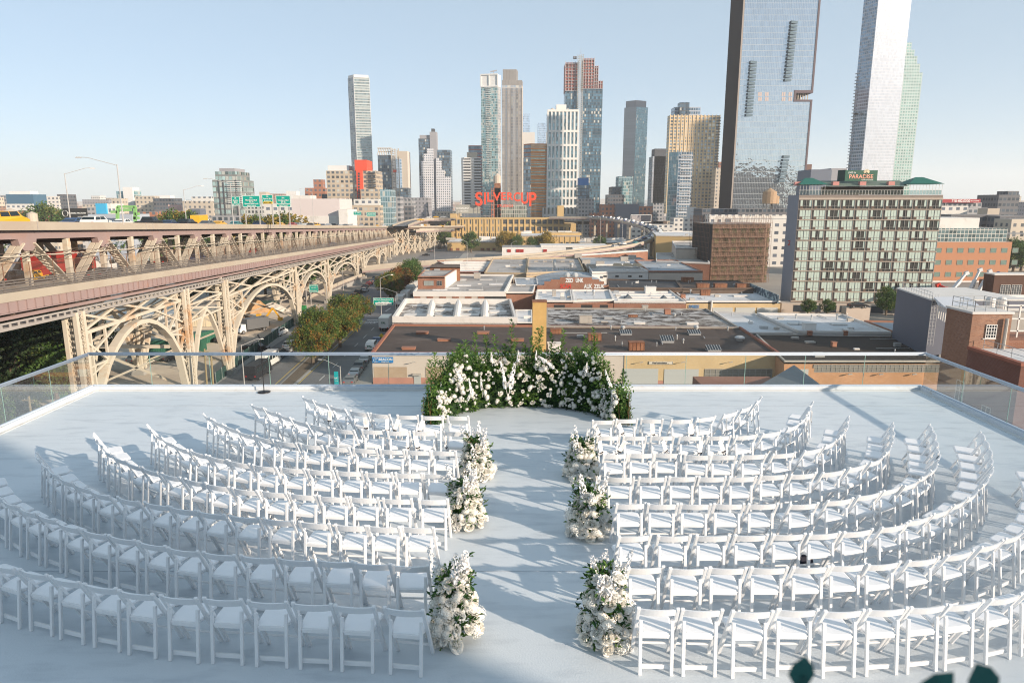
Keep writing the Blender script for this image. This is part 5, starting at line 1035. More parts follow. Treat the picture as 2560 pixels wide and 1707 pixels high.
# chimney
cx0 = P(1331, 870, yw + .4).x; cx1 = P(1365.5, 870, yw + .4).x; ctz = P(1348, 756, yw + .4).z; t = thing('chimney', 'tall square tan brick chimney rising behind the flower hedge', 'chimney', (cx0, yw + .4, wz(25.3)))
m = MB(); m.box(cx0, cx1, yw + .4, yw + 2.6, wz(25.3), ctz); m.build('shaft', brick('chimney_brick', (.60, .38, .13), (.55, .34, .11), (.5, .36, .18), .4, .13), t); m = MB(); m.box(cx0 - .08, cx1 + .08, yw + .32, yw + 2.68, ctz, ctz + .2); m.build('cap', rust, t)
# --- roofs behind, from the photograph: (name, label, corners FL FR BR BL, depth below camera, wall, roof, parapet)
W1 = roofb('warehouse', 'warehouse with tall white parapet and patchy white and black sunken roof', [(981, 806), (1292, 808), (1278, 760), (1012, 758)], 25.0, wpar, r_snow, (1.3, .5))
for i, (a, b_) in enumerate((((1072, 800), (1080, 762)), ((1140, 803), (1146, 762)), ((1211, 803), (1213, 762)))):
    p, q = G(*a, wz(25.0)), G(*b_, wz(25.0)); m = MB(); m.prism([(p.x - .9, p.y), (p.x + .9, p.y), (q.x + .9, q.y), (q.x - .9, q.y)], p.z, p.z + 1.3, taper=[(p.x - .25, p.y), (p.x + .25, p.y), (q.x + .25, q.y), (q.x - .25, q.y)]); m.build('roof_ridge', wpar, W1)
for i, (x0, y0, w_) in enumerate(((1045, 788, 6), (1105, 776, 5), (1170, 788, 5), (1175, 774, 5), (1245, 780, 4))): q = G(x0, y0, wz(25.0)); m = MB(); m.box(q.x - w_ / 2, q.x + w_ / 2, q.y - 1.5, q.y + 1.5, q.z, q.z + .25); m.build('roof_panel', wpar, W1)
roofb('shed', 'narrow white roofed shed between the patchy roof and the chimney', [(1293, 808), (1331, 808), (1330, 776), (1288, 776)], 25.2, redb, r_white, (.25, .25))
W3 = roofb('warehouse', 'warehouse with mottled black and white roof right of the chimney', [(1366, 818), (1848, 821), (1766, 774), (1366, 772)], 25.2, orb, r_mot, (.3, .3), mat('par_grey', (.3, .28, .25), .8))
for px, py, k, w, d, h, lb in ((1463, 806, 'ac', 2.7, 2, 1.6, 'large grey air conditioner on the mottled roof'), (1598, 810, 'white', 2.3, 1.2, .4, 'long white skylight on the mottled roof, left one'), (1730, 811, 'white', 2.4, 1.2, .4, 'long white skylight on the mottled roof, right one'), (1668, 785, 'box', 1.3, 1.3, 1.1, 'short brick chimney stack on the mottled roof'), (1582, 792, 'rust', 2, 1, .4, 'brown hatch on the mottled roof'), (1686, 790, 'vent', .9, 1, .6, 'small vent beside the brick stack on the mottled roof'), (1612, 772, 'ac', 1.4, 1, .8, 'small air conditioner on the back edge of the mottled roof')): sky_px(px, py, 25.2, w, d, h, lb, k)
W4 = roofb('warehouse', 'warehouse with white parapet and front wall of alternating brick and pale panels', [(1033, 733), (1263, 733), (1284, 690), (1065, 688)], 23.8, beige, r_grey, (.5, .4))
y4 = G(1033, 733, wz(23.8)).y
for k in range(6): a, c_ = P(1035 + k * 32, 745, y4).x, P(1051 + k * 32, 745, y4).x; m = MB(); m.box(a, c_, y4 - .1, y4 - .01, GR, wz(23.8) - .9); m.build('brick_panel', redb, W4)
m = MB(); a, c_ = P(1212, 741, y4), P(1266, 753, y4); m.box(a.x, c_.x, y4 - .2, y4 - .05, c_.z, a.z); m.build('loading_door', blkp, W4); m = MB(); m.box(P(1033, 0, y4).x, P(1263, 0, y4).x, y4 - .14, y4 - .01, wz(23.8) - .85, wz(23.8) + .5); m.build('parapet_band', wpar, W4)
for px, py in ((1130, 722), (1160, 715), (1190, 726), (1215, 700), (1150, 700), (1100, 726), (1240, 712)): q = G(px, py, wz(23.8)); m = MB(); m.box(q.x - 2, q.x + 2, q.y - .4, q.y + .4, q.z, q.z + .3); m.build('roof_hatch', r_white, W4)
sky_px(1193, 695, 23.8, 2, 2, 1.6, 'boxy vent at the back of the grey roof', 'ac')
W5 = roofb('rooftop_room', 'orange brick rooftop room with flat grey roof and two front windows', [(1044, 693), (1111, 693), (1146, 671), (1066, 671)], 20.5, redb, r_grey, (.3, .3), redb, base=wz(23.8)); y5 = G(1044, 693, wz(20.5)).y
wpx(W5, 1059.5, 702, 1084.5, 714, y5 - .01, nx=4, nz=2, gm=mat('pale_pane', (.25, .28, .27), .2, var=.2)); wpx(W5, 1092, 702, 1105, 714, y5 - .01, nx=2, nz=2)
m = MB(); a, b_ = G(1111.5, 692.5, wz(20.5)), G(1146, 671, wz(20.5)); m.prism([(a.x, a.y + .2), (a.x + .3, a.y + .2), (b_.x + .3, b_.y), (b_.x, b_.y)], wz(23.8), wz(20.4)); m.build('white_side_wall', wpar, W5)
roofb('rooftop_room', 'dark cluttered roof shed with brown top beside the overpass', [(1075, 668), (1150, 668), (1150, 660), (1080, 660)], 19.6, rust, bdark, None, base=wz(23.8))
roofb('warehouse', 'white ribbed roof with red trim left of the pale brick parapets', [(1150, 681), (1210, 681), (1229, 653), (1092, 653)], 24.2, redb, r_white, (.25, .25), coping)
for i in range(6): y = 656 + i * 4; q, r_ = G(1110, y, wz(24.2)), G(1218 - i, y, wz(24.2)); t = thing('roof_ridge_light', 'thin white roof ridge, %s of six on the ribbed roof' % ordn(i + 1), 'skylight', q, 0, 'white ridges on the ribbed roof'); m = MB(); m.bar(q + Vector((0, 0, .25)), r_ + Vector((0, 0, .25)), .6, .5); m.build('ridge', wpar, t)
roofb('warehouse', 'low brick annex left of the stepped gable building', [(1264, 733), (1333, 733), (1338, 716), (1275, 712)], 24.3, redb, r_grey, (.4, .3))
W8 = roofb('warehouse', 'pale grey flat roofed warehouse behind the annex, left half of a pair', [(1211, 684), (1315, 686), (1319, 648), (1231, 648)], 23.6, mat('yellowish_wall', (.42, .33, .22), .85, var=.15, ns=.3), r_grey, (.5, .4), MC['yellowish_wall'])
W9 = roofb('warehouse', 'pale grey flat roofed warehouse behind the annex, right half of a pair', [(1316, 686), (1462, 680), (1446, 646), (1320, 648)], 23.4, MC['yellowish_wall'], r_grey, (.6, .4), MC['yellowish_wall'])
for i in range(5): q = G(1340 + i * 22, 655, wz(23.4)); sky_px(1340 + i * 22, 655, 23.4, 1.6, .8, .5, 'low roof vent in a line of five on the pale roof, %s from the left' % ordn(i + 1), 'ac')
sky_px(1386, 678, 23.4, 1.2, 1, 4.2, 'tall thin flue on the pale roof left of the round vent', 'vent'); sky_px(1429, 668, 23.4, 1.6, 1, 1.5, 'round vent on the right of the pale roof', 'vent')
roofb('warehouse', 'low building with blue-grey courtyard roof beside the stepped gable', [(1290, 714), (1345, 714), (1343, 697), (1285, 695)], 24.2, redb, r_blue, (.3, .3))
# stepped gable with barrel roof
Yg = 200; t = thing('gable_building', 'brick building with stepped gable covered in graffiti and a curved grey roof', 'building', (P(1430, 720, Yg).x, Yg, GR))
stp = [(1343, 713), (1361, 713), (1361, 704), (1377, 704), (1377, 699), (1400, 699), (1400, 694), (1480, 694), (1480, 699), (1498, 699), (1498, 704), (1510, 704), (1510, 713), (1522, 713)]
pts = [P(a, b_, Yg) for a, b_ in stp]; pts += [Vector((pts[-1].x, Yg, GR)), Vector((pts[0].x, Yg, GR))]; m = MB(); n = len(pts); m.add([(p.x, Yg, p.z) for p in pts] + [(p.x, Yg + .6, p.z) for p in pts], [tuple(range(n))[::-1], tuple(range(n, 2 * n))] + [(i, (i + 1) % n, n + (i + 1) % n, n + i) for i in range(n)]); m.build('gable_wall', redb, t)
m = MB(); x0, x1 = pts[0].x + .5, pts[13].x - .5; zb = P(1400, 715, Yg).z; zh = P(1430, 676, Yg + 34).z - zb; prev = None; vs = []; NS = 14
for i in range(NS + 1): u = -1 + 2 * i / NS; vs.append(((x0 + x1) / 2 + (x1 - x0) / 2 * u, zb + zh * (1 - u * u)))
m.add([(x, Yg + .7, z) for x, z in vs] + [(x, Yg + 36, z) for x, z in vs], [(i, i + 1, NS + 2 + i, NS + 1 + i) for i in range(NS)] + [tuple(range(NS + 1, 2 * NS + 2))]); m.build('barrel_roof', r_blue, t); m = MB(); m.box(x0, x1, Yg + .65, Yg + 36, GR, zb); m.build('wall', redb, t)
m = MB()
for i in range(9): u = -.8 + .2 * i; x = (x0 + x1) / 2 + (x1 - x0) / 2 * u; m.tube((x, Yg + 34, zb + zh * (1 - u * u)), (x, Yg + 34, zb + zh * (1 - u * u) + .9), .12, 6)
m.build('roof_post', bgrey, t)
grf = mat('graffiti_white', (.62, .64, .64), .7, var=.15, ns=2); grr = mat('graffiti_red', (.5, .06, .04), .7)
for s, px, py, w_, h_, mt in (('ZED', 1423, 701, 2.3, 1.2, grf), ('UNK', 1449, 701, 2.3, 1.3, grf), ('SCAM', 1414, 715.5, 3.2, 1.4, grr), ('AUK', 1470, 716, 2.5, 1.4, grf), ('ZEUK', 1498, 716, 3.2, 1.3, grf)): text('graffiti', s, w_, h_, mt, t, P(px, py, Yg - .05), bold=.04, keep=False)
for px, py in ((1417, 690), (1437, 691)): q = P(px, py, Yg + 6); s = skylight((q.x, q.y, zb + zh * .75), 2.2, 1, 2.4, 'white domed vent on the curved grey roof, %s of two' % ('left' if px < 1420 else 'right'), 'vent')
W6 = roofb('warehouse', 'low white roofed warehouse in front of the graffiti gable, left part', [(1337, 755), (1432, 755), (1427, 727), (1342, 727)], 25.0, redb, r_white, (.45, .35)); W7 = roofb('warehouse', 'low white roofed warehouse in front of the graffiti gable, right part', [(1433, 755), (1534, 752), (1524, 727), (1428, 727)], 25.0, redb, r_white, (.45, .35))
for wq, x0, x1 in ((W6, 1385, 1412), (W7, 1453, 1481), (W7, 1500, 1520)): yv = G(1385, 755, wz(25.0)).y - .35; a, c_ = P(x0, 762, yv), P(x1, 768, yv); m = MB(); m.box(a.x, c_.x, yv - .02, yv + .1, GR, a.z); m.build('loading_door', blkp, wq)
m = MB(); q = G(1534, 756, wz(25.0)); m.box(G(1337, 755, wz(25.0)).x, q.x, G(1337, 755, wz(25.0)).y - .32, G(1337, 755, wz(25.0)).y - .02, GR, wz(25.0) - .3); m.build('front_wall', redb, W6)
for px, py, k, lb in ((1394, 722, 'pipe', 'pipe vent at the left of the low white roofs'), (1479, 722, 'pipe', 'pipe vent at the back of the low white roofs'), (1484, 738, 'vent', 'small vent on the right low white roof'), (1385, 740, 'ac', 'boxed unit on the left low white roof'), (1405, 746, 'white', 'white hatch on the left low white roof')): sky_px(px, py, 25.0, 1.0 if k != 'pipe' else .4, 1, 1.6, lb, k)
W10 = roofb('warehouse', 'white ribbed roof warehouse with two small dormers', [(1535, 756), (1715, 757), (1672, 726), (1522, 725)], 25.2, redb, r_white, (.35, .3))
for i in range(4): a, b_ = G(1534 - i * 2, 751 - i * 6.5, wz(25.2)), G(1705 - i * 9, 751 - i * 6.5, wz(25.2)); m = MB(); m.bar(a + Vector((1, 0, .2)), b_ + Vector((-1, 0, .2)), .9, .4); m.build('roof_rib', wpar, W10)
for i, (px, py) in enumerate(((1572, 747), (1662, 750))): q = G(px, py, wz(25.2)); t = thing('dormer', 'small grey gabled roof dormer, %s one' % ('left' if i == 0 else 'right'), 'dormer', q); m = MB(); m.add([(q.x - 1.1, q.y, q.z), (q.x + 1.1, q.y, q.z), (q.x, q.y, q.z + 1.1), (q.x - 1.1, q.y + 2, q.z), (q.x + 1.1, q.y + 2, q.z), (q.x, q.y + 2, q.z + 1.1)], [(0, 1, 2), (5, 4, 3), (0, 2, 5, 3), (1, 4, 5, 2)]); m.build('roof', slate, t)
sky_px(1625, 733, 25.2, 3.0, 2, 1.8, 'pale blue-white rooftop box behind the dormers', 'white')
W11 = roofb('warehouse', 'tan brick garage building with blue-white roof and three roller doors', [(1716, 756), (1951, 756), (1886, 727), (1680, 725)], 25.9, tanb, r_white, (.4, .35)); y11 = G(1716, 756, wz(25.9)).y
for i, (a, c_) in enumerate(((1782, 1831), (1839, 1887), (1893, 1943))): p, q = P(a, 769, y11 - .02), P(c_, 782, y11 - .02); m = MB(); m.box(p.x, q.x, y11 - .16, y11 - .03, GR, p.z); m.build('roller_door', shut, W11)
p = P(1735, 766, y11 - .2); text('graffiti', 'DRIES', 2.8, 1.2, mat('graffiti_blue', (.05, .17, .36), .7), W11, p, bold=.04)
m = MB(); p = P(1779, 760, y11 - .3); m.tube((p.x, p.y, GR), (p.x, p.y, wz(25.9) + .5), .25, 8); m.build('drainpipe', wpar, W11)
for px, py, w, d, h, k, lb in ((1707, 747, 1.2, 1.2, 1.2, 'box', 'small brick stack at the left of the garage roof'), (1762, 738, 2.6, 1.6, 1.6, 'rust', 'dark slanted skylight box on the garage roof'), (1726, 736, .4, 1, 1.2, 'pipe', 'pipe at the left of the garage roof'), (1850, 741, 4, 2, .3, 'white', 'flat white hatch on the garage roof')): sky_px(px, py, 25.9, w, d, h, lb, k)
t = thing('graffiti_wall', 'long low wall covered with coloured graffiti beside the garage roof', 'wall', G(1873, 728, wz(25.6))); m = MB(); a, b_ = G(1945, 757, wz(25.9)), G(1873, 724, wz(25.9)); m.bar(a + Vector((0, 0, .9)), b_ + Vector((0, 0, .9)), .3, 2.2); m.build('wall', mat('mural', (.35, .42, .42), .8, var=.3, ns=1.2, c2=(.06, .09, .12), t=(.46, .5)), t)
roofb('warehouse', 'black tar roofed building with raised skylight behind the ribbed white roof, left', [(1522, 722), (1705, 723), (1690, 703), (1517, 700)], 24.6, bdark, mat('roof_black', (.035, .037, .042), .8, var=.3, ns=.2, c2=(.07, .07, .075)), (.4, .3), bdark)
roofb('warehouse', 'brown-black roofed building in front of the scaffolded block', [(1706, 723), (1884, 722), (1845, 703), (1692, 703)], 24.6, bdark, r_dark, (.3, .3), bdark)
for i, (px, py) in enumerate(((1718, 704), (1756, 720), (1800, 720), (1855, 720))): sky_px(px, py, 24.6, 3.5, 2, 1.3, 'dark roof hood on the black roofs, %s from the left' % ordn(i + 1), 'rust')
Wd = roofb('warehouse', 'low white painted building with small square windows left of a beige one', [(1480, 683), (1621, 680), (1585, 663), (1468, 664)], 22.6, wpar, r_grey, (.5, .3)); yd = G(1480, 683, wz(22.6)).y
for x0 in (1508, 1538, 1570, 1597): wpx(Wd, x0, 688, x0 + 9, 693.5, yd - .02 - (.0), nx=2, nz=1)
roofb('warehouse', 'low beige building with terracotta coping and garage doors', [(1622, 680), (1757, 680), (1690, 652), (1586, 652)], 22.6, beige, r_blue, (.4, .3), coping2)
roofb('warehouse', 'grey roofed warehouse with rooftop machinery right of the pale pair', [(1470, 674), (1640, 663), (1600, 646), (1448, 645)], 23.0, MC['yellowish_wall'], r_blue, (.4, .3), ac)
for i, (px, py) in enumerate(((1478, 672), (1500, 664), (1560, 652), (1580, 648), (1465, 660), (1445, 645))): sky_px(px, py, 23.0, 3, 2, 1.6, 'rooftop air handling unit on the blue-grey roofs, %s of six' % ordn(i + 1), 'ac')
t = thing('shade_awning', 'low tan fabric awnings on the blue-grey roof', 'awning', G(1570, 668, wz(22.6))); m = MB()
for k in range(3): q = G(1545 + k * 25, 668, wz(22.2)); m.add([(q.x - 2, q.y, q.z + .4), (q.x + 2, q.y, q.z + .2), (q.x + 1.5, q.y + 3, q.z + 1), (q.x - 1, q.y + 3, q.z + 1.2)], [(0, 1, 2, 3)])
m.build('canopy', mat('tan_cloth', (.40, .30, .2), .8), t)
# right side: white roofs, dark roof, orange wall
roofb('warehouse', 'white sunken roofs with dark hatches right of the mottled roof', [(1864, 834), (1989, 834), (1888, 786), (1784, 780)], 25.4, wpar, r_white, (.3, .3))
W13 = roofb('warehouse', 'large white roof with small white box and vents in front of the hotel', [(1995, 832), (2228, 835), (2108, 790), (1893, 786)], 24.8, wpar, r_white, (.45, .35))
for px, py, k, w, h, lb in ((2022, 824, 'white', 2.2, 1.3, 'white box unit on the large white roof'), (1990, 795, 'pipe', .3, .6, 'left pipe vent on the large white roof'), (2029, 797, 'pipe', .3, .6, 'second pipe vent on the large white roof'), (2092, 799, 'pipe', .35, 1.0, 'white pipe vent near the back right of the large white roof'), (2116, 804, 'pipe', .15, 1.5, 'thin white pipe on the large white roof'), (1990, 811, 'white', 3.0, .2, 'flat white roof hatch, left one'), (2096, 812, 'white', 3.0, .2, 'flat white roof hatch, right one'), (2120, 826, 'white', 1.5, .2, 'small white roof hatch at the front')): sky_px(px, py, 24.8, w, 1.6, h, lb, k)
roofb('warehouse', 'blue-white roof with red trim right of the large white roof', [(2243, 836), (2330, 836), (2250, 806), (2160, 804)], 25.0, redb, r_blue, (.35, .3), coping2)
W14 = roofb('warehouse', 'warehouse with black tar roof and orange brick wall under a window strip', [(1961, 905), (2352, 905), (2356, 838), (1889, 838)], 25.3, orb, rmat('roof_black_worn', (.038, .027, .02), (.24, .22, .20), (.02, .015, .012), .66, .76, sdir=1), (.25, .3), ac, cop=None)
y14 = G(1961, 905, wz(25.3)).y; m = MB(); m.box(G(1961, 905, wz(25.3)).x, P(2033, 940, y14).x, y14 - .14, y14 - .01, GR, P(2000, 920, y14).z); m.build('wall_pier', orb, W14)
m = MB(); p, q = P(1983, 922, y14), P(2018, 945, y14); m.box(p.x, q.x, y14 - .25, y14 - .15, GR, p.z); m.build('roller_door', shut, W14)
for i in range(7): wpx(W14, 2034 + i * 45.5, 911, 2034 + i * 45.5 + 43, 930, y14 - .02, nx=4, nz=3, gm=MC['dusty_glass'])
for px in (1996, 2121, 2198, 2281): a = P(px, 934, y14 - .1); m = MB(); m.bar(a + Vector((-.3, -.5, 0)), a + Vector((.35, -.5, .08)), .3, .14); m.bar(a, a + Vector((0, -.5, 0)), .06, .06); m.build('wall_light', ac, W14)
for px, py, lb in ((2024, 838, 'brick stub at the back left of the black roof'), (2112, 838, 'small pipe at the back of the black roof'), (2084, 866, 'small brick stack on the black roof')): sky_px(px, py, 25.2, .8, .8, .8, lb, 'box')
t = thing('slate_roof_house', 'grey slate gabled roof poking up just beyond the front railing', 'building', P(1960, 990, 60)); m = MB(); a, b_, c_, d_ = P(1985, 912, 70), P(2090, 990, 52), P(1850, 990, 52), P(1942, 938, 66)
m.add([a, Vector((b_.x, b_.y, b_.z)), Vector(((b_.x + c_.x) / 2 + 1, b_.y, b_.z)), d_], [(3, 2, 1, 0)]); m.add([d_, Vector(((b_.x + c_.x) / 2 + 1, b_.y, b_.z)), c_], [(2, 1, 0)])
m.v += []; m.build('roof', slate, t); m = MB(); m.prism([(c_.x, 51), (b_.x, 51), (b_.x, 66), (c_.x, 66)], GR, c_.z - 2); m.build('wall', redb, t)
t = thing('tarpaulin', 'blue tarpaulin patches at the right corner of the tan brick warehouse', 'tarpaulin', P(1955, 900, yw - .3)); m = MB(); p = lambda x, y: P(x, y, yw - .3); m.add([p(1948, 889), p(1961, 889), p(1961, 907), p(1948, 906)], [(3, 2, 1, 0)]); m.add([p(1960.5, 902), p(1973, 903), p(1972, 914), p(1966, 912)], [(3, 2, 1, 0)]); m.build('sheet', bluet, t)
# brick stair tower and wing at the right, close to the deck
T1z, Xb = 70.0, 46.2; t = thing('brick_tower', 'brown brick stair tower with rooftop railing beside the right of the deck', 'building', (Xb, 68, GR)); Yt = P(2430, 787, 68.5).y; zt1 = P(2430, 785, Yt).z; Xb = P(2432, 787, Yt).x; Xr = P(2531, 790, Yt).x
m = MB(); m.box(Xb, Xr, Yt, Yt + 4.2, GR, zt1); m.build('wall', brn, t); m = MB(); m.box(Xb - .12, Xr + .12, Yt - .12, Yt + 4.3, zt1, zt1 + .22); m.build('coping', wpar, t)
win(t, P(2463, 830, Yt).x, P(2490, 830, Yt).x, Yt - .01, P(2480, 845, Yt).z, P(2480, 811, Yt).z, nx=4, nz=4, fm=frw)
m = MB(); m.box(P(2460, 0, Yt).x, P(2493, 0, Yt).x, Yt - .1, Yt - .01, P(2480, 847.5, Yt).z, P(2480, 845.3, Yt).z); m.build('sill', wpar, t)
m = MB(); xd = P(2518, 800, Yt - .3).x; m.tube((xd, Yt - .3, P(0, 875, Yt).z), (xd, Yt - .3, P(0, 795, Yt).z), .17, 8); m.build('drainpipe', ac, t)
def hrail(t, pts, h=1.1, r=.035, n=2, mt=None, sp=1.5):
    m = MB()
    for a, b_ in zip(pts, pts[1:]):
        a, b_ = Vector(a), Vector(b_); L = (b_ - a).length; k = max(1, int(L / sp))
        for i in range(k + 1): q = a.lerp(b_, i / k); m.tube(q, q + Vector((0, 0, h)), r, 5)
        for j in range(1, n + 1): z = Vector((0, 0, h * j / n)); m.tube(a + z, b_ + z, r, 5)
    m.build('railing', mt or vent, t)
hrail(t, [(Xb + .4, Yt + 4, zt1 + .2), (Xb + .4, Yt + .4, zt1 + .2), (Xr - .3, Yt + .4, zt1 + .2), (Xr - .3, Yt + 4, zt1 + .2), (Xb + .4, Yt + 4, zt1 + .2)], sp=1.0)
zw = P(2424, 872, Yt).z; t2 = thing('brick_wing', 'lower dark brick wing with red coping joined to the brown brick tower', 'building', (Xb, 60, GR)); Yn = P(2550, 915, 62).y; Yn = Xb * FP / 1270 * .98 - .6
m = MB(); m.box(Xb, Xb + 22, Yn, Yt - .02, GR, zw); m.build('wall', dkb, t2); m = MB(); m.box(Xb - .15, Xb + .4, Yn - .15, Yt - .03, zw, zw + .3); m.box(Xb + .4, Xb + 22, Yn - .15, Yn + .4, zw, zw + .3); m.build('coping', coping, t2)
m = MB(); m.box(Xb + .4, Xb + 22, Yn + .4, Yt - .03, zw + .001, zw + .05); m.build('roof', r_white, t2); hrail(t2, [(Xb + 1.2, Yt - .5, zw), (Xb + 1.2, Yn + 1, zw), (Xb + 12, Yn + 1, zw)])
for i, (yy, zz) in enumerate(((64, -17), (64, -21), (68.2, -15.5), (68.2, -19.5), (71.5, -18))): win(t2, yy, yy + 1.3, Xb - .0, zz, zz + 2.2, nx=2, nz=2, axis='y', fm=frw)
m = MB(); m.box(Xr + .02, Xr + 20, Yt + .5, Yt + 6, GR, zw + .8); m.build('side_wing', redb, t2)
tf = thing('steel_frame', 'white steel rooftop frame and pipes right of the brown brick tower', 'frame', (Xr + 4, Yt + 3, zw + .8)); m = MB()
for k in range(4):
    for z0, z1 in ((zw + .8, zw + 4.2),): m.bar((Xr + .6 + k * 1.6, Yt + 2, z0), (Xr + .6 + k * 1.6, Yt + 2, z1), .15, .15)
for z in (zw + 1.5, zw + 2.8, zw + 4.2): m.bar((Xr + .5, Yt + 2, z), (Xr + 8, Yt + 2, z), .15, .15)
m.build('posts', frw, tf)
for i, x in enumerate((2.0, 4.2)): tk = thing('water_tank', 'white cylindrical tank behind the steel frame, %s one' % ('left' if i == 0 else 'right'), 'tank', (Xr + x * .55, Yt + 5, zw + .8)); m = MB(); m.lathe([(.45, 0), (.48, .1), (.48, 3.6), (.35, 3.8), (.01, 3.9)], (Xr + x * .55, Yt + 5, zw + .81), 14); m.build('tank_body', wpar, tk)
# grey clad building with a white tent roof
Yq = 112; t = thing('grey_building', 'blue-grey metal clad building with caged ladder in front of the hotel', 'building', (P(2255, 800, Yq + 6).x, Yq, GR)); a, b_ = P(2255, 741, Yq + 9), P(2336, 757, Yq); zt2 = P(2330, 752, Yq).z
c1 = P(2330, 752, Yq); c0 = P(2256, 742, Yq + 14); m = MB(); m.prism([(c1.x, Yq), (c1.x + 16, Yq), (c1.x + 16, Yq + 16), (c0.x, Yq + 16)], GR, zt2 + .0); m.build('wall', mat('blue_grey_panel', (.115, .125, .16), .6, metal=.2, var=.08, ns=.3), t); m = MB(); m.prism([(c1.x - .1, Yq - .1), (c1.x + 16, Yq - .1), (c1.x + 16, Yq + 16.1), (c0.x - .1, Yq + 16.1)], zt2, zt2 + .25); m.build('roof', wpar, t)
hrail(t, [(c0.x + .3, Yq + 15, zt2 + .2), (c1.x + .2, Yq + .3, zt2 + .2)], sp=1.2); m = MB(); xl = P(2325, 0, Yq).x
for k in range(12): z = zt2 - .5 - k * .6; m.bar((xl - .5, Yq - .5, z), (xl + .5, Yq - .5, z), .06, .06)
for s in (-.5, 0, .5): m.bar((xl + s, Yq - .6, zt2 - 7.5), (xl + s, Yq - .6, zt2 + 1.2), .06, .06)
m.build('ladder_cage', vent, t)
t = thing('tent_roof', 'white pitched canopy roof over a glazed porch behind the brick tower', 'canopy', P(2400, 770, 98)); A, B_, C2, D_ = P(2334, 742, 112), P(2422, 742, 112), P(2454, 768, 98), P(2368, 772, 98); m = MB(); m.add([A, B_, C2, D_], [(3, 2, 1, 0)]); E_ = P(2345, 763, 106); m.add([A, D_, E_], [(0, 1, 2)]); m.v = m.v; m.build('canopy', mat('white_canvas', (.62, .63, .66), .6, var=.04), t)
m = MB(); xg0, xg1 = P(2343, 0, 104).x, P(2366, 0, 100).x
for k in range(5): x = xg0 + (xg1 - xg0) * k / 4; m.bar((x, 104 - k, P(0, 799, 103).z), (x, 104 - k, P(0, 763, 103).z), .12, .12)
m.build('glazing_bars', frw, t); pass
roofb('warehouse', 'white flat roofs with rails between the brick tower and the crane yard', [(2440, 775), (2600, 778), (2600, 742), (2430, 742)], 17.5, ac, r_white, (.4, .3))
# ================================================================ RAMP, FACTORY, HOTEL, MID-DISTANCE BLOCKS
def ribbon(t, pts, w, nm='ramp_deck', par=.9, th=.9, side=1, mtop=asph, mside=bconc):
    """road ribbon; pts are the top of the near parapet, the deck lies on side*left of travel"""
    n = len(pts); L = []; 
    for i in range(n):
        a = pts[max(0, i - 1)]; b_ = pts[min(n - 1, i + 1)]; d = (b_ - a); d.z = 0; d.normalize(); L.append(Vector((-d.y, d.x, 0)) * side)
    inner = [p + l * .4 for p, l in zip(pts, L)]; far = [p + l * (w - .4) for p, l in zip(pts, L)]; out_ = [p + l * w for p, l in zip(pts, L)]; D = Vector((0, 0, -par)); T = Vector((0, 0, -par - th))
    def skin(m, A, B):
        b0 = len(m.v); m.v += list(A) + list(B); k = len(A)
        for i in range(k - 1): m.f.append([b0 + i, b0 + i + 1, b0 + k + i + 1, b0 + k + i]); m.mi.append(m.m); m.sm.append(False)
    m = MB(); skin(m, [p + D for p in inner], [p + D for p in far]); skin(m, [p + T for p in pts], [p + T for p in out_]); m.build(nm, [mtop], t)
    m = MB(); skin(m, pts, inner); skin(m, [p - Vector((0, 0, par + .25)) for p in pts], pts); skin(m, inner, [p + D for p in inner]); skin(m, far, [p + D for p in far]); skin(m, far, out_); skin(m, out_, [p - Vector((0, 0, par + .25)) for p in out_]); m.build('parapet', mside, t)
    m = MB(); skin(m, [p + T for p in pts], [p - Vector((0, 0, par + .26)) for p in pts]); skin(m, [p - Vector((0, 0, par + .26)) for p in out_], [p + T for p in out_]); m.build('girder', pinkp, t)
    return inner, far, L
def D_(px, py, dz):
    v = (py - 853.5) / FP; zc = dz / (S_ + v * C_); return Vector(((px - 1280) / FP * zc, zc * (C_ - v * S_), H - dz))
def smooth(pts, k=4):
    o = []
    for i in range(len(pts) - 1):
        p0, p1, p2, p3 = pts[max(0, i - 1)], pts[i], pts[i + 1], pts[min(len(pts) - 1, i + 2)]
        for j in range(k): t = j / k; o.append(.5 * ((2 * p1) + (p2 - p0) * t + (2 * p0 - 5 * p1 + 4 * p2 - p3) * t * t + (3 * p1 - p0 - 3 * p2 + p3) * t ** 3))
    return o + [pts[-1]]
rt_ = thing('curved_ramp', 'curved elevated road ramp crowded with cars, sweeping round the tan factory', 'ramp', (60, 360, GR))
RP = smooth([D_(905, 671, 26), D_(1000, 661, 24.8), D_(1100, 654, 24), D_(1300, 642, 23.4), D_(1500, 622, 22.3), D_(1600, 606, 20.8), D_(1652, 588, 18.6), D_(1662, 578, 17.2), D_(1640, 566, 15.6), D_(1590, 553, 13.2), D_(1540, 545, 11.8), D_(1480, 542, 11.3), D_(1380, 541, 11.2)], 5)
inn, far_, LL = ribbon(rt_, RP, 9.5)
for px, py in ((1110, 668), (1590, 625), (1642, 612), (1655, 600), (1630, 594), (1600, 590), (1575, 583), (1560, 577), (1545, 571), (1530, 566), (1490, 565), (1450, 566)):
    k = min(range(len(RP)), key=lambda i: abs(P(px, py, RP[i].y).x - RP[i].x) + abs(i - len(RP) * .55) * (0 if px < 1500 else .3)); p = RP[k] + LL[k] * 4; m = MB(); m.box(p.x - .6, p.x + .6, p.y - .6, p.y + .6, GR, p.z - 1.9); m.bar((p.x - 3, p.y, p.z - 2.3), (p.x + 3, p.y, p.z - 2.3), 1.2, .8); m.build('pier', bconc, rt_)
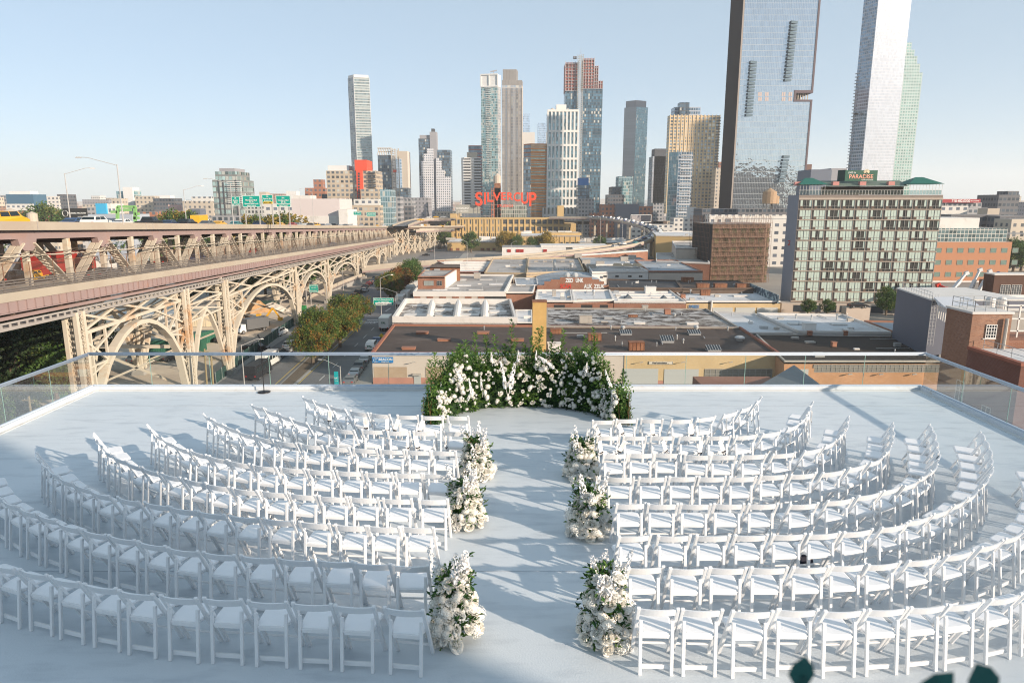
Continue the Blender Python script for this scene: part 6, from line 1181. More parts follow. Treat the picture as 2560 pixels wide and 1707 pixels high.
for k in (24, 27, 30, 33, 36, 39, 42, 45, 48, 51, 54):
    if k < len(RP): p = RP[k] + LL[k] * 4.5; m = MB(); m.box(p.x - .6, p.x + .6, p.y - .6, p.y + .6, GR, p.z - 1.9); m.build('pier', bconc, rt_)
cc = ['black', 'white', 'silver', 'blue', 'grey', 'red', 'white', 'black', 'silver', 'teal']
j = 0
for k in range(22, 56):
    if k >= len(RP) - 1: break
    for ln in (2.6, 6.2):
        if k < 28 and (k + int(ln)) % 3: continue
        p = RP[k] + LL[k] * ln - Vector((0, 0, .9)); d = RP[k + 1] - RP[k]; c_ = cc[(j * 7 + k) % 10]; j += 1
        vehicle(['sedan', 'suv', 'sedan', 'van'][j % 4] if c_ in ('white', 'black', 'silver') else 'sedan', c_, p, math.atan2(d.y, d.x), '%s car on the curved ramp, %s from its right end in the %s lane' % (c_, ordn(k - 21), 'near' if ln < 4 else 'far'), 'cars on the curved ramp')
for i, (px, y) in enumerate(((1087, 607), (1168, 605), (1278, 608), (1464, 600), (1582, 595), (1610, 570), (1640, 585), (1662, 570), (1500, 540), (1555, 545))):
    q = D_(px, 652 if px < 1400 else 612, 24); tp = P(px, y, q.y); lamp('thin street pole near the curved ramp, %s of ten from the left' % ordn(i + 1), (q.x, q.y, GR), tp.z - GR, R(200 if i % 2 else -20), arm=2, grp='thin poles along the ramp')
# left: sloping road under the arches joins the ramp
tr_ = thing('entry_ramp', 'sloping concrete ramp with retaining wall climbing behind the bridge arches', 'ramp', G(800, 740, GR)); EP = smooth([D_(715, 775, 30), D_(760, 745, 29.5), D_(810, 722, 28.8), D_(860, 700, 27.6), D_(905, 684, 26.8)], 4); ribbon(tr_, EP, 8)
m = MB()
for a, b_ in zip(EP, EP[1:]): m.add([Vector((a.x, a.y, GR)), Vector((b_.x, b_.y, GR)), b_ - Vector((0, 0, 1.2)), a - Vector((0, 0, 1.2))], [(0, 1, 2, 3)])
m.build('retaining_wall', conc, tr_)
# building helper for towers: corners given by pixel column at their depth
def foot(a, b_, c_, ytop):
    A, B_, C2 = P(a[0], ytop, a[1]), P(b_[0], ytop, b_[1]), P(c_[0], ytop, c_[1]); return [(A.x, A.y), (B_.x, B_.y), (C2.x, C2.y), (A.x + C2.x - B_.x, A.y + C2.y - B_.y)], B_.z
def rect(x0, x1, Y, d, ytop): A, B_ = P(x0, ytop, Y), P(x1, ytop, Y); return [(A.x, Y), (B_.x, Y), (B_.x, Y + d), (A.x, Y + d)], A.z
roofm = mat('flat_roof', (.28, .27, .26), .9, var=.2, ns=.05)
def tower(name, label, segs, cat='tower', base=GR, group=None):
    """segs: (partname, footprint, ztop, material or [materials], zbase or None); roofs are added on top"""
    f0 = segs[0][1]; t = thing(name, label, cat, (sum(p[0] for p in f0) / len(f0), sum(p[1] for p in f0) / len(f0), base), 0, group)
    for sgm in segs:
        nm, f, z, mt = sgm[:4]; zb = sgm[4] if len(sgm) > 4 and sgm[4] is not None else base; ms = list(mt) if isinstance(mt, (list, tuple)) else [mt]
        m = MB(); n = len(f); ix = [min(i, len(ms) - 1) for i in range(n)]; m.prism(f, zb, z, sm=ix, tm=len(ms)); m.build(nm, ms + [roofm], t)
        if len(sgm) > 5 and sgm[5]:
            m = MB(); 
            for i in range(n):
                j = (i + 1) % n; m.bar((*f[i], z + .5), (*f[j], z + .503), 1.0, 1.0)
            m.build('parapet', sgm[5], t)
    return t
def fins(t, f, z0, z1, n, mt, w=.6, d=.5, name='fin', rows=0, rh=.8):
    m = MB(); a, b_ = Vector((*f[0], 0)), Vector((*f[1], 0)); dr = (b_ - a).normalized(); nr = Vector((dr.y, -dr.x, 0))
    for i in range(n + 1): p = a.lerp(b_, i / n) + nr * (d / 2 + .02); m.bar((p.x, p.y, z0), (p.x, p.y, z1), w, d, up=nr)
    for k in range(rows + 1): z = z0 + (z1 - z0) * k / max(1, rows); q = nr * (d / 2 + .06); m.bar(a + q + Vector((0, 0, z)), b_ + q + Vector((0, 0, z)), d, rh)
    return m.build(name, mt, t)
# --- the tan factory with the big red letters
facb = mat('factory_tan', (.49, .345, .16), .85, var=.08, ns=.08, c2=(.48, .32, .14), t=(.5, .7)); Ys = 560
f, z = rect(1127, 1408, Ys, 40, 546); t = thing('tan_factory', 'long tan brick factory with pilasters carrying big red rooftop letters', 'building', (f[0][0] + 40, Ys, GR)); SFZ = z
m = MB(); m.prism(f, GR, z); m.build('wall', facb, t); m = MB(); x0, x1 = f[0][0], f[1][0]; m.box(x0 - .4, P(1142, 0, Ys).x, Ys - .7, Ys + 39, z, z + 3.6); m.box(P(1393, 0, Ys).x, x1 + .4, Ys - .7, Ys + 8, z, z + 10); m.box(x0, x1, Ys - .5, Ys - .02, z - .7, z + .5); m.build('parapet', facb, t)
m = MB(); zb = P(0, 592, Ys).z
for i in range(20): x = P(1142 + i * 14.1, 0, Ys).x; m.box(x - .35, x + .35, Ys - .6, Ys - .02, GR, z - .6)
m.build('pilaster', facb, t)
for r_, (ya, yb_) in enumerate(((549.5, 560), (567, 577.5))):
    for i in range(19):
        px = 1144 + i * 14.1
        if i < 8: wpx(t, px + 2.2 if i else 1142.5, ya, px + 5.5, yb_, Ys - .02, nx=1, nz=3, gm=dglass if i < 4 else MC['dusty_glass'])
        else: wpx(t, px + 1.2, ya, px + 11.6, yb_, Ys - .02, nx=5, nz=2)
m = MB()
for i in range(56): x = P(1136 + i * 4.8, 0, Ys).x; m.box(x, x + .7, Ys - .06, Ys - .01, P(0, 592, Ys).z, P(0, 583.5, Ys).z)
m.build('low_window_row', dglass, t)['kind'] = 'stuff'
f2, z2 = rect(1408, 1440, Ys, 30, 559); m = MB(); m.prism(f2, GR, z2); m.build('side_block', facb, t); wpx(t, 1411, 568, 1414, 577, Ys - .02, nx=1); wpx(t, 1422, 568, 1426, 577, Ys - .02, nx=1)
# letters on a steel frame
redn = mat('sign_red', (.72, .065, .02), .5, var=.03); fr_ = thing('rooftop_sign', 'big red SILVERCUP STUDIOS letters on a steel rooftop frame', 'sign', (P(1264, 500, Ys + 3).x, Ys + 3, SFZ)); m = MB()
for i in range(15): x = P(1192 + i * 10.4, 0, Ys + 4).x; m.bar((x, Ys + 4.2, SFZ), (x, Ys + 4.2, P(0, 500 if 3 < i < 11 else 488, Ys + 4).z), .16, .16)
for y in (500, 512, 523): m.bar((P(1192, 0, Ys + 4).x, Ys + 4.2, P(0, y, Ys + 4).z), (P(1338, 0, Ys + 4).x, Ys + 4.2, P(0, y, Ys + 4).z), .16, .16)
m.build('frame', bgrey, fr_)
for ch, xa, xb, ya, yb_ in (('S', 1188, 1207, 480, 515), ('I', 1210, 1215, 481, 511), ('L', 1218, 1233, 481, 505), ('V', 1232, 1252, 481, 502), ('E', 1253, 1265, 481, 500), ('R', 1268, 1283, 481, 500), ('C', 1284, 1301, 481, 504), ('U', 1303, 1321, 481, 510), ('P', 1323, 1341, 481, 516)):
    a, b_ = P(xa, ya, Ys + 3), P(xb, yb_, Ys + 3); text('letter', ch, b_.x - a.x, a.z - b_.z, redn, fr_, ((a.x + b_.x) / 2, Ys + 3, (a.z + b_.z) / 2), bold=.022, ext=.25, keep=False)
a, b_ = P(1243, 512, Ys + 3), P(1283, 518, Ys + 3); text('lettering', 'STUDIOS', b_.x - a.x, a.z - b_.z, redn, fr_, ((a.x + b_.x) / 2, Ys + 3, (a.z + b_.z) / 2), bold=.01, ext=.1, keep=False)
board('billboard', 'grey D3GRUPO rooftop billboard at the left end of the tan factory', 'billboard', 1139, 512, 1200, 534, Ys + 6, mat('billboard_grey', (.30, .30, .27), .7, var=.2, ns=.1, c2=(.45, .47, .46), t=(.5, .6)), [('D3GRUPO', .28, .6, .5, .34, swhite), ('construction', .3, .28, .45, .16, swhite)], None, None, (.1, .5, .9), SFZ)
# buildings in front of the factory
for x0, x1, yt, Y, lb in ((1118, 1262, 605, 440, 'low tan building with brown doors and a white cluttered roof, in front of the factory'), (1304, 1450, 590, 470, 'two storey tan building at the right front of the factory'), (1450, 1592, 607, 455, 'low tan wall and roof full of machinery right of the factory')):
    f, z = rect(x0, x1, Y, 38, yt); t = tower('tan_annex', lb, [('wall', f, z, facb)], 'building'); m = MB(); m.box(f[0][0] - .1, f[1][0] + .1, Y - .15, Y - .01, z - .5, z + .3); m.build('coping', mat('roof_edge', (.3, .28, .26), .8), t)
    m = MB(); m.prism([(p[0], p[1] + .1) for p in f], z + .002, z + .02); m.build('roof', r_white, t)
    if x0 == 1118:
        for k, (wx, hw_) in enumerate(((1124, 8), (1140, 9), (1201, 10), (1216, 9), (1231, 8))): wpx(t, wx, 620, wx + hw_, 631, Y - .02, gm=rust, nx=1, nz=1, name='door')
    if x0 == 1304:
        for wx in (1398, 1413, 1427): wpx(t, wx, 605, wx + 9, 612, Y - .02, nx=2)
        m = MB(); a, b_ = P(1372, 582, Y + 10), P(1452, 590, Y + 10); m.box(a.x, b_.x, Y + 6, Y + 20, z, a.z); m.build('upper_storey', facb, t); wpx(t, 1443, 590, 1447, 595, Y + 6 - .02, nx=1)
        m = MB()
        for i in range(11): x = P(1306 + i * 13.5, 0, Y).x; m.box(x - .25, x + .25, Y - .4, Y - .02, GR, z - .5)
        m.build('pilaster', facb, t)
rq = random.Random(8)
for i in range(34):
    px = rq.choice([rq.uniform(1125, 1260), rq.uniform(1310, 1440), rq.uniform(1455, 1585)]); Y = 448 if px < 1262 else (478 if px < 1445 else 462); Y += rq.uniform(0, 24); dzr = {0: 0}; z = P(0, 605 if px < 1262 else 590 if px < 1450 else 607, 440 if px < 1262 else 470 if px < 1450 else 455).z; x = P(px, 600, Y).x; s = rq.uniform(1.2, 3.4)
    t = thing('air_conditioner', 'pale rooftop air handling unit on the low roofs by the tan factory, %s from the left' % '', 'air conditioner', (x, Y, z + .03), 0, 'air handling units around the tan factory'); t['px'] = px; m = MB(); m.box(x - s, x + s, Y - 1.2, Y + 1.2, z + .35, z + .35 + rq.uniform(1, 2.4)); m.build('casing', wpar if i % 3 else ac, t); m = MB(); m.box(x - s * .9, x + s * .9, Y - 1, Y + 1, z + .03, z + .35); m.build('base', ac, t)
q_ = sorted([o for o in COL.objects if o.name.startswith('air_conditioner') and 'px' in o.keys()], key=lambda o: o['px'])
for i, o in enumerate(q_): o['label'] = 'pale rooftop unit on the low roofs by the tan factory, %s from the left' % ordn(i + 1)
for i, (px, Y, h, k) in enumerate(((1090, 500, 12, 'yellow'), (1110, 470, 11, 'green'), (1178, 425, 12, 'green'), (1262, 430, 12, 'yellow'), (1292, 425, 10, 'green'), (1328, 428, 9, 'green'), (1366, 430, 12, 'yellow'), (1348, 436, 9, 'yellow'), (1498, 440, 9, 'green'), (1278, 436, 11, 'yellow'))): tree(k, (P(px, 620, Y).x, Y, GR), h, '%s tree in front of the tan factory buildings, %s from the left' % ('golden' if k == 'yellow' else 'green', ordn(i + 1)), 'trees by the tan factory')
# white workshop with red fittings in front
f, z = rect(1255, 1415, 380, 22, 619); t = tower('workshop', 'long low white workshop with small red fittings beyond the ramp', [('wall', f, z, wpar)], 'building'); m = MB(); a = P(1352, 613, 385); m.box(a.x, P(1520, 613, 385).x, 383, 400, z, a.z); m.build('upper_wall', wpar, t)
for px in (1268, 1290, 1300, 1358): p = P(px, 627, 380); m = MB(); m.box(p.x, p.x + 2, 379.7, 379.98, p.z - .8, p.z + .8); m.build('red_fitting', PAINT['red'], t)
# white roofs on the far side of the ramp
for a in ((([(1440, 640), (1620, 628), (1600, 618), (1430, 622)]), 24.5, 'low white roofed shed beyond the far side of the ramp', r_white), ([(1640, 655), (1775, 660), (1760, 630), (1640, 635)], 22.5, 'low brick workshop with cluttered grey roof left of the scaffolded block', r_grey), ([(1690, 622), (1782, 622), (1770, 605), (1680, 605)], 18.5, 'pale two storey house with arched windows left of the scaffolded block', r_grey), ([(1640, 590), (1790, 592), (1770, 580), (1630, 580)], 17.5, 'tan walled block with white roof beyond the end of the ramp', r_white)): roofb('workshop', a[2], a[0], a[1], beige if 'pale' in a[2] else (facb if 'tan' in a[2] else redb), a[3], (.5, .4))
# --- scaffolded block
Yc = 262; A = (1733, Yc + 24); B_ = (1782, Yc); C2 = (1925, Yc + 3); f, z = foot(A, B_, C2, 560); scm = mat('scaffold_net', (.14, .085, .055), .8, var=.25, ns=.3); brw = mat('old_brown', (.20, .125, .085), .85, var=.2, ns=.3)
fb = fac('old_facade', (.21, .135, .09), (.10, .10, .05), 3.55, 3.6, .6, .55, .3, .1, .5); t = tower('scaffolded_building', 'brown building wrapped in scaffolding with a dark netted left side', [('wall', f, z, [mat('dark_net', (.035, .03, .03), .9, var=.3, ns=.3, st=(8, 8, .3)), fb])], 'building')
m = MB(); a, b_ = Vector((*f[1], 0)), Vector((*f[2], 0)); dr = (b_ - a).normalized(); nr = Vector((dr.y, -dr.x, 0)); n = 24
for lay in (.7, 1.9):
    for i in range(n + 1): p = a.lerp(b_, i / n) + nr * lay; m.bar((p.x, p.y, GR), (p.x, p.y, z + 2.5 + (i % 3) * .5), .09, .09)
k = 0; zz = GR + 1.8
while zz < z + 2:
    for lay in (.7, 1.9): m.bar(a + nr * lay + Vector((0, 0, zz)), b_ + nr * lay + Vector((0, 0, zz)), .09, .09)
    if k % 2: m.bar(a + nr * 1.3 + Vector((0, 0, zz - .1)), b_ + nr * 1.3 + Vector((0, 0, zz - .1)), .3, .07)
    zz += 1.75; k += 1
for i in range(0, n, 3):
    for j in range(5): z9 = GR + 1 + j * 5; p, p2 = a.lerp(b_, i / n) + nr * 1.95, a.lerp(b_, min(1, (i + 2) / n)) + nr * 1.95; m.bar((p.x, p.y, z9), (p2.x, p2.y, z9 + 4.5), .07, .07)
m.build('scaffold', mat('scaffold_tube', (.20, .12, .085), .7, var=.3, ns=.5), t); m = MB(); a2 = Vector((*f[0], 0)); n2 = Vector((-(a2 - a).normalized().y, (a2 - a).normalized().x, 0))
for i in range(15): p = a.lerp(a2, i / 14) + n2 * 1.2; m.bar((p.x, p.y, GR), (p.x, p.y, z + 3), .09, .09)
for i in range(14): m.bar(a + n2 * 1.2 + Vector((0, 0, GR + 2 + i * 1.9)), a2 + n2 * 1.2 + Vector((0, 0, GR + 2 + i * 1.9)), .09, .09)
m.build('side_scaffold', scm, t)
# --- the hotel
Yh = 187; A = (1971, Yh + 14); B_ = (1998, Yh + 4); C2 = (2358, Yh); f, zt_ = foot(A, B_, C2, 488); z0_ = P(1976, 752, Yh + 4).z
hwall = brick('hotel_brick', (.30, .25, .215), (.26, .21, .18), (.2, .17, .15), .4, .2); hgrey = mat('hotel_panel', (.19, .205, .245), .7, var=.06, ns=.2); hband = mat('hotel_band', (.44, .37, .31), .8, var=.08, ns=.4); hg = mat('hotel_glass', (.20, .28, .24), .12, metal=.25, var=.2, ns=.8); cur = mat('pale_curtain', (.46, .55, .49), .7, var=.22, ns=3.0, st=(6, 6, .3)); dk = mat('dark_room', (.055, .055, .05), .25, var=.4)
t = tower('hotel', 'eleven storey brown brick hotel with ten window bays per floor and green pavilions on top', [('wall', f, zt_, [hgrey, hwall])], 'building'); a, b_ = Vector((*f[1], 0)), Vector((*f[2], 0)); dr = (b_ - a).normalized(); nr = Vector((dr.y, -dr.x, 0)); L = (b_ - a).length; fh = (zt_ - 1.0 - z0_) / 10; ang = math.atan2(dr.y, dr.x); rdh = random.Random(4)
for k in range(11):
    m = MB(); z = z0_ + k * fh; q = nr * .16; m.bar(a + q + Vector((0, 0, z)), b_ + q + Vector((0, 0, z)), .3, .2 if k < 10 else .5); m.build('floor_band', hband, t)
for k in range(10):
    for i in range(10):
        x0 = L * (i + .12) / 10; x1 = L * (i + .955) / 10; z1 = z0_ + k * fh + .2; z2 = z0_ + (k + 1) * fh - .17; m = MB(); m.at((a.x, a.y, 0), ang); m.m = 0; m.box(x0, x1, -.06, -.02, z1, z2)
        W_ = x1 - x0; m.m = 1; s = rdh.random(); gaps = [(.0, 1.0)] if s < .70 else ([(0, .32), (.66, 1)] if s < .87 else [(0, .2), (.85, 1)])
        if k > 8: gaps = [(0, .22), (.78, 1)]
        for g0, g1 in gaps:
            nn = max(1, int((g1 - g0) * 4 + .5))
            for c_ in range(nn):
                u0 = g0 + (g1 - g0) * c_ / nn; u1 = g0 + (g1 - g0) * (c_ + .93) / nn; m.box(x0 + W_ * u0, x0 + W_ * u1, -.10 - .02 * (c_ % 2), -.07, z1 + (.0 if c_ else .5), z2 - .05)
        m.m = 2; 
        for u in (0, .5, .98): m.box(x0 + W_ * u, x0 + W_ * u + .08, -.2, -.13, z1, z2)
        m.box(x0, x1, -.2, -.131, z1 + .62, z1 + .70); m.m = 3; m.box(x0 + .05, x0 + W_ * .26, -.22, -.201, z1 - .02, z1 + .6)
        m.build('window', [dk, cur, frm, bdark], t)
m = MB(); m.at((a.x, a.y, 0), ang); m.box(-3, L + 1, -2.5, 3, z0_ - 3.2, z0_ - .35); m.build('podium', hband, t)
for i in range(9):
    m = MB(); m.at((a.x, a.y, 0), ang); x0 = .2 + i * L / 9; m.box(x0, x0 + L / 9 - .9, -2.56, -2.505, z0_ - 2.7, z0_ - .8); m.build('podium_window', dglass, t)
m = MB(); m.at((a.x, a.y, 0), ang); m.box(-3, L + 1, -2, 3, GR, z0_ - 3.2); m.build('ground_floor', hwall, t)
teal = mat('pavilion_green', (.015, .12, .09), .6, var=.08); zr = zt_ + .4
def pavil(x0, x1, h0, h1, nm, mt):
    m = MB(); m.at((a.x, a.y, 0), ang); xm, ym = (x0 + x1) / 2, 4.5; e = .5; y0, y1 = .2, 9; vs = [(x0 - e, y0 - e, h0), (x1 + e, y0 - e, h0), (x1 + e, y1, h0), (x0 - e, y1, h0), (xm - 1, ym, h1), (xm + 1, ym, h1)]; m.add(vs, [(0, 1, 5, 4), (1, 2, 5), (2, 3, 4, 5), (3, 0, 4), (3, 2, 1, 0)]); m.build(nm, mt, t)
pavil(.2, L * .185, zr + 2.4, zr + 4.3, 'pavilion_roof', teal); pavil(L * .77, L - .6, zr + 2.5, zr + 4.4, 'pavilion_roof', teal)
m = MB(); m.at((a.x, a.y, 0), ang); m.add([(L * .2, 1.5, zr + 2), (L * .77, 1.5, zr + 2), (L * .77, 7, zr + 3.6), (L * .2, 7, zr + 3.6)], [(0, 1, 2, 3)]); m.add([(L * .2, 1.5, zr + 1.9), (L * .77, 1.5, zr + 1.9), (L * .77, 7, zr + 1.9), (L * .2, 7, zr + 1.9)], [(3, 2, 1, 0)]); m.build('lean_to_roof', mat('awning_green', (.12, .16, .13), .7, var=.2, ns=.2), t)
m = MB(); m.at((a.x, a.y, 0), ang); m.box(L * .2, L * .77, 4, 6, zr - .3, zr + 1.9); m.build('bar_interior', bdark, t)
m = MB(); m.at((a.x, a.y, 0), ang)
for i in range(46): x = .2 + i * (L - .5) / 45; m.bar((x, .3, zr - .3), (x, .3, zr + (2.4 if x < L * .185 or x > L * .77 else .9)), .07, .07)
for z in (zr + .9,): m.bar((0, .3, z), (L - .3, .3, z), .08, .08)
m.build('balustrade', frw, t)
m = MB(); m.at((a.x, a.y, 0), ang); m.box(.2, L - .4, .34, .36, zr - .3, zr + .85); m.build('glass_screen', glassy('terrace_glass', (.72, .8, .78), .6), t)
for i, fx in enumerate((-.02, .25, .44, .64)): m = MB(); m.at((a.x, a.y, 0), ang); m.box(L * fx, L * fx + 1.6, 2, 3.5, zr + 2.2, zr + 3.2); m.build('roof_box', mat('pink_box', (.55, .25, .22), .7), t)
p = Vector((*f[0], 0)).lerp(a, .5); m = MB(); text('lettering', 'Z', 1.4, 2.2, PAINT['red'], t, Vector((p.x - .1, p.y, P(1975, 608, Yh + 8).z)), rot=(math.pi / 2, 0, -1.2), bold=.03)
board('rooftop_billboard', 'dark green LOST IN PARADISE rooftop lounge billboard above the hotel', 'billboard', 2114, 426, 2192, 453, Yh + 6, mat('billboard_green', (.02, .09, .06), .6), [('LOST IN', .2, .78, .34, .15, swhite), ('PARADISE', .5, .42, .92, .38, mat('letter_pink', (.75, .35, .26), .6)), ('ROOFTOP LOUNGE', .7, .1, .5, .09, swhite)])
sb = [o for o in COL.objects if 'LOST IN' in o.get('label', '')][0]; pp = P(2167, 430, Yh + 5.9); m = MB(); mt = MC['letter_pink']
for k in range(9): a_ = R(-20 + k * 27.5); leaf(m, pp, (math.cos(a_), 0, math.sin(a_) - .1), (0, -1, 0), 1.0, .3)
m.bar(pp, pp + Vector((.05, 0, -1.6)), .14, .05); m.build('palm_emblem', mat('palm_cream', (.7, .62, .45), .6), sb); m = MB(); q0, q1 = P(2095, 426, Yh + 9), P(2113.5, 453, Yh + 6); m.add([(q0.x, Yh + 9, q1.z), (q1.x, Yh + 6, q1.z), (q1.x, Yh + 6, q0.z), (q0.x, Yh + 9, q0.z)], [(0, 1, 2, 3)]); m.build('side_panel', mat('billboard_dark', (.02, .045, .04), .6), sb)
for px, py, h, lb in ((2020, 775, 4, 'left green tree at the foot of the hotel'), (2068, 776, 4, 'middle green tree at the foot of the hotel'), (2215, 783, 7, 'bushy tree at the foot of the hotel beside the grey building'), (2338, 700, 8, 'tree between the hotel and the orange office')): tree('green', (P(px, py, 172).x, 172, GR + 2.2 if h < 8 else GR), h, lb)
tc = thing('display_car', 'dark painted car hung over the hotel entrance as decoration', 'car', (0, 0, 0)); bpy.data.objects.remove(tc); v_ = vehicle('sedan', 'black', P(2144, 766, 170), 0, 'dark painted car mounted over the hotel entrance', 'cars on display')
v_.location.z = P(2144, 769, 170).z; m = MB(); q = P(2144, 768, 170); m.box(q.x - 3, q.x + 3, 169.5, 172, GR, q.z - .1); tag(m.build('entrance_canopy', hband), 'low concrete entrance block under the mounted car', 'entrance')
# --- orange brick office
Yo = 265; f, z = rect(2325, 2531, Yo, 30, 605); t = tower('office_building', 'orange brick office with square windows and a glazed top floor', [('wall', f, z, mat('orange_render', (.42, .20, .11), .85, var=.06, ns=.2))], 'building')
for r_, y0 in enumerate((620, 650, 680)):
    for i in range(8): wpx(t, 2340 + i * 27.4 - r_ * 2, y0, 2353 + i * 27.4 - r_ * 2, y0 + 12, Yo - .02, gm=hg, nx=1, nz=1)
f2, z2 = rect(2325, 2520, Yo + 1, 20, 571); m = MB(); m.prism(f2, z, z2); m.build('glazed_storey', fac('glazed', (.52, .52, .48), (.16, .23, .24), 1.5, 1.5, .86, .84, .1, .4, .4), t); f3, z3 = rect(2335, 2450, Yo + 4, 20, 545); m = MB(); m.prism(f3, z2, z3); m.build('plant_room', wpar, t)
m = MB(); m.prism([(p[0], p[1] - .1) for p in f], GR, P(0, 702, Yo).z); m.build('plinth', wpar, t)
# --- crane yard
cr_red = mat('crane_red', (.55, .035, .02), .45, var=.05); crb = mat('crane_blue', (.05, .06, .18), .5); crw = mat('crane_white', (.6, .6, .6), .5)
def crane(label, px, py, tx, ty, Y, body, boom, cab=True):
    p = P(px, py, Y); tip = P(tx, ty, Y + 3); t = thing('mobile_crane', label, 'crane', (p.x, Y, GR), 0, 'mobile cranes parked in the yard'); gz = max(GR, p.z - 2.5)
    m = MB(); m.box(p.x - 3.5, p.x + 3.5, Y - 1.2, Y + 1.2, gz + .9, gz + 2.0); m.box(p.x - 1, p.x + 1.6, Y - 1, Y + 1, gz + 2.0, gz + 3.0); m.build('chassis', body, t, bevel=.06); m = MB(); m.box(p.x - 3.4, p.x - 2, Y - 1.1, Y + 1.1, gz + 2.0, gz + 3.1); m.build('cab', body, t, bevel=.1)
    for k in range(4): wheel_m = MB(); wheel_m.tube((p.x - 2.7 + k * 1.7, Y - 1.3, gz + .55), (p.x - 2.7 + k * 1.7, Y - .9, gz + .55), .55, 12); wheel_m.build('wheel', tyre, t)
    m = MB(); b0 = Vector((p.x, Y, gz + 2.6)); d = tip - b0; m.bar(b0, b0 + d * .6, .75, .8); m.bar(b0 + d * .6, tip, .5, .55); m.bar(tip - Vector((.4, 0, .3)), tip + Vector((.5, 0, .1)), .8, .9); m.build('boom', boom, t); m = MB(); m.tube(tip, b0 + Vector((1.2, 0, .4)), .05, 4); m.tube(b0 + d * .35, b0 + Vector((1.5, 0, -.6)), .14, 6); m.build('cable', blkp, t)
    m = MB(); m.box(p.x - 40 if False else p.x - 3.6, p.x + 3.6, Y - 1.4, Y + 1.4, GR, gz + .02) if gz > GR + .1 else m.box(p.x - 3.6, p.x + 3.6, Y - 1.4, Y + 1.4, GR, GR + .02); m.build('hardstand', conc, t)
crane('red mobile crane with lowered boom at the left of the crane yard', 2395, 735, 2345, 712, 168, cr_red, cr_red); crane('crane with white boom and red tip raised over the yard', 2375, 733, 2416, 682, 176, cr_red, crw)
crane('blue crane with leftmost of three tall white and blue booms', 2418, 740, 2450, 674, 182, crb, crw); crane('blue crane with middle of three tall booms', 2440, 742, 2474, 677, 186, crb, crw); crane('blue crane with rightmost of three tall booms', 2458, 744, 2494, 683, 190, crb, crb)
t = thing('shipping_container', 'rust red shipping container behind the blue cranes', 'container', P(2485, 720, 196)); m = MB(); a, b_ = P(2466, 700, 196), P(2500, 722, 196); m.box(a.x, b_.x, 196, 199, b_.z, a.z); m.build('box', rust, t); m = MB(); m.box(a.x, b_.x, 196.1, 199, GR, b_.z); m.build('stand', ac, t)
f, z = rect(2487, 2600, 175, 4, 688); t = tower('garage_building', 'dark brown garage with two white multi-pane doors beside the cranes', [('wall', f, z, mat('dark_brown', (.09, .045, .03), .8, var=.15))], 'building'); m = MB(); m.prism([(p[0], p[1] + .1) for p in f], z + .002, z + .3); m.build('roof', wpar, t)
for x0 in (2502, 2530): wpx(t, x0, 712, x0 + 21, 740, 174.98, nx=4, nz=6, fm=frw)
for i, (px, Y, h) in enumerate(((2535, 300, 14), (2555, 310, 13), (2575, 305, 14))): tree('dark' if i == 1 else 'green', (P(px, 660, Y).x, Y, GR), h, 'green tree right of the orange office, %s of three' % ordn(i + 1))
# ================================================================ SKYLINE
gg_ = 'towers of the skyline'
F = dict(
 strip=fac('f_strip', (.40, .44, .43), (.20, .26, .27), 1.8, 3.6, .94, .55, .1, .5, .35),
 green=fac('f_green', (.38, .47, .47), (.13, .25, .27), 1.9, 3.1, .80, .74, .08, .35, .55, curt=.18),
 dark=fac('f_dark', (.08, .09, .10), (.07, .11, .15), 2.0, 3.3, .84, .76, .08, .25, .6, curt=.06),
 grey=fac('f_grey', (.34, .33, .33), (.25, .28, .30), 3.0, 3.1, .72, .72, .12, .35, .4, curt=.2),
 concrete=fac('f_concrete', (.46, .38, .29), (.13, .14, .15), 3.2, 3.1, .60, .55, .15, .3, .5, curt=.12),
 whitegrid=fac('f_whitegrid', (.62, .63, .66), (.14, .17, .22), 2.6, 3.0, .5, .5, .12, .3, .4),
 orange=fac('f_orange', (.62, .25, .08), (.32, .42, .38), 1.6, 3.9, .97, .66, .12, .4, .15),
 blue=fac('f_blue', (.40, .50, .62), (.30, .42, .55), 2.4, 3.4, .8, .72, .1, .5, .3),
 teal=fac('f_teal', (.33, .42, .46), (.16, .27, .31), 1.5, 3.4, .82, .84, .06, .4, .2, curt=.08),
 paleteal=fac('f_paleteal', (.42, .50, .48), (.22, .38, .34), 3.6, 4.0, .6, .56, .12, .4, .3),
 beige=fac('f_beige', (.58, .44, .27), (.17, .21, .24), 3.6, 3.2, .66, .58, .12, .35, .5, curt=.12),
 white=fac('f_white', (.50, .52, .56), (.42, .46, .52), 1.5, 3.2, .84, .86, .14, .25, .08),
 pano=fac('f_pano', (.42, .46, .48), (.52, .56, .59), 1.25, 4.1, .93, .95, .03, .92, .05, wave=.08),
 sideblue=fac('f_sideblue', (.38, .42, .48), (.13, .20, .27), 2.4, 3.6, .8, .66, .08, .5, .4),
 lowtan=fac('f_lowtan', (.50, .44, .36), (.12, .13, .14), 3.6, 3.6, .42, .45, .2, .2, .4),
 lowwhite=fac('f_lowwhite', (.62, .60, .56), (.12, .14, .17), 4.0, 3.6, .5, .42, .2, .2, .4),
 lowred=fac('f_lowred', (.36, .16, .10), (.12, .12, .13), 3.4, 3.8, .5, .5, .2, .2, .4),
 lowgrey=fac('f_lowgrey', (.32, .32, .33), (.10, .12, .14), 3.0, 3.4, .62, .5, .15, .3, .4),
 lowdark=fac('f_lowdark', (.12, .12, .13), (.06, .08, .10), 2.6, 3.4, .7, .5, .15, .3, .5))
plain = lambda n, c_, **k: mat(n, c_, .8, var=.08, ns=.05, **k)
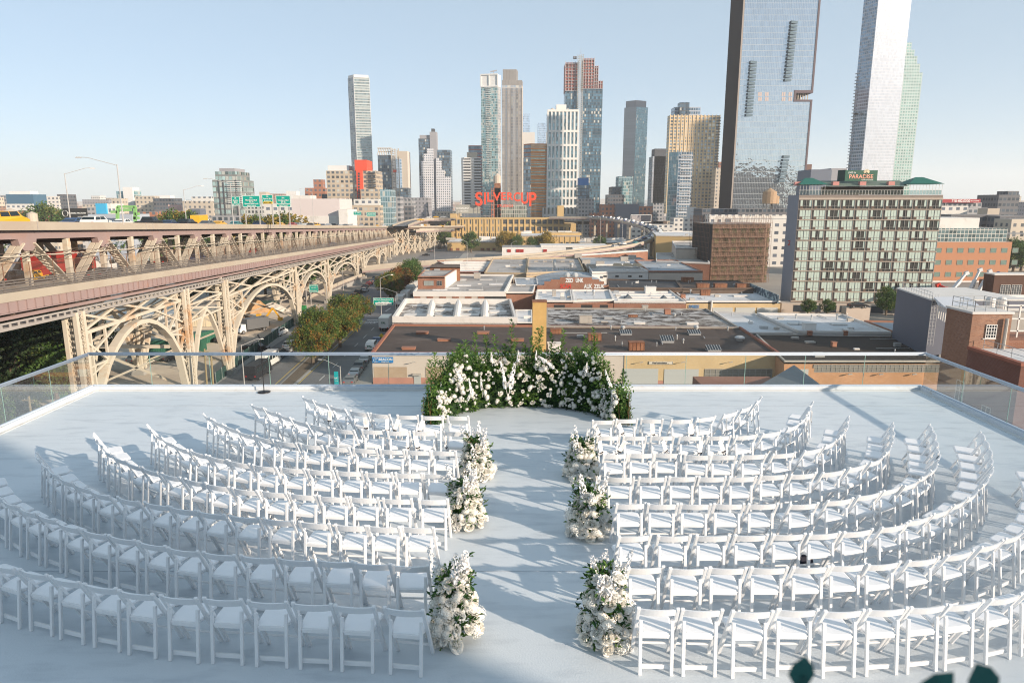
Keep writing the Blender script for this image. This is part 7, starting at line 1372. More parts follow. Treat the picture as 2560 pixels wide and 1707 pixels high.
pw, pg, pd, pr, pt, pb = plain('p_white', (.62, .62, .61)), plain('p_grey', (.28, .28, .30)), plain('p_dark', (.07, .075, .085)), plain('p_red', (.62, .08, .04)), plain('p_tan', (.45, .39, .32)), plain('p_brown', (.16, .10, .08))
def slabs(t, f, z0, z1, n, mt, out=.9, name='balconies', a=0, b=1, h=.35, i0=0):
    m = MB(); A, B_ = Vector((*f[i0], 0)), Vector((*f[(i0 + 1) % len(f)], 0)); d = (B_ - A).normalized(); nr = Vector((d.y, -d.x, 0))
    for k in range(n): z = z0 + (z1 - z0) * k / n; p, q = A.lerp(B_, a) + nr * out / 2, A.lerp(B_, b) + nr * out / 2; m.bar(p + Vector((0, 0, z)), q + Vector((0, 0, z)), out, h)
    return m.build(name, mt, t)
def zz(y, Y): return P(1280, y, Y).z
# 1 thin striped tower
f, z = foot((869, 1010), (884, 1000), (923, 1004), 194); t = tower('skyscraper', 'slim pale striped glass tower standing alone left of the skyline', [('shaft', f, z, [F['grey'], F['strip']])], group=gg_); f2, z2 = foot((870, 1010), (884, 1000), (921, 1004), 187); m = MB(); m.prism(f2, z, z2); m.build('crown', pw, t)
fins(t, [f[1], f[2]], GR, z, 1, pw, .5, .4, 'fin', 40, .4)
# 2 glassy condominium near the bridge
Y = 420; f, z = rect(530, 600, Y, 22, 450); t = tower('apartment_tower', 'stepped glass and grey apartment tower beside the leftmost green road sign', [('shaft', f, z, fac('f_condo', (.20, .21, .21), (.26, .34, .33), 2.0, 3.3, .86, .7, .06, .5, .6, curt=.15)), ('upper_storeys', rect(537, 592, Y + 1, 20, 429)[0], rect(537, 592, Y + 1, 20, 429)[1], MC['f_condo']), ('crown', rect(548, 586, Y + 2, 16, 421)[0], rect(548, 586, Y + 2, 16, 421)[1], pg), ('annex', rect(598, 655, Y + 6, 20, 495)[0], rect(598, 655, Y + 6, 20, 495)[1], fac('f_checker', (.45, .45, .43), (.08, .09, .10), 2.2, 2.6, .6, .6, .2, .2, .5))], group=gg_)
m = MB()
for u in (.2, .36, .82): x = f[0][0] + (f[1][0] - f[0][0]) * u; m.box(x, x + .8, Y - .3, Y - .02, GR, z)
m.build('dark_fin', pd, t); slabs(t, f, GR + 30, z, 12, pw, 1.4, 'balconies', .55, .8); slabs(t, f, GR + 30, z, 12, pw, 1.6, 'balconies', .86, 1.04)
# 3 tan grid building with red strip
Y = 500; f, z = rect(815, 891, Y, 24, 427); f1, z1 = rect(819, 872, Y + 3, 16, 414); fr, zr_ = rect(886, 916, Y - 1.5, 20, 400); fr2, zr2 = rect(890, 906, Y - 2.2, 10, 427); fq, zq = rect(906, 940, Y - 1, 24, 427); fl, zl = rect(901, 948, Y - 6, 26, 473)
t = tower('apartment_building', 'tan grid apartment building with a bright red vertical strip and red top', [('left_wing', f, z, F['concrete']), ('penthouse', f1, z1, pw, z), ('right_wing', fq, zq, F['concrete']), ('lower_wing', fl, zl, F['concrete'])], 'building', group=gg_); m = MB(); m.prism(fr, z, zr_); m.build('red_top', pr, t); m = MB(); m.prism(fr2, GR, z + .01); m.build('red_strip', pr, t)
for k in range(10): m = MB(); a = P(894.5, 432 + k * 6.7, Y - 2.4); m.box(a.x, a.x + 1.3, Y - 2.3, Y - 2.21, a.z - 1.4, a.z); m.build('window', dglass, t)
slabs(t, fq, GR + 38, zq, 9, pd, 1.2, 'balconies', .4, .95, .8)
for i, (x0, x1, y, Y, k, lb, d) in enumerate(((762, 812, 470, 560, 'lowred', 'red brick block with white window bays left of the tan grid building', 18), (783, 806, 449, 566, 'lowred', 'red brick stair tower on the block left of the tan grid building', 8), (804, 822, 485, 540, 'lowdark', 'small dark blue-grey block left of the tan grid building', 10),
   (869, 950, 513, 430, 'concrete', 'low tan block with red panel in front of the tan grid building', 20), (884, 948, 498, 436, 'lowwhite', 'white penthouse storey behind the low tan block', 14), (950, 978, 474, 440, 'teal', 'pale blue-grey building with tall window strips right of the tan block', 16), (980, 1000, 492, 470, 'lowgrey', 'narrow dark grey block right of the pale blue building', 14), (1000, 1030, 499, 560, 'lowgrey', 'grey block at the foot of the tan slim tower', 20), (1002, 1028, 515, 520, 'lowdark', 'dark glass block at the foot of the tan slim tower', 14))):
    f, z = rect(x0, x1, Y, d, y); tower('building', lb, [('wall', f, z, F[k])], 'building')
# 5 dark tower and hoist, 6 slim tan
Y = 760; f, z = rect(944, 979, Y, 24, 388); t = tower('skyscraper', 'dark glass tower with open ribbed crown left of the construction hoist', [('shaft', f, z, F['dark'])], group=gg_); m = MB(); a, b_ = f[0], f[1]; z2 = zz(371, Y)
for k in range(9): x = a[0] + (b_[0] - a[0]) * k / 8; m.bar((x, Y, z), (x + 1.5, Y + 1, z2), .6, .6)
m.bar((a[0], Y, z2), (b_[0], Y, z2), 1, 1); m.bar((a[0], Y + 3, (z + z2) / 2), (b_[0], Y + 3, (z + z2) / 2), .8, .8); m.build('crown_frame', pt, t)
t = thing('construction_hoist', 'tan lattice construction hoist mast rising beside the dark glass tower', 'hoist', (P(985, 500, Y - 2).x, Y - 2, GR)); m = MB(); xa, xb_ = P(978, 372, Y - 2).x, P(996, 372, Y - 2).x; z2 = zz(372, Y)
for x in (xa, (xa + xb_) / 2, xb_): m.bar((x, Y - 2, GR), (x, Y - 2, z2), .8, .8)
for k in range(46): z = GR + (z2 - GR) * k / 46; m.bar((xa, Y - 2, z), (xb_, Y - 2, z + 1.5), .4, .4); m.bar((xa, Y - 2.3, z), (xb_, Y - 2.3, z), .7, .3)
m.build('mast', pt, t); m = MB(); a = P(987, 428, Y - 4); m.cbox((a.x, Y - 4, a.z), 3.5, 2, 2.6); m.build('red_cage', pr, t)
Y = 860; f, z = rect(992, 1018, Y, 24, 378); tower('skyscraper', 'slim tan stone tower with a grey glass edge right of the hoist', [('shaft', f, z, [pt, mat('tan_panel', (.56, .50, .44), .8, var=.06, ns=.02)]), ('glass_wing', rect(984, 1003, Y - 3, 20, 398)[0], zz(398, Y), F['blue']), ('base_block', rect(990, 1020, Y - 6, 26, 470)[0], zz(470, Y), F['dark'])], group=gg_)
# 7 stepped white grid tower
Y = 900; wg = F['whitegrid']; segs = []
f, z = rect(1046, 1082, Y + 2, 24, 347); segs.append(('glass_shaft', f, z, F['dark'])); f, z = rect(1049, 1080, Y + 4, 12, 338); segs.append(('crown', f, z, pg)); f, z = rect(1074, 1091, Y + 1, 14, 330); segs.append(('core', f, z, pg)); f, z = rect(1078, 1086, Y + 1.5, 8, 322); segs.append(('core_top', f, z, pd)); f, z = rect(1090, 1126, Y + 2, 24, 375); segs.append(('glass_shaft', f, z, F['dark']))
for j, (x0, x1, y) in enumerate(((1067, 1083, 371), (1059, 1083, 385), (1052, 1083, 403), (1048, 1083, 440), (1090, 1097, 395), (1090, 1103, 402), (1090, 1111, 425), (1090, 1126, 442))): f, z = rect(x0, x1, Y - .8 - .35 * j, 4, y); segs.append(('white_grid', f, z, wg))
tower('skyscraper', 'twin tower with stepped white punched grid over dark glass', segs, group=gg_)
# 8 white balcony building and red striped block
Y = 680; f, z = foot((1153, Y + 6), (1160, Y), (1201, Y), 394); t = tower('apartment_building', 'white building with curved white balconies behind the D3GRUPO billboard', [('shaft', f, z, plain('p_offwhite', (.58, .56, .53)))], 'building', group=gg_)
for k in range(19):
    zq = GR + 22 + (z - GR - 24) * k / 18.5; m = MB(); m.box(f[1][0] - 1.2, f[1][0] + 6.5, Y - 1.1, Y - .02, zq, zq + 1.0); m.box(f[2][0] - 6.5 - .12 * abs(9 - k), f[2][0] + .6, Y - 1.1, Y - .02, zq, zq + 1.0); m.build('balcony', pw, t); m = MB(); m.box(f[1][0], f[1][0] + 6, Y - .3, Y - .01, zq + 1.0, zq + 2.3); m.box(f[2][0] - 6, f[2][0], Y - .3, Y - .01, zq + 1.0, zq + 2.3); m.build('window_band', pd, t)
m = MB(); g, zg = rect(1167, 1192, Y + 3, 10, 381); m.prism(g, z, zg); m.build('penthouse', pt, t)
f, z = rect(1171, 1204, 760, 20, 364); tower('office_tower', 'dark glass block with thin red bands behind the white balcony building', [('shaft', f, z, fac('f_redband', (.40, .10, .07), (.12, .16, .20), 3, 3.9, .98, .74, .1, .5, .3))], group=gg_)
# 9 and 10 the tall pair
Y = 880; f, z = foot((1202, Y + 4), (1244, Y), (1252, Y + 10), 216); t = tower('skyscraper', 'tall pale green glass tower with white crown, left of the tall pair', [('shaft', f, z, [F['green'], F['grey']])], group=gg_); f2, z2 = foot((1202, Y + 4), (1244, Y), (1252, Y + 10), 186); m = MB(); m.prism(f2, z, z2); m.build('crown', pw, t); slabs(t, f, GR + 60, z, 50, pw, 1.4, 'balconies', .30, .60, .5)
a = Vector((*f2[0], 0)); b_ = Vector((*f2[1], 0)); fins(t, [f2[0], f2[1]], z, z2, 2, pw, 1.2, 1.0, 'crown_frame', 1, 1.5)
m = MB(); q = P(1234, 180, Y + 8); m.bar((q.x, q.y, z2), (q.x, q.y, q.z + 1.5), .8, .8); m.bar((q.x - 4, q.y, q.z), (q.x + 4, q.y, q.z + 1.5), 1, 1.4); m.build('roof_rig', pg, t)
Y = 800; f, z = foot((1255, Y), (1305, Y + 1), (1307, Y + 14), 202); t = tower('skyscraper', 'tall grey panelled tower right of the tall pair', [('shaft', f, z, [fac('f_greyband', (.37, .355, .34), (.29, .30, .32), 3.1, 3.1, .78, .8, .14, .3, .35, curt=.15, vb=(.3, (.34, .40, .46))), pt])], group=gg_); f2, z2 = foot((1257, Y + 1), (1291, Y + 1), (1295, Y + 12), 174); m = MB(); m.prism(f2, z, z2); m.build('upper_block', fac('f_louvre', (.27, .25, .24), (.22, .21, .20), 1.6, 12, .7, .9, .5, .2, .1), t)
m = MB(); m.prism(foot((1255, Y - .3), (1305, Y + .6), (1307, Y + 14), 202)[0], zz(213, Y), z + .3); m.build('louvre_band', MC['f_louvre'], t); fins(t, [f[0], f[1]], GR, z - 8, 16, plain('p_taupe', (.36, .33, .30)), .45, .5, 'fin')
# small ones between
for x0, x1, y, Y, k, lb, d in ((1308, 1325, 285, 1500, 'blue', 'distant pale blue glass tower right of the grey panelled tower', 30), (1305, 1337, 331, 950, 'p_offwhite', 'plain pale stone tower below the distant blue one', 20), (1345, 1371, 308, 1400, 'blue', 'distant pale blue tower just left of the white framed tower', 30), (1309, 1327, 393, 640, 'dark', 'dark blue glass block in front of the orange striped tower', 14)):
    f, z = rect(x0, x1, Y, d, y); t = tower('skyscraper' if Y > 900 else 'building', lb, [('shaft', f, z, F.get(k) or MC[k])], 'tower', group=gg_)
# 14 orange striped
Y = 690; f, z = foot((1309, Y + 8), (1327, Y), (1371, Y + 3), 359); z += 0; t = tower('office_tower', 'glass office tower with bright orange horizontal stripes', [('shaft', f, z, [fac('f_redstripe', (.48, .15, .06), (.14, .17, .20), 3, 3.9, .98, .7, .1, .5, .3), F['orange']])], group=gg_); slabs(t, f, GR + 10, z, 30, plain('p_orange', (.66, .26, .08)), .5, 'stripe', 0, 1, 1.1, 1)
# brick tower with water tank behind letters, glass low block
Y = 600; f, z = rect(1228, 1252, Y, 14, 470); t = tower('brick_tower_block', 'rust red framed block with wooden water tank behind the red letters', [('shaft', f, z, fac('f_rustgrid', (.38, .11, .05), (.07, .08, .09), 2.4, 4.0, .66, .8, .2, .3, .4)), ('head', rect(1236, 1251, Y, 8, 470)[0], zz(470, Y) + 4, rust)], group=gg_); m = MB(); q = P(1243, 468, Y + 4); m.lathe([(3.2, 4), (3.2, 10), (.2, 12.5)], (q.x, q.y, z), 12); m.build('water_tank', pt, t)
f, z = rect(1250, 1317, 612, 14, 513); tower('glass_annex', 'low glazed annex with pale mullions right of the red framed block', [('shaft', f, z, fac('f_annex', (.42, .42, .38), (.18, .22, .2), 1.6, 3.4, .8, .86, .1, .4, .5))], 'building', group=gg_)
# 15 white framed tower
Y = 690; f, z = rect(1370, 1446, Y, 30, 277); wm = plain('p_frame_white', (.66, .65, .62)); t = tower('skyscraper', 'white framed tower with tall window strips between the orange tower and the unfinished twin', [('shaft', f, z, [fac('f_tallglass', (.16, .2, .22), (.22, .32, .35), 1.3, 3.3, .8, .88, .06, .5, .5, curt=.06)])], group=gg_)
fins(t, [f[0], f[1]], GR, z, 8, wm, 1.5, 1.0, 'frame', 0, 2); m = MB()
for y in (277, 328, 363, 397, 426, 449, 472, 495, 515, 532): zq = zz(y, Y); m.box(f[0][0] - .4, f[1][0] + .4, Y - 1.1, Y + .2, zq - 1.1, zq + .9)
m.build('floor_frame', wm, t); g, zg = rect(1391, 1416, Y + 6, 12, 262); m = MB(); m.prism(g, z, zg); m.build('penthouse', wm, t); m = MB(); q = P(1381, 276, Y + 5); m.lathe([(2.6, 0), (2.6, 1.5), (.2, 3)], (q.x, q.y, z), 12); m.build('tank', pt, t)
g, zg = rect(1357, 1450, Y - 18, 17, 520); m = MB(); m.prism(g, GR, zg); m.build('podium', fac('f_podium', (.60, .59, .56), (.12, .15, .15), 3.8, 9, .45, .72, .15, .4, .3), t)
# 16 unfinished twin tower
Y = 840; cn = fac('f_open', (.40, .12, .09), (.16, .05, .045), 3.6, 3.3, .78, .68, .7, 0, .5, fo=.5); fB = plain('p_formred', (.38, .16, .13)); gl2 = fac('f_twin', (.07, .09, .11), (.07, .14, .19), 2.0, 3.3, .85, .78, .08, .28, .5, curt=.08)
xs = ((1414, 1446, 157, 228), (1458, 1486, 147, 222), (1486, 1496, 166, 222), (1496, 1507, 203, 222)); segs = []
for i, (x0, x1, yt, yg) in enumerate(xs): f, z = rect(x0, x1, Y + (.6 * i), 26, yt); fg, zg = rect(x0, x1, Y + .6 * i, 26, yg); segs += [('glazed_shaft', fg, zg, gl2), ('open_floors', f, z, cn, zg)]
t = tower('unfinished_tower', 'tallest stepped tower still under construction with red open upper floors', segs, group=gg_)
for i, (x0, x1, yt, yg) in enumerate(xs): f, z = rect(x0, x1, Y + .6 * i, 26, yt); zg = zz(yg, Y); slabs(t, f, zg, z + 2, int((z - zg) / 3.3), pg, 1.2, 'floor_slab', 0, 1, .5); fins(t, [f[0], f[1]], zg, z + 1, 4 if i < 2 else 2, plain('p_slab', (.4, .36, .36)), .6, .8, 'column')
t2 = thing('construction_hoist', 'grey lattice hoist running up the whole unfinished tower', 'hoist', (P(1452, 500, Y - 3).x, Y - 3, GR)); m = MB(); xa, xb_ = P(1445, 134, Y - 3).x, P(1459, 134, Y - 3).x; z2 = zz(138, Y)
for x in (xa, xa + 2.2, xb_ - 2.2, xb_): m.bar((x, Y - 3, GR), (x, Y - 3, z2), .6, .6)
for k in range(84): z = GR + (z2 - GR) * k / 84; m.bar((xa, Y - 3, z), (xb_, Y - 3, z + 2.2), .3, .3); m.bar((xa, Y - 3.2, z), (xb_, Y - 3.2, z), .5, .4)
m.build('mast', plain('p_hoist', (.33, .34, .33)), t2); m = MB(); m.bar(((xa + xb_) / 2, Y - 3, z2), ((xa + xb_) / 2, Y - 3, z2 + 6), .3, .3); m.box(xa - 5, xa - 1, Y, Y + 4, zz(147, Y), zz(141, Y)); m.build('mast_head', pg, t2)
# 17 slab, 18 cluster
Y = 940; f, z = foot((1561, Y + 12), (1591, Y), (1620, Y + 9), 267); f[0] = f[0]; f2, z2 = foot((1565, Y + 13), (1590, Y + 3), (1616, Y + 11), 251); tower('skyscraper', 'grey and pale blue slab tower standing alone right of the unfinished one', [('shaft', f, z, [fac('f_lined', (.30, .32, .34), (.33, .35, .37), 40, 4.2, 1, .94, .5, .2, .05), F['teal']]), ('crown', f2, z2, pg, z)], group=gg_)
for x0, x1, y, Y, k, lb, d in ((1547, 1583, 441, 700, 'teal', 'dark green glass block at the foot of the alone standing slab, tallest part', 20), (1529, 1556, 467, 690, 'lowdark', 'dark glass block left of the green glass block', 20), (1519, 1560, 487, 670, 'lowdark', 'low dark glass block in front of the green glass block', 16), (1556, 1574, 452, 680, 'green', 'narrow pale glass block in front of the green glass block', 12),
  (1445, 1474, 463, 650, 'dark', 'dark grid block at the foot of the white framed tower', 16), (1447, 1472, 445, 655, 'p_blue', 'bright blue topped block beside the white framed tower', 12), (1446, 1485, 497, 640, 'lowgrey', 'blue-grey flats at the foot of the unfinished tower', 14), (1477, 1500, 532, 620, 'lowred', 'dark red low house below the unfinished tower', 12), (1503, 1541, 511, 610, 'lowred', 'dark red brick warehouse left of the grey shed', 14),
  (1541, 1598, 510, 600, 'p_slate', 'large plain slate grey shed behind the billboard', 20), (1598, 1633, 516, 600, 'lowred', 'brown block with orange strips right of the slate shed', 14), (1633, 1660, 508, 640, 'lowgrey', 'striped grey block left of the green balcony tower', 14), (1578, 1684, 562, 520, 'lowwhite', 'low white and green glazed office behind the end of the ramp', 20)):
    if k == 'p_blue': plain('p_blue', (.04, .17, .42))
    if k == 'p_slate': plain('p_slate', (.13, .15, .19))
    f, z = rect(x0, x1, Y, d, y); tower('building', lb, [('wall', f, z, F.get(k) or MC[k])], 'building')
board('billboard', 'dark landscape billboard with pale figure behind the ramp', 'billboard', 1577, 537, 1628, 555, 560, mat('ad_dark', (.03, .035, .05), .5), [('- ad -', .85, .5, .2, .12, swhite)], None, (swhite, .35), (.2, .8), GR); sb = [o for o in COL.objects if 'dark landscape' in o.get('label', '')][0]
for o in list(sb.children):
    if o.name.startswith('lettering'): bpy.data.objects.remove(o)
a, b_ = P(1579, 538.5, 559.8), P(1602, 553.5, 559.8); m = MB(); m.box(a.x, b_.x, 559.85, 559.97, b_.z, a.z); m.build('picture', mat('ad_photo', (.35, .32, .32), .6, var=.5, ns=.3, c2=(.10, .10, .12), t=(.45, .55)), sb)
# 19-22
Y = 900; f, z = rect(1632, 1668, Y, 24, 391); tower('skyscraper', 'glass tower with black crown left of the tan lit tower', [('shaft', f, z, fac('f_palegrey', (.32, .33, .36), (.38, .40, .43), 1.8, 3.4, .8, .8, .08, .5, .25)), ('crown', *rect(1637, 1668, Y, 20, 372), pd)], group=gg_)
Y = 720; f, z = foot((1669, Y + 10), (1676, Y), (1800, Y + 3), 288); t = tower('skyscraper', 'broad tan gridded tower with its left part catching warm sun', [('shaft', f, z, [F['beige'], F['beige']]), ('blue_top', *rect(1687, 1752, Y + 16, 16, 268), F['sideblue']), ('roof_box', *rect(1700, 1724, Y + 12, 10, 256), F['dark'])], group=gg_); fins(t, [f[1], f[2]], GR, z + .5, 13, plain('p_beigefin', (.58, .45, .28)), .9, .5, 'fin', 0, 1); slabs(t, f, GR + 20, z, 36, pd, 1.0, 'balconies', .93, 1.02, .8, 1)
Y = 640; f, z = foot((1673, Y + 6), (1697, Y), (1733, Y + 1), 380); t = tower('apartment_tower', 'shorter green-blue glass tower with rows of white balconies in front of the tan tower', [('shaft', f, z, [F['teal'], F['sideblue']])], group=gg_); slabs(t, f, GR + 6, z, 28, pw, 1.2, 'balconies', .15, .9, .35, 1)
for x0, x1, y, Y, k, lb, d in ((1790, 1818, 420, 700, 'lowtan', 'pale block squeezed between the tan tower and the huge mirrored tower', 14), (1797, 1812, 405, 760, 'lowred', 'brown block behind the pale squeezed block', 10), (1685, 1738, 545, 560, 'lowwhite', 'low white stepped office in front of the balcony tower', 14), (1722, 1741, 518, 566, 'p_white', 'white stair tower of the stepped office', 6), (1738, 1772, 545, 560, 'lowdark', 'dark low block right of the stepped office', 14),
   (1756, 1975, 522, 420, 'lowdark', 'dark rooftop storey behind the white industrial block', 20), (1774, 1975, 537, 410, 'lowwhite', 'white industrial block with big windows behind the scaffolded building', 20), (1828, 1990, 548, 330, 'lowwhite', 'white low block left of the hotel', 10)):
    f, z = rect(x0, x1, Y, d, y); tower('building', lb, [('wall', f, z, F.get(k) or MC[k])], 'building')
for i, (px, Y, s) in enumerate(((1922, 405, 1.5), (1936, 406, .9))):
    t = thing('water_tank', 'wooden rooftop water tank %s on the white industrial block' % ('big one' if i == 0 else 'small one beside it'), 'water tank', (P(px, 520, Y).x, Y, zz(522, 420))); q = t.location; m = MB(); m.lathe([(2.6 * s, 3), (2.6 * s, 3 + 4.5 * s), (.1, 3 + 6 * s)], tuple(q), 14); m.build('tank', mat('tank_wood', (.35, .24, .15), .8, var=.2), t); m = MB()
    for sx in (-1, 1):
        for sy in (-1, 1): m.bar((q.x + sx * 1.7 * s, q.y + sy * 1.7 * s, q.z), (q.x + sx * 1.7 * s, q.y + sy * 1.7 * s, q.z + 3), .4, .4)
    m.build('stand', pd, t)
# 23 huge mirrored tower: (poly in plan) with notch
Y = 540; ztop = zz(-2, Y) ; dkm = mat('p_blackedge', (.012, .010, .014), .9, var=.1, spec=.1); xl, xr = P(1862, .1, Y).x, P(2047, .1, Y).x; xd = P(1841, .1, Y + 16).x
t = thing('mirrored_tower', 'huge dark edged mirrored glass tower with two rows of balconies and a notch', 'tower', ((xl + xr) / 2, Y, GR), 0, gg_); zn0, zn1 = zz(253, Y), zz(229, Y); xn = xr - (P(2025, 240, Y).x - P(1986, 240, Y).x)
m = MB(); m.m = 0
def fq_(x0, x1, z0, z1): m.box(x0, x1, Y, Y + 30, z0, z1)
m.box(xl, xr, Y, Y + 30, GR, zn0); m.build('mirror_facade', F['pano'], t); m = MB(); m.box(xl, xn, Y, Y + 30, zn0 + .01, zn1 - .01); m.build('mirror_facade', F['pano'], t); m = MB(); m.box(xl, xr, Y, Y + 30, zn1, ztop); m.build('mirror_facade', F['pano'], t)
m = MB(); m.prism([(xd, Y + 18), (xl - 1.2, Y - .6), (xl - 1.2, Y + 30), (xd, Y + 30)], GR, ztop + 9); m.build('dark_side', dkm, t); m = MB(); m.box(xl - 1.19, xl - .01, Y - .8, Y + 29, GR, ztop + 9); m.build('bronze_edge', plain('p_bronze', (.30, .26, .23)), t)
m = MB(); m.box(xr + .01, xr + 1.3, Y - .5, Y + 30, zn1, ztop + 1.5); m.box(xr + .01, xr + 1.3, Y - .5, Y + 30, GR, zn0); m.box(xl, xr + 1.3, Y - .5, Y + 30, ztop + .01, ztop + 1.6); m.box(xn - 1, xr + 1.3, Y - .6, Y + 30, zn1 - 1.2, zn1 + .8); m.box(xn - 1, xr + 1.3, Y - .6, Y + 30, zn0 - .5, zn0 + .9); m.box(xn - 1, xn + .4, Y - .62, Y + 29, zn0 + .9, zn1 - 1.2); m.build('dark_trim', plain('p_trim', (.12, .09, .10)), t)
m = MB()
for k in range(6): x = xn + 1 + k * 1.8; m.box(x, x + .6, Y + 2, Y + 2.6, zn0 + .9, zn1 - 1.2)
m.build('notch_column', pt, t); m = MB(); m.box(xn + .41, xn + 6, Y + 6, Y + 28, zn0 + .9, zn1 - 1.2); m.build('notch_core', pd, t)
bal = mat('balcony_blue', (.07, .115, .15), .75, metal=0, var=.1)
def bst(px0, px1, y0, y1, n):
    for k in range(n):
        y = y0 + (y1 - y0) * k / (n - 1); px = px0 + (px1 - px0) * k / (n - 1); q = P(px, y, Y - 1); m = MB(); m.add([(q.x - 2.6, Y - .02, q.z - .9), (q.x - 2.6, Y - 2.2, q.z - .9), (q.x + 2.9, Y - .02, q.z - .9), (q.x - 2.6, Y - .02, q.z + .9), (q.x - 2.6, Y - 2.2, q.z + .9), (q.x + 2.9, Y - .02, q.z + .9)], [(0, 2, 1), (3, 4, 5), (1, 2, 5, 4), (0, 1, 4, 3)]); m.build('balcony', bal, t)
bst(1986, 1970, 56, 200, 17); bst(1884, 1873, 156, 288, 16); bst(1966, 1955, 392, 452, 8)
m = MB()
for px in (1896, 1901, 1913, 1918, 1955, 1960, 1972, 1977):
    for y in (231, 243): q, r_ = P(px, y, Y - .1), P(px + 3, y + 10, Y - .1); m.box(q.x, r_.x, Y - .12, Y - .02, r_.z, q.z)
m.build('tan_panels', plain('p_louvtan', (.50, .40, .36)), t)['kind'] = 'stuff'
# 24 white slab, 25 stepped green
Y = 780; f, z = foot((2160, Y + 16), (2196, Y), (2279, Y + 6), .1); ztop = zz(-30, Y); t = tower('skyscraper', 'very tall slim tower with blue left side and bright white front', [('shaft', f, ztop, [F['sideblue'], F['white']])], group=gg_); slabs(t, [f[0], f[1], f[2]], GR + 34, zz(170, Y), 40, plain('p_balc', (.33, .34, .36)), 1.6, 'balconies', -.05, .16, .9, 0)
m = MB(); 
for px in (2139, 2155): q = P(px, 286, Y + 6); m.cbox((q.x, q.y - 1.5, q.z), 4.5, .8, 2); m.build('louvre', pd, t)
Y = 1000; gd = F['paleteal']; segs = [];
for x1, y in ((2307, 182), (2301, 160), (2294, 141), (2287, 125), (2280, 107)): f, z = rect(2215, x1, Y + (2307 - x1) * .1, 30, y); segs.append(('shaft', f, z, gd))
tower('skyscraper', 'pale green glass tower with stepped right shoulder behind the white slab', segs, group=gg_)
for x0, x1, y, Y, k, lb, d in ((2000, 2030, 411, 560, 'p_brown', 'brown block just right of the mirrored tower', 10), (2028, 2080, 424, 430, 'p_slate', 'plain dark grey block behind the left green pavilion', 20), (2078, 2118, 421, 434, 'p_grey', 'plain mid grey block behind the rooftop billboard', 18)):
    f, z = rect(x0, x1, Y, d, y); tower('building', lb, [('wall', f, z, F.get(k) or MC[k])], 'building')
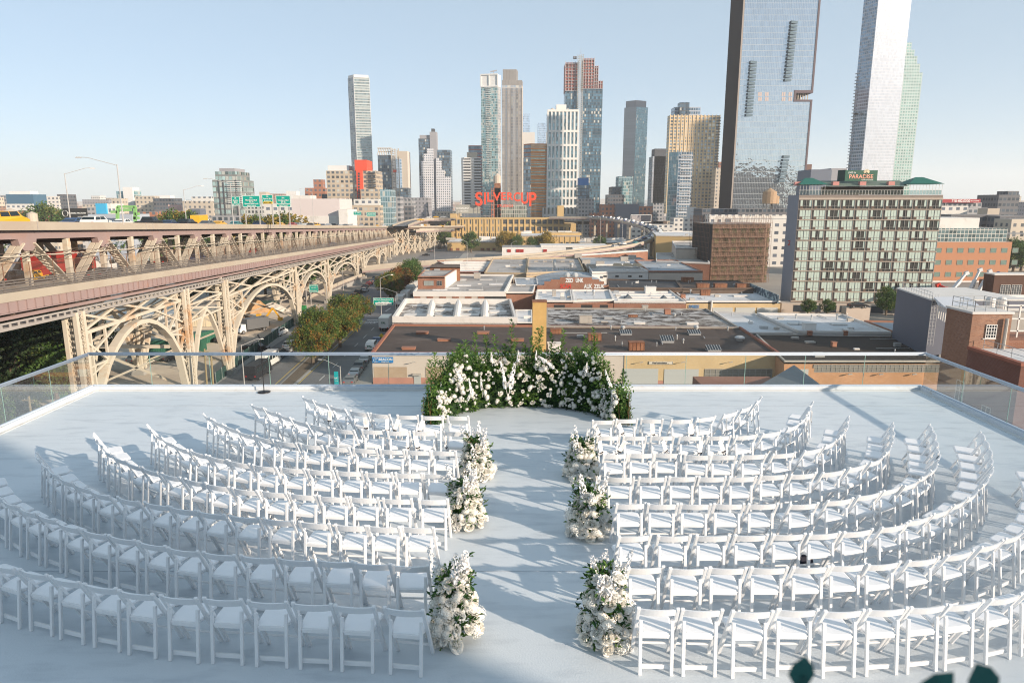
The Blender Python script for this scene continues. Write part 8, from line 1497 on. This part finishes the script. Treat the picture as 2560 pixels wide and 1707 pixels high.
# ---------------------------------------------------------------- far right and far left low blocks
board('billboard', 'dark red self storage banner with phone number on a pale roof at the right', 'billboard', 2357, 498, 2451, 507, 420, mat('storage_red', (.30, .02, .03), .6), [('718.482.0300', .48, .5, .48, .7, swhite), ('SELF STORAGE', .85, .5, .22, .5, swhite)], None, None, (.1, .9), GR)
LOW = [(2357, 2455, 507, 422, 'lowgrey', 'pale grey storage building under the dark red banner', 24), (2350, 2420, 515, 380, 'lowwhite', 'white low building under the storage building', 16), (2420, 2470, 520, 390, 'lowgrey', 'grey low building right of the white one', 16), (2498, 2550, 487, 430, 'lowdark', 'dark brick building with roof sign letters at the right edge', 20), (2521, 2548, 478, 432, 'lowdark', 'dark top storey of the brick building at the right edge', 10), (2378, 2500, 537, 350, 'lowdark', 'dark brown row of houses right of the hotel', 18), (2500, 2570, 540, 340, 'lowdark', 'dark block with roof plants at the right edge', 14), (2530, 2600, 548, 330, 'lowtan', 'tan flats at the right edge', 12), (2470, 2500, 521, 370, 'p_tan', 'small tan cube building right of the grey one', 8), (2525, 2600, 585, 310, 'lowtan', 'pale flats beyond the trees at the right edge', 12),
  (0, 24, 488, 700, 'lowgrey', 'grey block at the very left edge', 16), (14, 82, 510, 560, 'lowwhite', 'white building with small square windows and dark blue top, at the left', 20), (14, 82, 486, 561, 'p_bluetop', 'dark blue glazed top of the white building at the left', 16), (22, 74, 478, 566, 'p_white', 'white penthouse above the dark blue glazed top', 10), (107, 146, 491, 700, 'lowwhite', 'pale framed block left of a dark one in the left distance', 16), (142, 168, 486, 702, 'lowdark', 'dark blue block in the left distance', 14), (86, 108, 503, 740, 'lowwhite', 'small white block in the left distance', 10), (45, 165, 527, 470, 'lowred', 'long low red brick building behind the yellow taxi', 14), (216, 240, 518, 500, 'lowgrey', 'grey block behind the blue painted box', 10), (205, 280, 512, 690, 'lowtan', 'tan low block left of the blue painted box', 12),
  (238, 264, 509, 300, 'p_cyan', 'bright blue painted box building', 10), (264, 276, 509, 301, 'lowwhite', 'white side block of the blue painted box', 10), (215, 330, 536, 290, 'p_greyblue', 'long pale grey-blue warehouse behind the white car', 14), (278, 300, 496, 610, 'lowtan', 'brown grid block left of the white curved tower', 12), (290, 312, 478, 640, 'teal', 'glass half of the white curved tower', 12), (306, 330, 468, 638, 'p_white', 'white slim tower half with open top in the left distance', 12), (328, 338, 477, 640, 'green', 'glass strip right of the white slim tower', 10), (337, 384, 490, 620, 'lowtan', 'cream block with rows of small windows right of the white slim tower', 14), (382, 436, 496, 600, 'lowdark', 'dark ribbon windowed office in the left distance', 14), (398, 425, 489, 604, 'p_white', 'white box on top of the ribbon windowed office', 8), (430, 462, 502, 620, 'lowwhite', 'pale block right of the ribbon windowed office', 12), (456, 532, 504, 520, 'lowtan', 'wide cream apartment block with balconies left of the glass tower', 16), (478, 528, 492, 526, 'lowwhite', 'upper tier of the wide cream apartment block', 12),
  (386, 455, 528, 400, 'lowred', 'row of brown brick shop fronts behind the pickup truck', 12), (345, 392, 530, 380, 'lowred', 'dark brown brick block right of the green frame', 10), (420, 440, 512, 450, 'p_pink', 'small pink rendered house in the left distance', 8), (474, 500, 522, 330, 'p_slate', 'dark blue box behind the white truck cab', 6), (528, 640, 540, 360, 'lowgrey', 'low dark block under the green road signs', 12), (648, 664, 480, 500, 'p_tan', 'tan stair block behind the yellow striped road sign', 8), (715, 740, 478, 470, 'p_white', 'small white roof box right of the road signs', 8), (660, 730, 509, 380, 'lowwhite', 'pale low block with square windows behind the right road sign', 14)]
plain('p_bluetop', (.06, .13, .20)); plain('p_cyan', (.05, .36, .60)); plain('p_greyblue', (.36, .40, .46)); plain('p_pink', (.55, .38, .34))
for x0, x1, y, Y, k, lb, d in LOW:
    f, z = rect(x0, x1, Y, d, y); tower('building', lb, [('wall', f, z, F.get(k) or MC[k])], 'building', group='low city blocks on the horizon')
f, z = rect(728, 848, 330, 26, 497); t = tower('factory_shed', 'large windowless pale pink-grey factory behind the road signs', [('wall', f, z, mat('shed_pale', (.56, .50, .49), .8, var=.04, ns=.1)), ('roof_box', *rect(732, 776, 333, 10, 489), MC['p_offwhite'], z), ('side_shed', *rect(846, 868, 326, 20, 524), wpar)], 'building')
m = MB(); a = P(728, 540, 330); b_ = P(848, 558, 330); m.box(f[0][0], f[1][0], 329.8, 329.98, GR, a.z); m.build('white_base', wpar, t)
board('billboard', 'black NOODLE FACTORY billboard behind the dark blue car', 'billboard', 156, 521, 220, 545, 260, blkp, [('NOODLE FACTORY', .58, .5, .74, .36, swhite), ('noodlefactory.com', .74, .14, .4, .1, swhite)], None, None, (.1, .9), GR); sb = [o for o in COL.objects if 'NOODLE' in o.get('label', '')][0]; c_ = P(163, 534, 259.8); m = MB()
for k in range(20): a0, a1 = k * .31416, (k + 1) * .31416; m.bar(c_ + Vector((1.0 * math.cos(a0), 0, 1.1 * math.sin(a0))), c_ + Vector((1.0 * math.cos(a1), 0, 1.1 * math.sin(a1))), .22, .05)
m.build('emblem', swhite, sb)
t = thing('green_frame', 'bright green painted steel frame structure behind the upper deck', 'structure', P(320, 545, 280)); m = MB(); gp = mat('lime_green', (.20, .42, .14), .6); p = lambda x, y: P(x, y, 280)
for a, b_ in (((294, 517), (338, 517)), ((294, 517), (294, 558)), ((338, 517), (338, 558)), ((278, 530), (294, 530)), ((338, 535), (348, 535)), ((334, 545), (348, 545)), ((300, 525), (330, 525))): m.bar(p(*a), p(*b_), 1.0, 1.0)
m.build('frame', gp, t)
for i, (px, y0, y1, Y) in enumerate(((82, 530, 552, 230), (30, 522, 552, 300))):
    t = thing('rooftop_tank', 'pale round roof tank behind the yellow taxi van' if i == 0 else 'small tank with conical top at the left edge', 'tank', P(px, y1, Y)); q = P(px, y1, Y); h = P(px, y0, Y).z - q.z; r_ = h * .55; m = MB(); m.lathe([(r_, -h * .3), (r_, h * .8), (.1, h * 1.05)], tuple(q), 14); m.build('tank', pt, t); m = MB(); m.lathe([(r_ * .8, GR - q.z), (r_ * .8, -h * .3)], tuple(q), 8); m.build('base', pg, t)
for i, (px, Y, yt, k) in enumerate(((105, 420, 516, 'green'), (440, 330, 536, 'green'), (425, 332, 540, 'yellow'), (470, 330, 540, 'green'), (455, 334, 539, 'yellow'), (690, 300, 548, 'yellow'), (715, 300, 545, 'green'), (740, 302, 547, 'yellow'), (640, 300, 550, 'green'), (618, 300, 550, 'yellow'), (345, 300, 560, 'green'))): tp = P(px, yt, Y); tree(k, (tp.x, Y, GR), tp.z - GR, 'tree crown showing over the upper deck parapet, %s from the left' % ordn([1, 4, 3, 6, 5, 9, 10, 11, 8, 7, 2][i]), 'tree crowns beyond the upper deck')
# left part of the far bridge and elevated railway behind the ramp
t = thing('elevated_railway', 'dark elevated railway viaduct crossing behind the ramps', 'viaduct', (P(1300, 560, 620).x, 620, GR)); m = MB(); a, b_ = P(1000, 553, 640), P(2000, 556, 640); m.box(a.x, b_.x, 640, 650, a.z - 3, a.z); m.build('deck', bdark, t); m = MB()
for k in range(40): x = a.x + (b_.x - a.x) * k / 39; m.box(x, x + 1.2, 643, 644.2, GR, a.z - 3)
m.build('column', bdark, t)
t = thing('flyover', 'curving upper flyover with cars left of the tan factory', 'ramp', (P(1080, 545, 520).x, 520, GR)); ribbon(t, smooth([D_(1020, 562, 12.5), D_(1045, 552, 12), D_(1075, 546, 11.5), D_(1127, 546, 11.5)], 5), 9); ribbon(t, smooth([D_(1040, 574, 16), D_(1085, 572, 16), D_(1127, 572, 16)], 4), 10)
for i, (px, py, c_) in enumerate(((1052, 552, 'yellow'), (1072, 546, 'white'), (1090, 545, 'yellow'), (1108, 545, 'silver'), (1045, 566, 'silver'), (1060, 566, 'yellow'), (1102, 568, 'yellow'), (1090, 568, 'black'))): vehicle('sedan', c_, D_(px, py, 12.3 if i < 4 else 16.8), 0, '%s car on the flyovers left of the tan factory, %s of eight' % (c_, ordn(i + 1)), 'cars on the flyovers')
# towers behind the camera that the mirrored facade reflects
for i, (x, y, w_, h) in enumerate(((345, -240, 44, 150), (395, -215, 46, 92), (450, -260, 66, 88), (525, -230, 50, 76), (590, -250, 44, 140), (650, -230, 80, 100), (250, -230, 80, 120))):
    tower('building', 'brown apartment slab behind the viewer reflected in the mirrored tower, %s of seven' % ordn(i + 1), [('wall', [(x, y), (x + w_, y), (x + w_, y + 24), (x, y + 24)], GR + h, F['lowdark'])], 'building', group='blocks reflected in the mirrored tower')
tower('skyscraper', 'tall tower out of view to the right that shades half of the tan tower', [('shaft', [(680, 387), (710, 387), (710, 405), (680, 405)], GR + 292, F['dark'])])
# ---------------------------------------------------------------- the distant city, one mass
rc = random.Random(12); m = MB(); b = NB('city_mass'); wn = b.n('ShaderNodeNewGeometry').outputs['Random Per Island']; cr = b.n('ShaderNodeValToRGB'); cr.color_ramp.interpolation = 'CONSTANT'
for i, (p_, c_) in enumerate(((0, (.50, .44, .36)), (.2, (.32, .20, .15)), (.35, (.58, .56, .53)), (.55, (.26, .26, .28)), (.7, (.42, .33, .25)), (.85, (.50, .48, .46)))):
    e = cr.color_ramp.elements[i] if i < 2 else cr.color_ramp.elements.new(p_); e.position = p_; e.color = (*c_, 1)
b.l(wn, cr.inputs[0]); sx = b.n('ShaderNodeSeparateXYZ'); b.l(b.co('UV'), sx.inputs[0]); mu = b.mth('LESS_THAN', b.mth('FRACT', b.mth('DIVIDE', sx.outputs[0], 3.4)), .42); mv = b.mth('LESS_THAN', b.mth('FRACT', b.mth('DIVIDE', sx.outputs[1], 3.6)), .45); geo = b.n('ShaderNodeNewGeometry'); sn = b.n('ShaderNodeSeparateXYZ'); b.l(geo.outputs['Normal'], sn.inputs[0]); side = b.mth('LESS_THAN', sn.outputs[2], .5)
CITYM = b.fin(b.mix(b.mth('MULTIPLY', b.mth('MULTIPLY', mu, mv), side), cr.outputs[0], (.12, .13, .14)), .85)
for i in range(3400):
    Y = 640 + 5200 * rc.random() ** 1.5; px = rc.uniform(-150, 2720); x = (px - 1280) / FP * Y; h = rc.choice([7, 9, 11, 13, 16]) * rc.uniform(.8, 1.3) + (rc.random() < .05) * rc.uniform(10, 26) + (Y > 2500) * 6 * (rc.random() < .4); w_ = rc.uniform(10, 30) * (1 + Y / 3000); m.prism([(x, Y), (x + w_, Y + rc.uniform(-2, 2)), (x + w_, Y + w_), (x, Y + w_)], GR, GR + h)
for i in range(900):
    px = rc.uniform(1000, 2600) if i % 2 else rc.uniform(-100, 900); Y = rc.uniform(400, 660); x = (px - 1280) / FP * Y
    if (px > 1120 and Y < 600 and px < 1700) or (px < 1130 and px > 560 and Y < 600) : continue
    w_ = rc.uniform(10, 26); m.prism([(x, Y), (x + w_, Y), (x + w_, Y + w_), (x, Y + w_)], GR, GR + rc.uniform(5, 11))
tag(m.build('distant_city', CITYM), kind='stuff')
m = MB(); leafm = MB(); 
for i in range(1500):
    Y = rc.uniform(330, 1800); px = rc.uniform(-100, 2650); x = (px - 1280) / FP * Y; 
    if 1000 < px < 1750 and Y < 620: continue
    r_ = rc.uniform(3, 6); c_ = Vector((x, Y, GR + r_ + 2))
    for k in range(26): v = Vector((rc.gauss(0, 1), rc.gauss(0, 1), rc.gauss(0, .7))).normalized() * r_ * rc.uniform(.4, 1); leaf(leafm, c_ + v, v + Vector((0, 0, rc.uniform(-1, 1))), (rc.random(), rc.random(), 1), 2.4, 2)
tag(leafm.build('distant_trees', greenl, uv=False), kind='stuff')
# far low hill line
m = MB(); pts = []
for i in range(61): x = -6500 + i * 216; pts.append((x, 7800, GR + 36 + 14 * math.sin(i * .7) + 9 * math.sin(i * 1.9)))
m.add([(p[0], p[1], GR) for p in pts] + pts + [(p[0], p[1] + 1500, GR) for p in pts], [(i, i + 1, 62 + i, 61 + i) for i in range(60)] + [(61 + i, 62 + i, 123 + i, 122 + i) for i in range(60)]); tag(m.build('hills', mat('hill', (.12, .14, .13), .9)), kind='structure')
# ================================================================ CONSTRUCTION YARD AND STREET VEHICLES
def heap(label, px, py, rx, ry, h, mt, seed):
    q = G(px, py, GR); rd = random.Random(seed); n, k = 22, 8; vs = []; fs = []
    for j in range(k + 1):
        r_ = 1 - j / k
        for i in range(n): a = 2 * math.pi * i / n; w_ = 1 + .16 * math.sin(a * 3 + seed) + rd.uniform(-.07, .07); vs.append((q.x + rx * r_ * w_ * math.cos(a), q.y + ry * r_ * w_ * math.sin(a), GR + h * (1 - r_ ** 1.3) * rd.uniform(.93, 1.05)))
    for j in range(k):
        for i in range(n): fs.append((j * n + i, j * n + (i + 1) % n, (j + 1) * n + (i + 1) % n, (j + 1) * n + i))
    m = MB(); m.add(vs, fs); tag(m.build('dirt_pile', mt), label, 'dirt pile', 'heaps in the construction yard')
soil = mat('orange_soil', (.46, .28, .14), .95, var=.25, ns=.8, c2=(.36, .22, .12), t=(.48, .6), bump=.6); gravel = mat('grey_gravel', (.60, .57, .50), .95, var=.25, ns=2, bump=.6); dsoil = mat('dark_soil', (.17, .12, .08), .95, var=.3, ns=.8, bump=.6)
heap('large orange-brown soil heap under the bridge arch, left one', 606, 780, 7, 5, 4.2, soil, 1); heap('orange-brown soil heap under the bridge arch, right one', 640, 778, 5, 4, 3.4, soil, 2); heap('pale grey gravel heap right of the soil heaps', 682, 776, 5, 4, 2.4, gravel, 3); heap('dark low soil heap in front of the orange heaps', 592, 802, 7, 4, 2.0, dsoil, 4); heap('stony rubble heap beside the yellow digger', 580, 815, 6, 4, 1.6, gravel, 5); heap('tan rubble heap behind the green fence', 560, 812, 4, 3, 1.5, gravel, 6)
cont = {n: mat('container_' + n, c_, .6, var=.1, ns=.5) for n, c_ in dict(green=(.03, .12, .08), cream=(.52, .46, .34), white=(.6, .6, .57)).items()}
def container(label, px, py, col, L=12, a=0.0, h=2.7, w_=2.5, nm='shipping_container', ct_='container'):
    q = G(px, py, GR); t = thing(nm, label, ct_, q, a); m = MB(); m.box(-L / 2, L / 2, -w_ / 2, w_ / 2, .1, h)
    m.build('box', cont[col], t, local=True); m = MB(); n = int(L / .5)
    for i in range(n): x = -L / 2 + .25 + i * .5; m.box(x - .1, x + .1, -w_ / 2 - .06, -w_ / 2 - .005, .2, h - .1)
    for i in range(4): y = -w_ / 2 + .35 + i * .6; m.box(L / 2 + .005, L / 2 + .06, y - .06, y + .06, .2, h - .1); m.box(-L / 2 - .06, -L / 2 - .005, y - .06, y + .06, .2, h - .1)
    m.build('ribs', cont[col], t, local=True)
container('long dark green container under the bridge, behind the tower legs', 425, 880, 'green', 14, .12); container('dark green container beside the long one', 500, 860, 'green', 12, 1.25); container('cream shipping container left of the first arch', 128, 975, 'cream', 6, .1, 3.0); container('green two storey site cabin at the lower left', 50, 990, 'green', 16, .15, 6, 6, 'site_cabin', 'cabin'); container('white office cabin beyond the arches', 380, 820, 'white', 14, .1, 4, 7, 'site_cabin', 'cabin'); container('pale low shed under the arches', 470, 815, 'cream', 12, .1, 3.5, 8, 'site_cabin', 'cabin')
for i, (px, py, k, c_, a, lb) in enumerate(((630, 830, 'truck', 'grey', -2.2, 'dark grey truck in the construction yard'), (700, 838, 'van', 'white', 1.5, 'white pickup load in the construction yard near the fence'), (570, 855, 'pickup', 'black', .3, 'black pickup at the left of the construction yard'), (350, 905, 'suv', 'grey', 1.2, 'grey car parked behind the far bridge legs, left one'), (385, 905, 'suv', 'green', 1.2, 'green car parked behind the far bridge legs, middle one'), (430, 900, 'suv', 'black', 1.1, 'black car parked behind the far bridge legs, right one'), (490, 895, 'sedan', 'grey', 1.2, 'grey car seen through the pointed arch'), (640, 878, 'pickup', 'black', 0, 'dark pickup with red bed at the corner of the yard'),
   (30, 1010, 'suv', 'white', .6, 'white car seen through the left railing'), (45, 990, 'suv', 'black', .6, 'black car seen through the left railing, left of two'), (75, 985, 'suv', 'grey', .6, 'dark car seen through the left railing, right of two'), (215, 935, 'suv', 'silver', 1.4, 'silver car behind the first arch'))): vehicle(k, c_, G(px, py, GR), a, lb, 'vehicles in the yards under the bridge')
t = thing('excavator', 'yellow excavator beside the dump truck in the construction yard', 'excavator', G(655, 815, GR)); q = G(655, 815, GR); m = MB(); m.box(q.x - 1.2, q.x + 1.2, q.y - 1, q.y + 1, GR + 1, GR + 2.2); m.box(q.x - 1, q.x + .1, q.y - .9, q.y, GR + 2.2, GR + 3.2); m.build('cab', PAINT['yellow'], t, bevel=.08); m = MB(); m.box(q.x - 1.5, q.x + 1.5, q.y - 1.3, q.y - .7, GR + .02, GR + .9); m.box(q.x - 1.5, q.x + 1.5, q.y + .7, q.y + 1.3, GR + .02, GR + .9); m.build('track', tyre, t); m = MB(); m.bar((q.x + 1, q.y, GR + 2), (q.x + 3, q.y, GR + 4.6), .35, .45); m.bar((q.x + 3, q.y, GR + 4.6), (q.x + 4.6, q.y, GR + 2.2), .3, .35); m.box(q.x + 4.2, q.x + 5.2, q.y - .5, q.y + .5, GR + 1.4, GR + 2.2); m.build('arm', PAINT['yellow'], t)
t = thing('tractor', 'green tractor by the fence in the construction yard', 'tractor', G(755, 790, GR)); q = G(755, 790, GR); m = MB(); m.box(q.x - 1.6, q.x + .9, q.y - .6, q.y + .6, GR + .8, GR + 1.8); m.box(q.x - .2, q.x + 1.2, q.y - .7, q.y + .7, GR + 1.8, GR + 2.9); m.build('body', mat('tractor_green', (.03, .2, .06), .5), t, bevel=.06)
for dx, r_ in ((-1.1, .5), (.7, .85)):
    for s in (-1, 1): m = MB(); m.tube((q.x + dx, q.y + s * .75, GR + r_), (q.x + dx, q.y + s * 1.05, GR + r_), r_, 12); m.build('wheel', tyre, t)
# green screened fences
gf = mat('fence_screen', (.015, .05, .04), .85, var=.25, ns=.6)
def fence(label, pts, h=2.2):
    t = thing('screened_fence', label, 'fence', G(*pts[0], GR)); m = MB(); mp = MB(); W_ = [G(px, py, GR) for px, py in pts]
    for a, b_ in zip(W_, W_[1:]):
        m.bar(a + Vector((0, 0, h / 2)), b_ + Vector((0, 0, h / 2)), .05, h); n = max(1, int((b_ - a).length / 3))
        for i in range(n + 1): p = a.lerp(b_, i / n); mp.tube(p + Vector((0, .05, 0)), p + Vector((0, .05, h + .15)), .05, 5)
    m.build('screen', gf, t); mp.build('posts', vent, t)
fence('dark green screened fence between the construction yard and the street', [(610, 905), (660, 870), (712, 832), (755, 800), (790, 780)]); fence('dark green screened fence behind the soil heaps', [(545, 772), (700, 770)]); fence('dark green screened fence from the yard corner down to the deck', [(540, 960), (585, 925), (610, 905)], 2.0)
for i, (px, py, k, c_, a, lb) in enumerate(((672, 915, 'shuttle', 'white', 1.53, 'white shuttle van on the left side of the street'), (648, 942, 'shuttle', 'black', 1.53, 'black shuttle bus nearest the deck on the left side of the street'), (698, 895, 'van', 'black', 1.53, 'black van parked ahead of the white shuttle'), (716, 884, 'sedan', 'silver', 1.53, 'silver car ahead of the black van'), (727, 869, 'suv', 'white', 1.53, 'white car under the median trees at the kerb'), (737, 856, 'sedan', 'grey', 1.53, 'grey car beside the first screened fence posts'))): vehicle(k, c_, G(px, py, GR + .02), a, lb, 'vehicles parked along the left kerb')
for i, (px, py, k, c_, lb) in enumerate(((877, 958, 'sedan', 'grey', 'dark grey saloon nearest the deck on the right kerb'), (889, 939, 'sedan', 'silver', 'silver saloon, second on the right kerb from the deck'), (901, 922, 'suv', 'grey', 'grey car, third on the right kerb from the deck'), (913, 905, 'sedan', 'silver', 'silver car, fourth on the right kerb from the deck'), (942, 858, 'sedan', 'blue', 'dark car ahead of the white delivery van'))): vehicle(k, c_, G(px, py, GR + .02), 1.6, lb, 'vehicles parked along the right kerb')
def lettered(v, s, z=1.5, w_=1.0): o = text('lettering', s, w_, .5, mat('dark_green_letter', (.01, .12, .06), .5), None, (0, 0, 0), bold=.03); o.parent = v; L = 8.0 if 'truck' in v.name else 5.2; o.location = (L + .03, 0, z); o.rotation_euler = (math.pi / 2, 0, math.pi / 2)
v_ = vehicle('van', 'white', G(930, 872, GR + .02), 1.6, 'white PAL delivery van beside the warehouse wall', 'vehicles parked along the right kerb'); lettered(v_, 'PAL', 1.1)
v_ = vehicle('truck', 'white', G(966, 822, GR + .02), 1.6, 'white PAL box truck at the stop line', 'white box trucks by the warehouses'); lettered(v_, 'PAL', 2.2)
for i, (px, py) in enumerate(((1006, 756), (1018, 744), (1030, 730), (1038, 718))): v_ = vehicle('truck', 'white', G(px - 3, py + 8, GR + .02), 1.6, 'white box truck parked beyond the sign, %s in the line' % ordn(i + 1), 'white box trucks by the warehouses')
for i, (px, py, k, c_, a) in enumerate(((877, 762, 'suv', 'red', 1.6), (893, 765, 'sedan', 'silver', -1.5), (887, 745, 'suv', 'black', 1.5), (897, 735, 'suv', 'black', 1.5), (912, 730, 'suv', 'silver', 1.5), (914, 720, 'sedan', 'black', 1.5), (923, 713, 'sedan', 'red', 1.5), (932, 706, 'sedan', 'grey', 1.5), (940, 700, 'suv', 'grey', 1.5), (1038, 668, 'suv', 'white', 1.6), (930, 672, 'sedan', 'grey', 1.5), (922, 680, 'sedan', 'white', 1.5), (1066, 640, 'sedan', 'black', 0), (1080, 630, 'sedan', 'grey', 1.6), (1100, 622, 'suv', 'black', 1.6), (1105, 605, 'suv', 'grey', 1.6))): vehicle(k, c_, G(px, py, GR + .02), a, '%s car on the street beyond the sign gantry, %s from the near end' % (c_, ordn(i + 1)), 'cars on the far street')
# street lamps, poles, banner
for i, (px, yt, yb, aim, arm, h) in enumerate(((603, 862, 990, 20, 3, 9), (850, 915, 985, 160, 3.6, 9), (992, 730, 760, 165, 4, 10), (950, 695, 745, 20, 3, 12), (748, 697, 780, 0, 1, 10), (815, 705, 765, 180, 2, 10), (774, 668, 740, 0, 1, 9), (855, 650, 720, 180, 1, 9))):
    Y = {0: 112, 1: 108, 2: 172, 3: 185, 4: 175, 5: 190, 6: 225, 7: 240}[i]; tp = P(px, yt, Y); lamp('street lamp on the streets by the bridge, %s nearest the deck' % ordn(i + 1), (tp.x, Y, GR), tp.z - GR, R(aim), arm=arm, grp='street lamps at street level')
board('banner', 'teal LIC banner hung on the street lamp nearest the warehouse', 'banner', 834.5, 929, 846.5, 964, 107.6, mat('banner_teal', (.0, .30, .33), .6), [('LIC', .5, .55, .75, .17, swhite), ('QNS', .5, .34, .75, .15, mat('banner_pale', (.35, .6, .58), .6))])
t = thing('warning_sign', 'yellow diamond warning sign beside the dark warehouse roof', 'sign', G(953, 850, GR)); q = P(954, 841, 150); m = MB(); m.add([(q.x, 150, q.z - .75), (q.x + .75, 150, q.z), (q.x, 150, q.z + .75), (q.x - .75, 150, q.z)], [(0, 1, 2, 3)]); m.build('panel', syel, t); m = MB(); m.tube((q.x, 150.1, GR), (q.x, 150.1, q.z), .05, 6); m.build('post', vent, t)
for i, (px, Y, h) in enumerate(((62, 78, 8), (530, 95, 9), (515, 100, 9))): x = P(px, 950, Y).x; t = thing('wooden_pole', 'wooden utility pole beyond the glass railing, %s from the left' % ordn(i + 1), 'pole', (x, Y, GR), 0, 'wooden utility poles'); m = MB(); m.tube((x, Y, GR), (x + .2, Y, GR + h), .16, 8, .12); m.build('post', mat('pole_wood', (.25, .2, .11), .9, var=.2), t); m = MB(); m.bar((x - .7, Y, GR + h - .5), (x + .8, Y, GR + h - .5), .1, .12); m.build('crossarm', MC['pole_wood'], t)
# ================================================================ HAZE, CLEAN-UP
for o in list(COL.objects):
    if o.get('label') == 'x':
        for c_ in list(o.children_recursive): bpy.data.objects.remove(c_)
        bpy.data.objects.remove(o)
for t in TREES.values():
    try:
        if 'used' in t.keys(): del t['used']
    except ReferenceError: pass
HZ = 0.00014
hm = bpy.data.materials.new('haze_air'); hm.use_nodes = True; h_ = hm.node_tree; h_.nodes.clear(); ho = h_.nodes.new('ShaderNodeOutputMaterial'); pv = h_.nodes.new('ShaderNodeVolumePrincipled')
pv.inputs['Color'].default_value = (.96, .98, 1, 1); pv.inputs['Density'].default_value = HZ; pv.inputs['Anisotropy'].default_value = .1; h_.links.new(pv.outputs[0], ho.inputs['Volume'])
m = MB(); m.box(-7600, 7600, -2200, 9600, GR - 1.2, 380); hz = m.build('haze', hm, uv=False); hz['kind'] = 'stuff'
SC.cycles.volume_bounces = 1; SC.cycles.volume_step_rate = 10
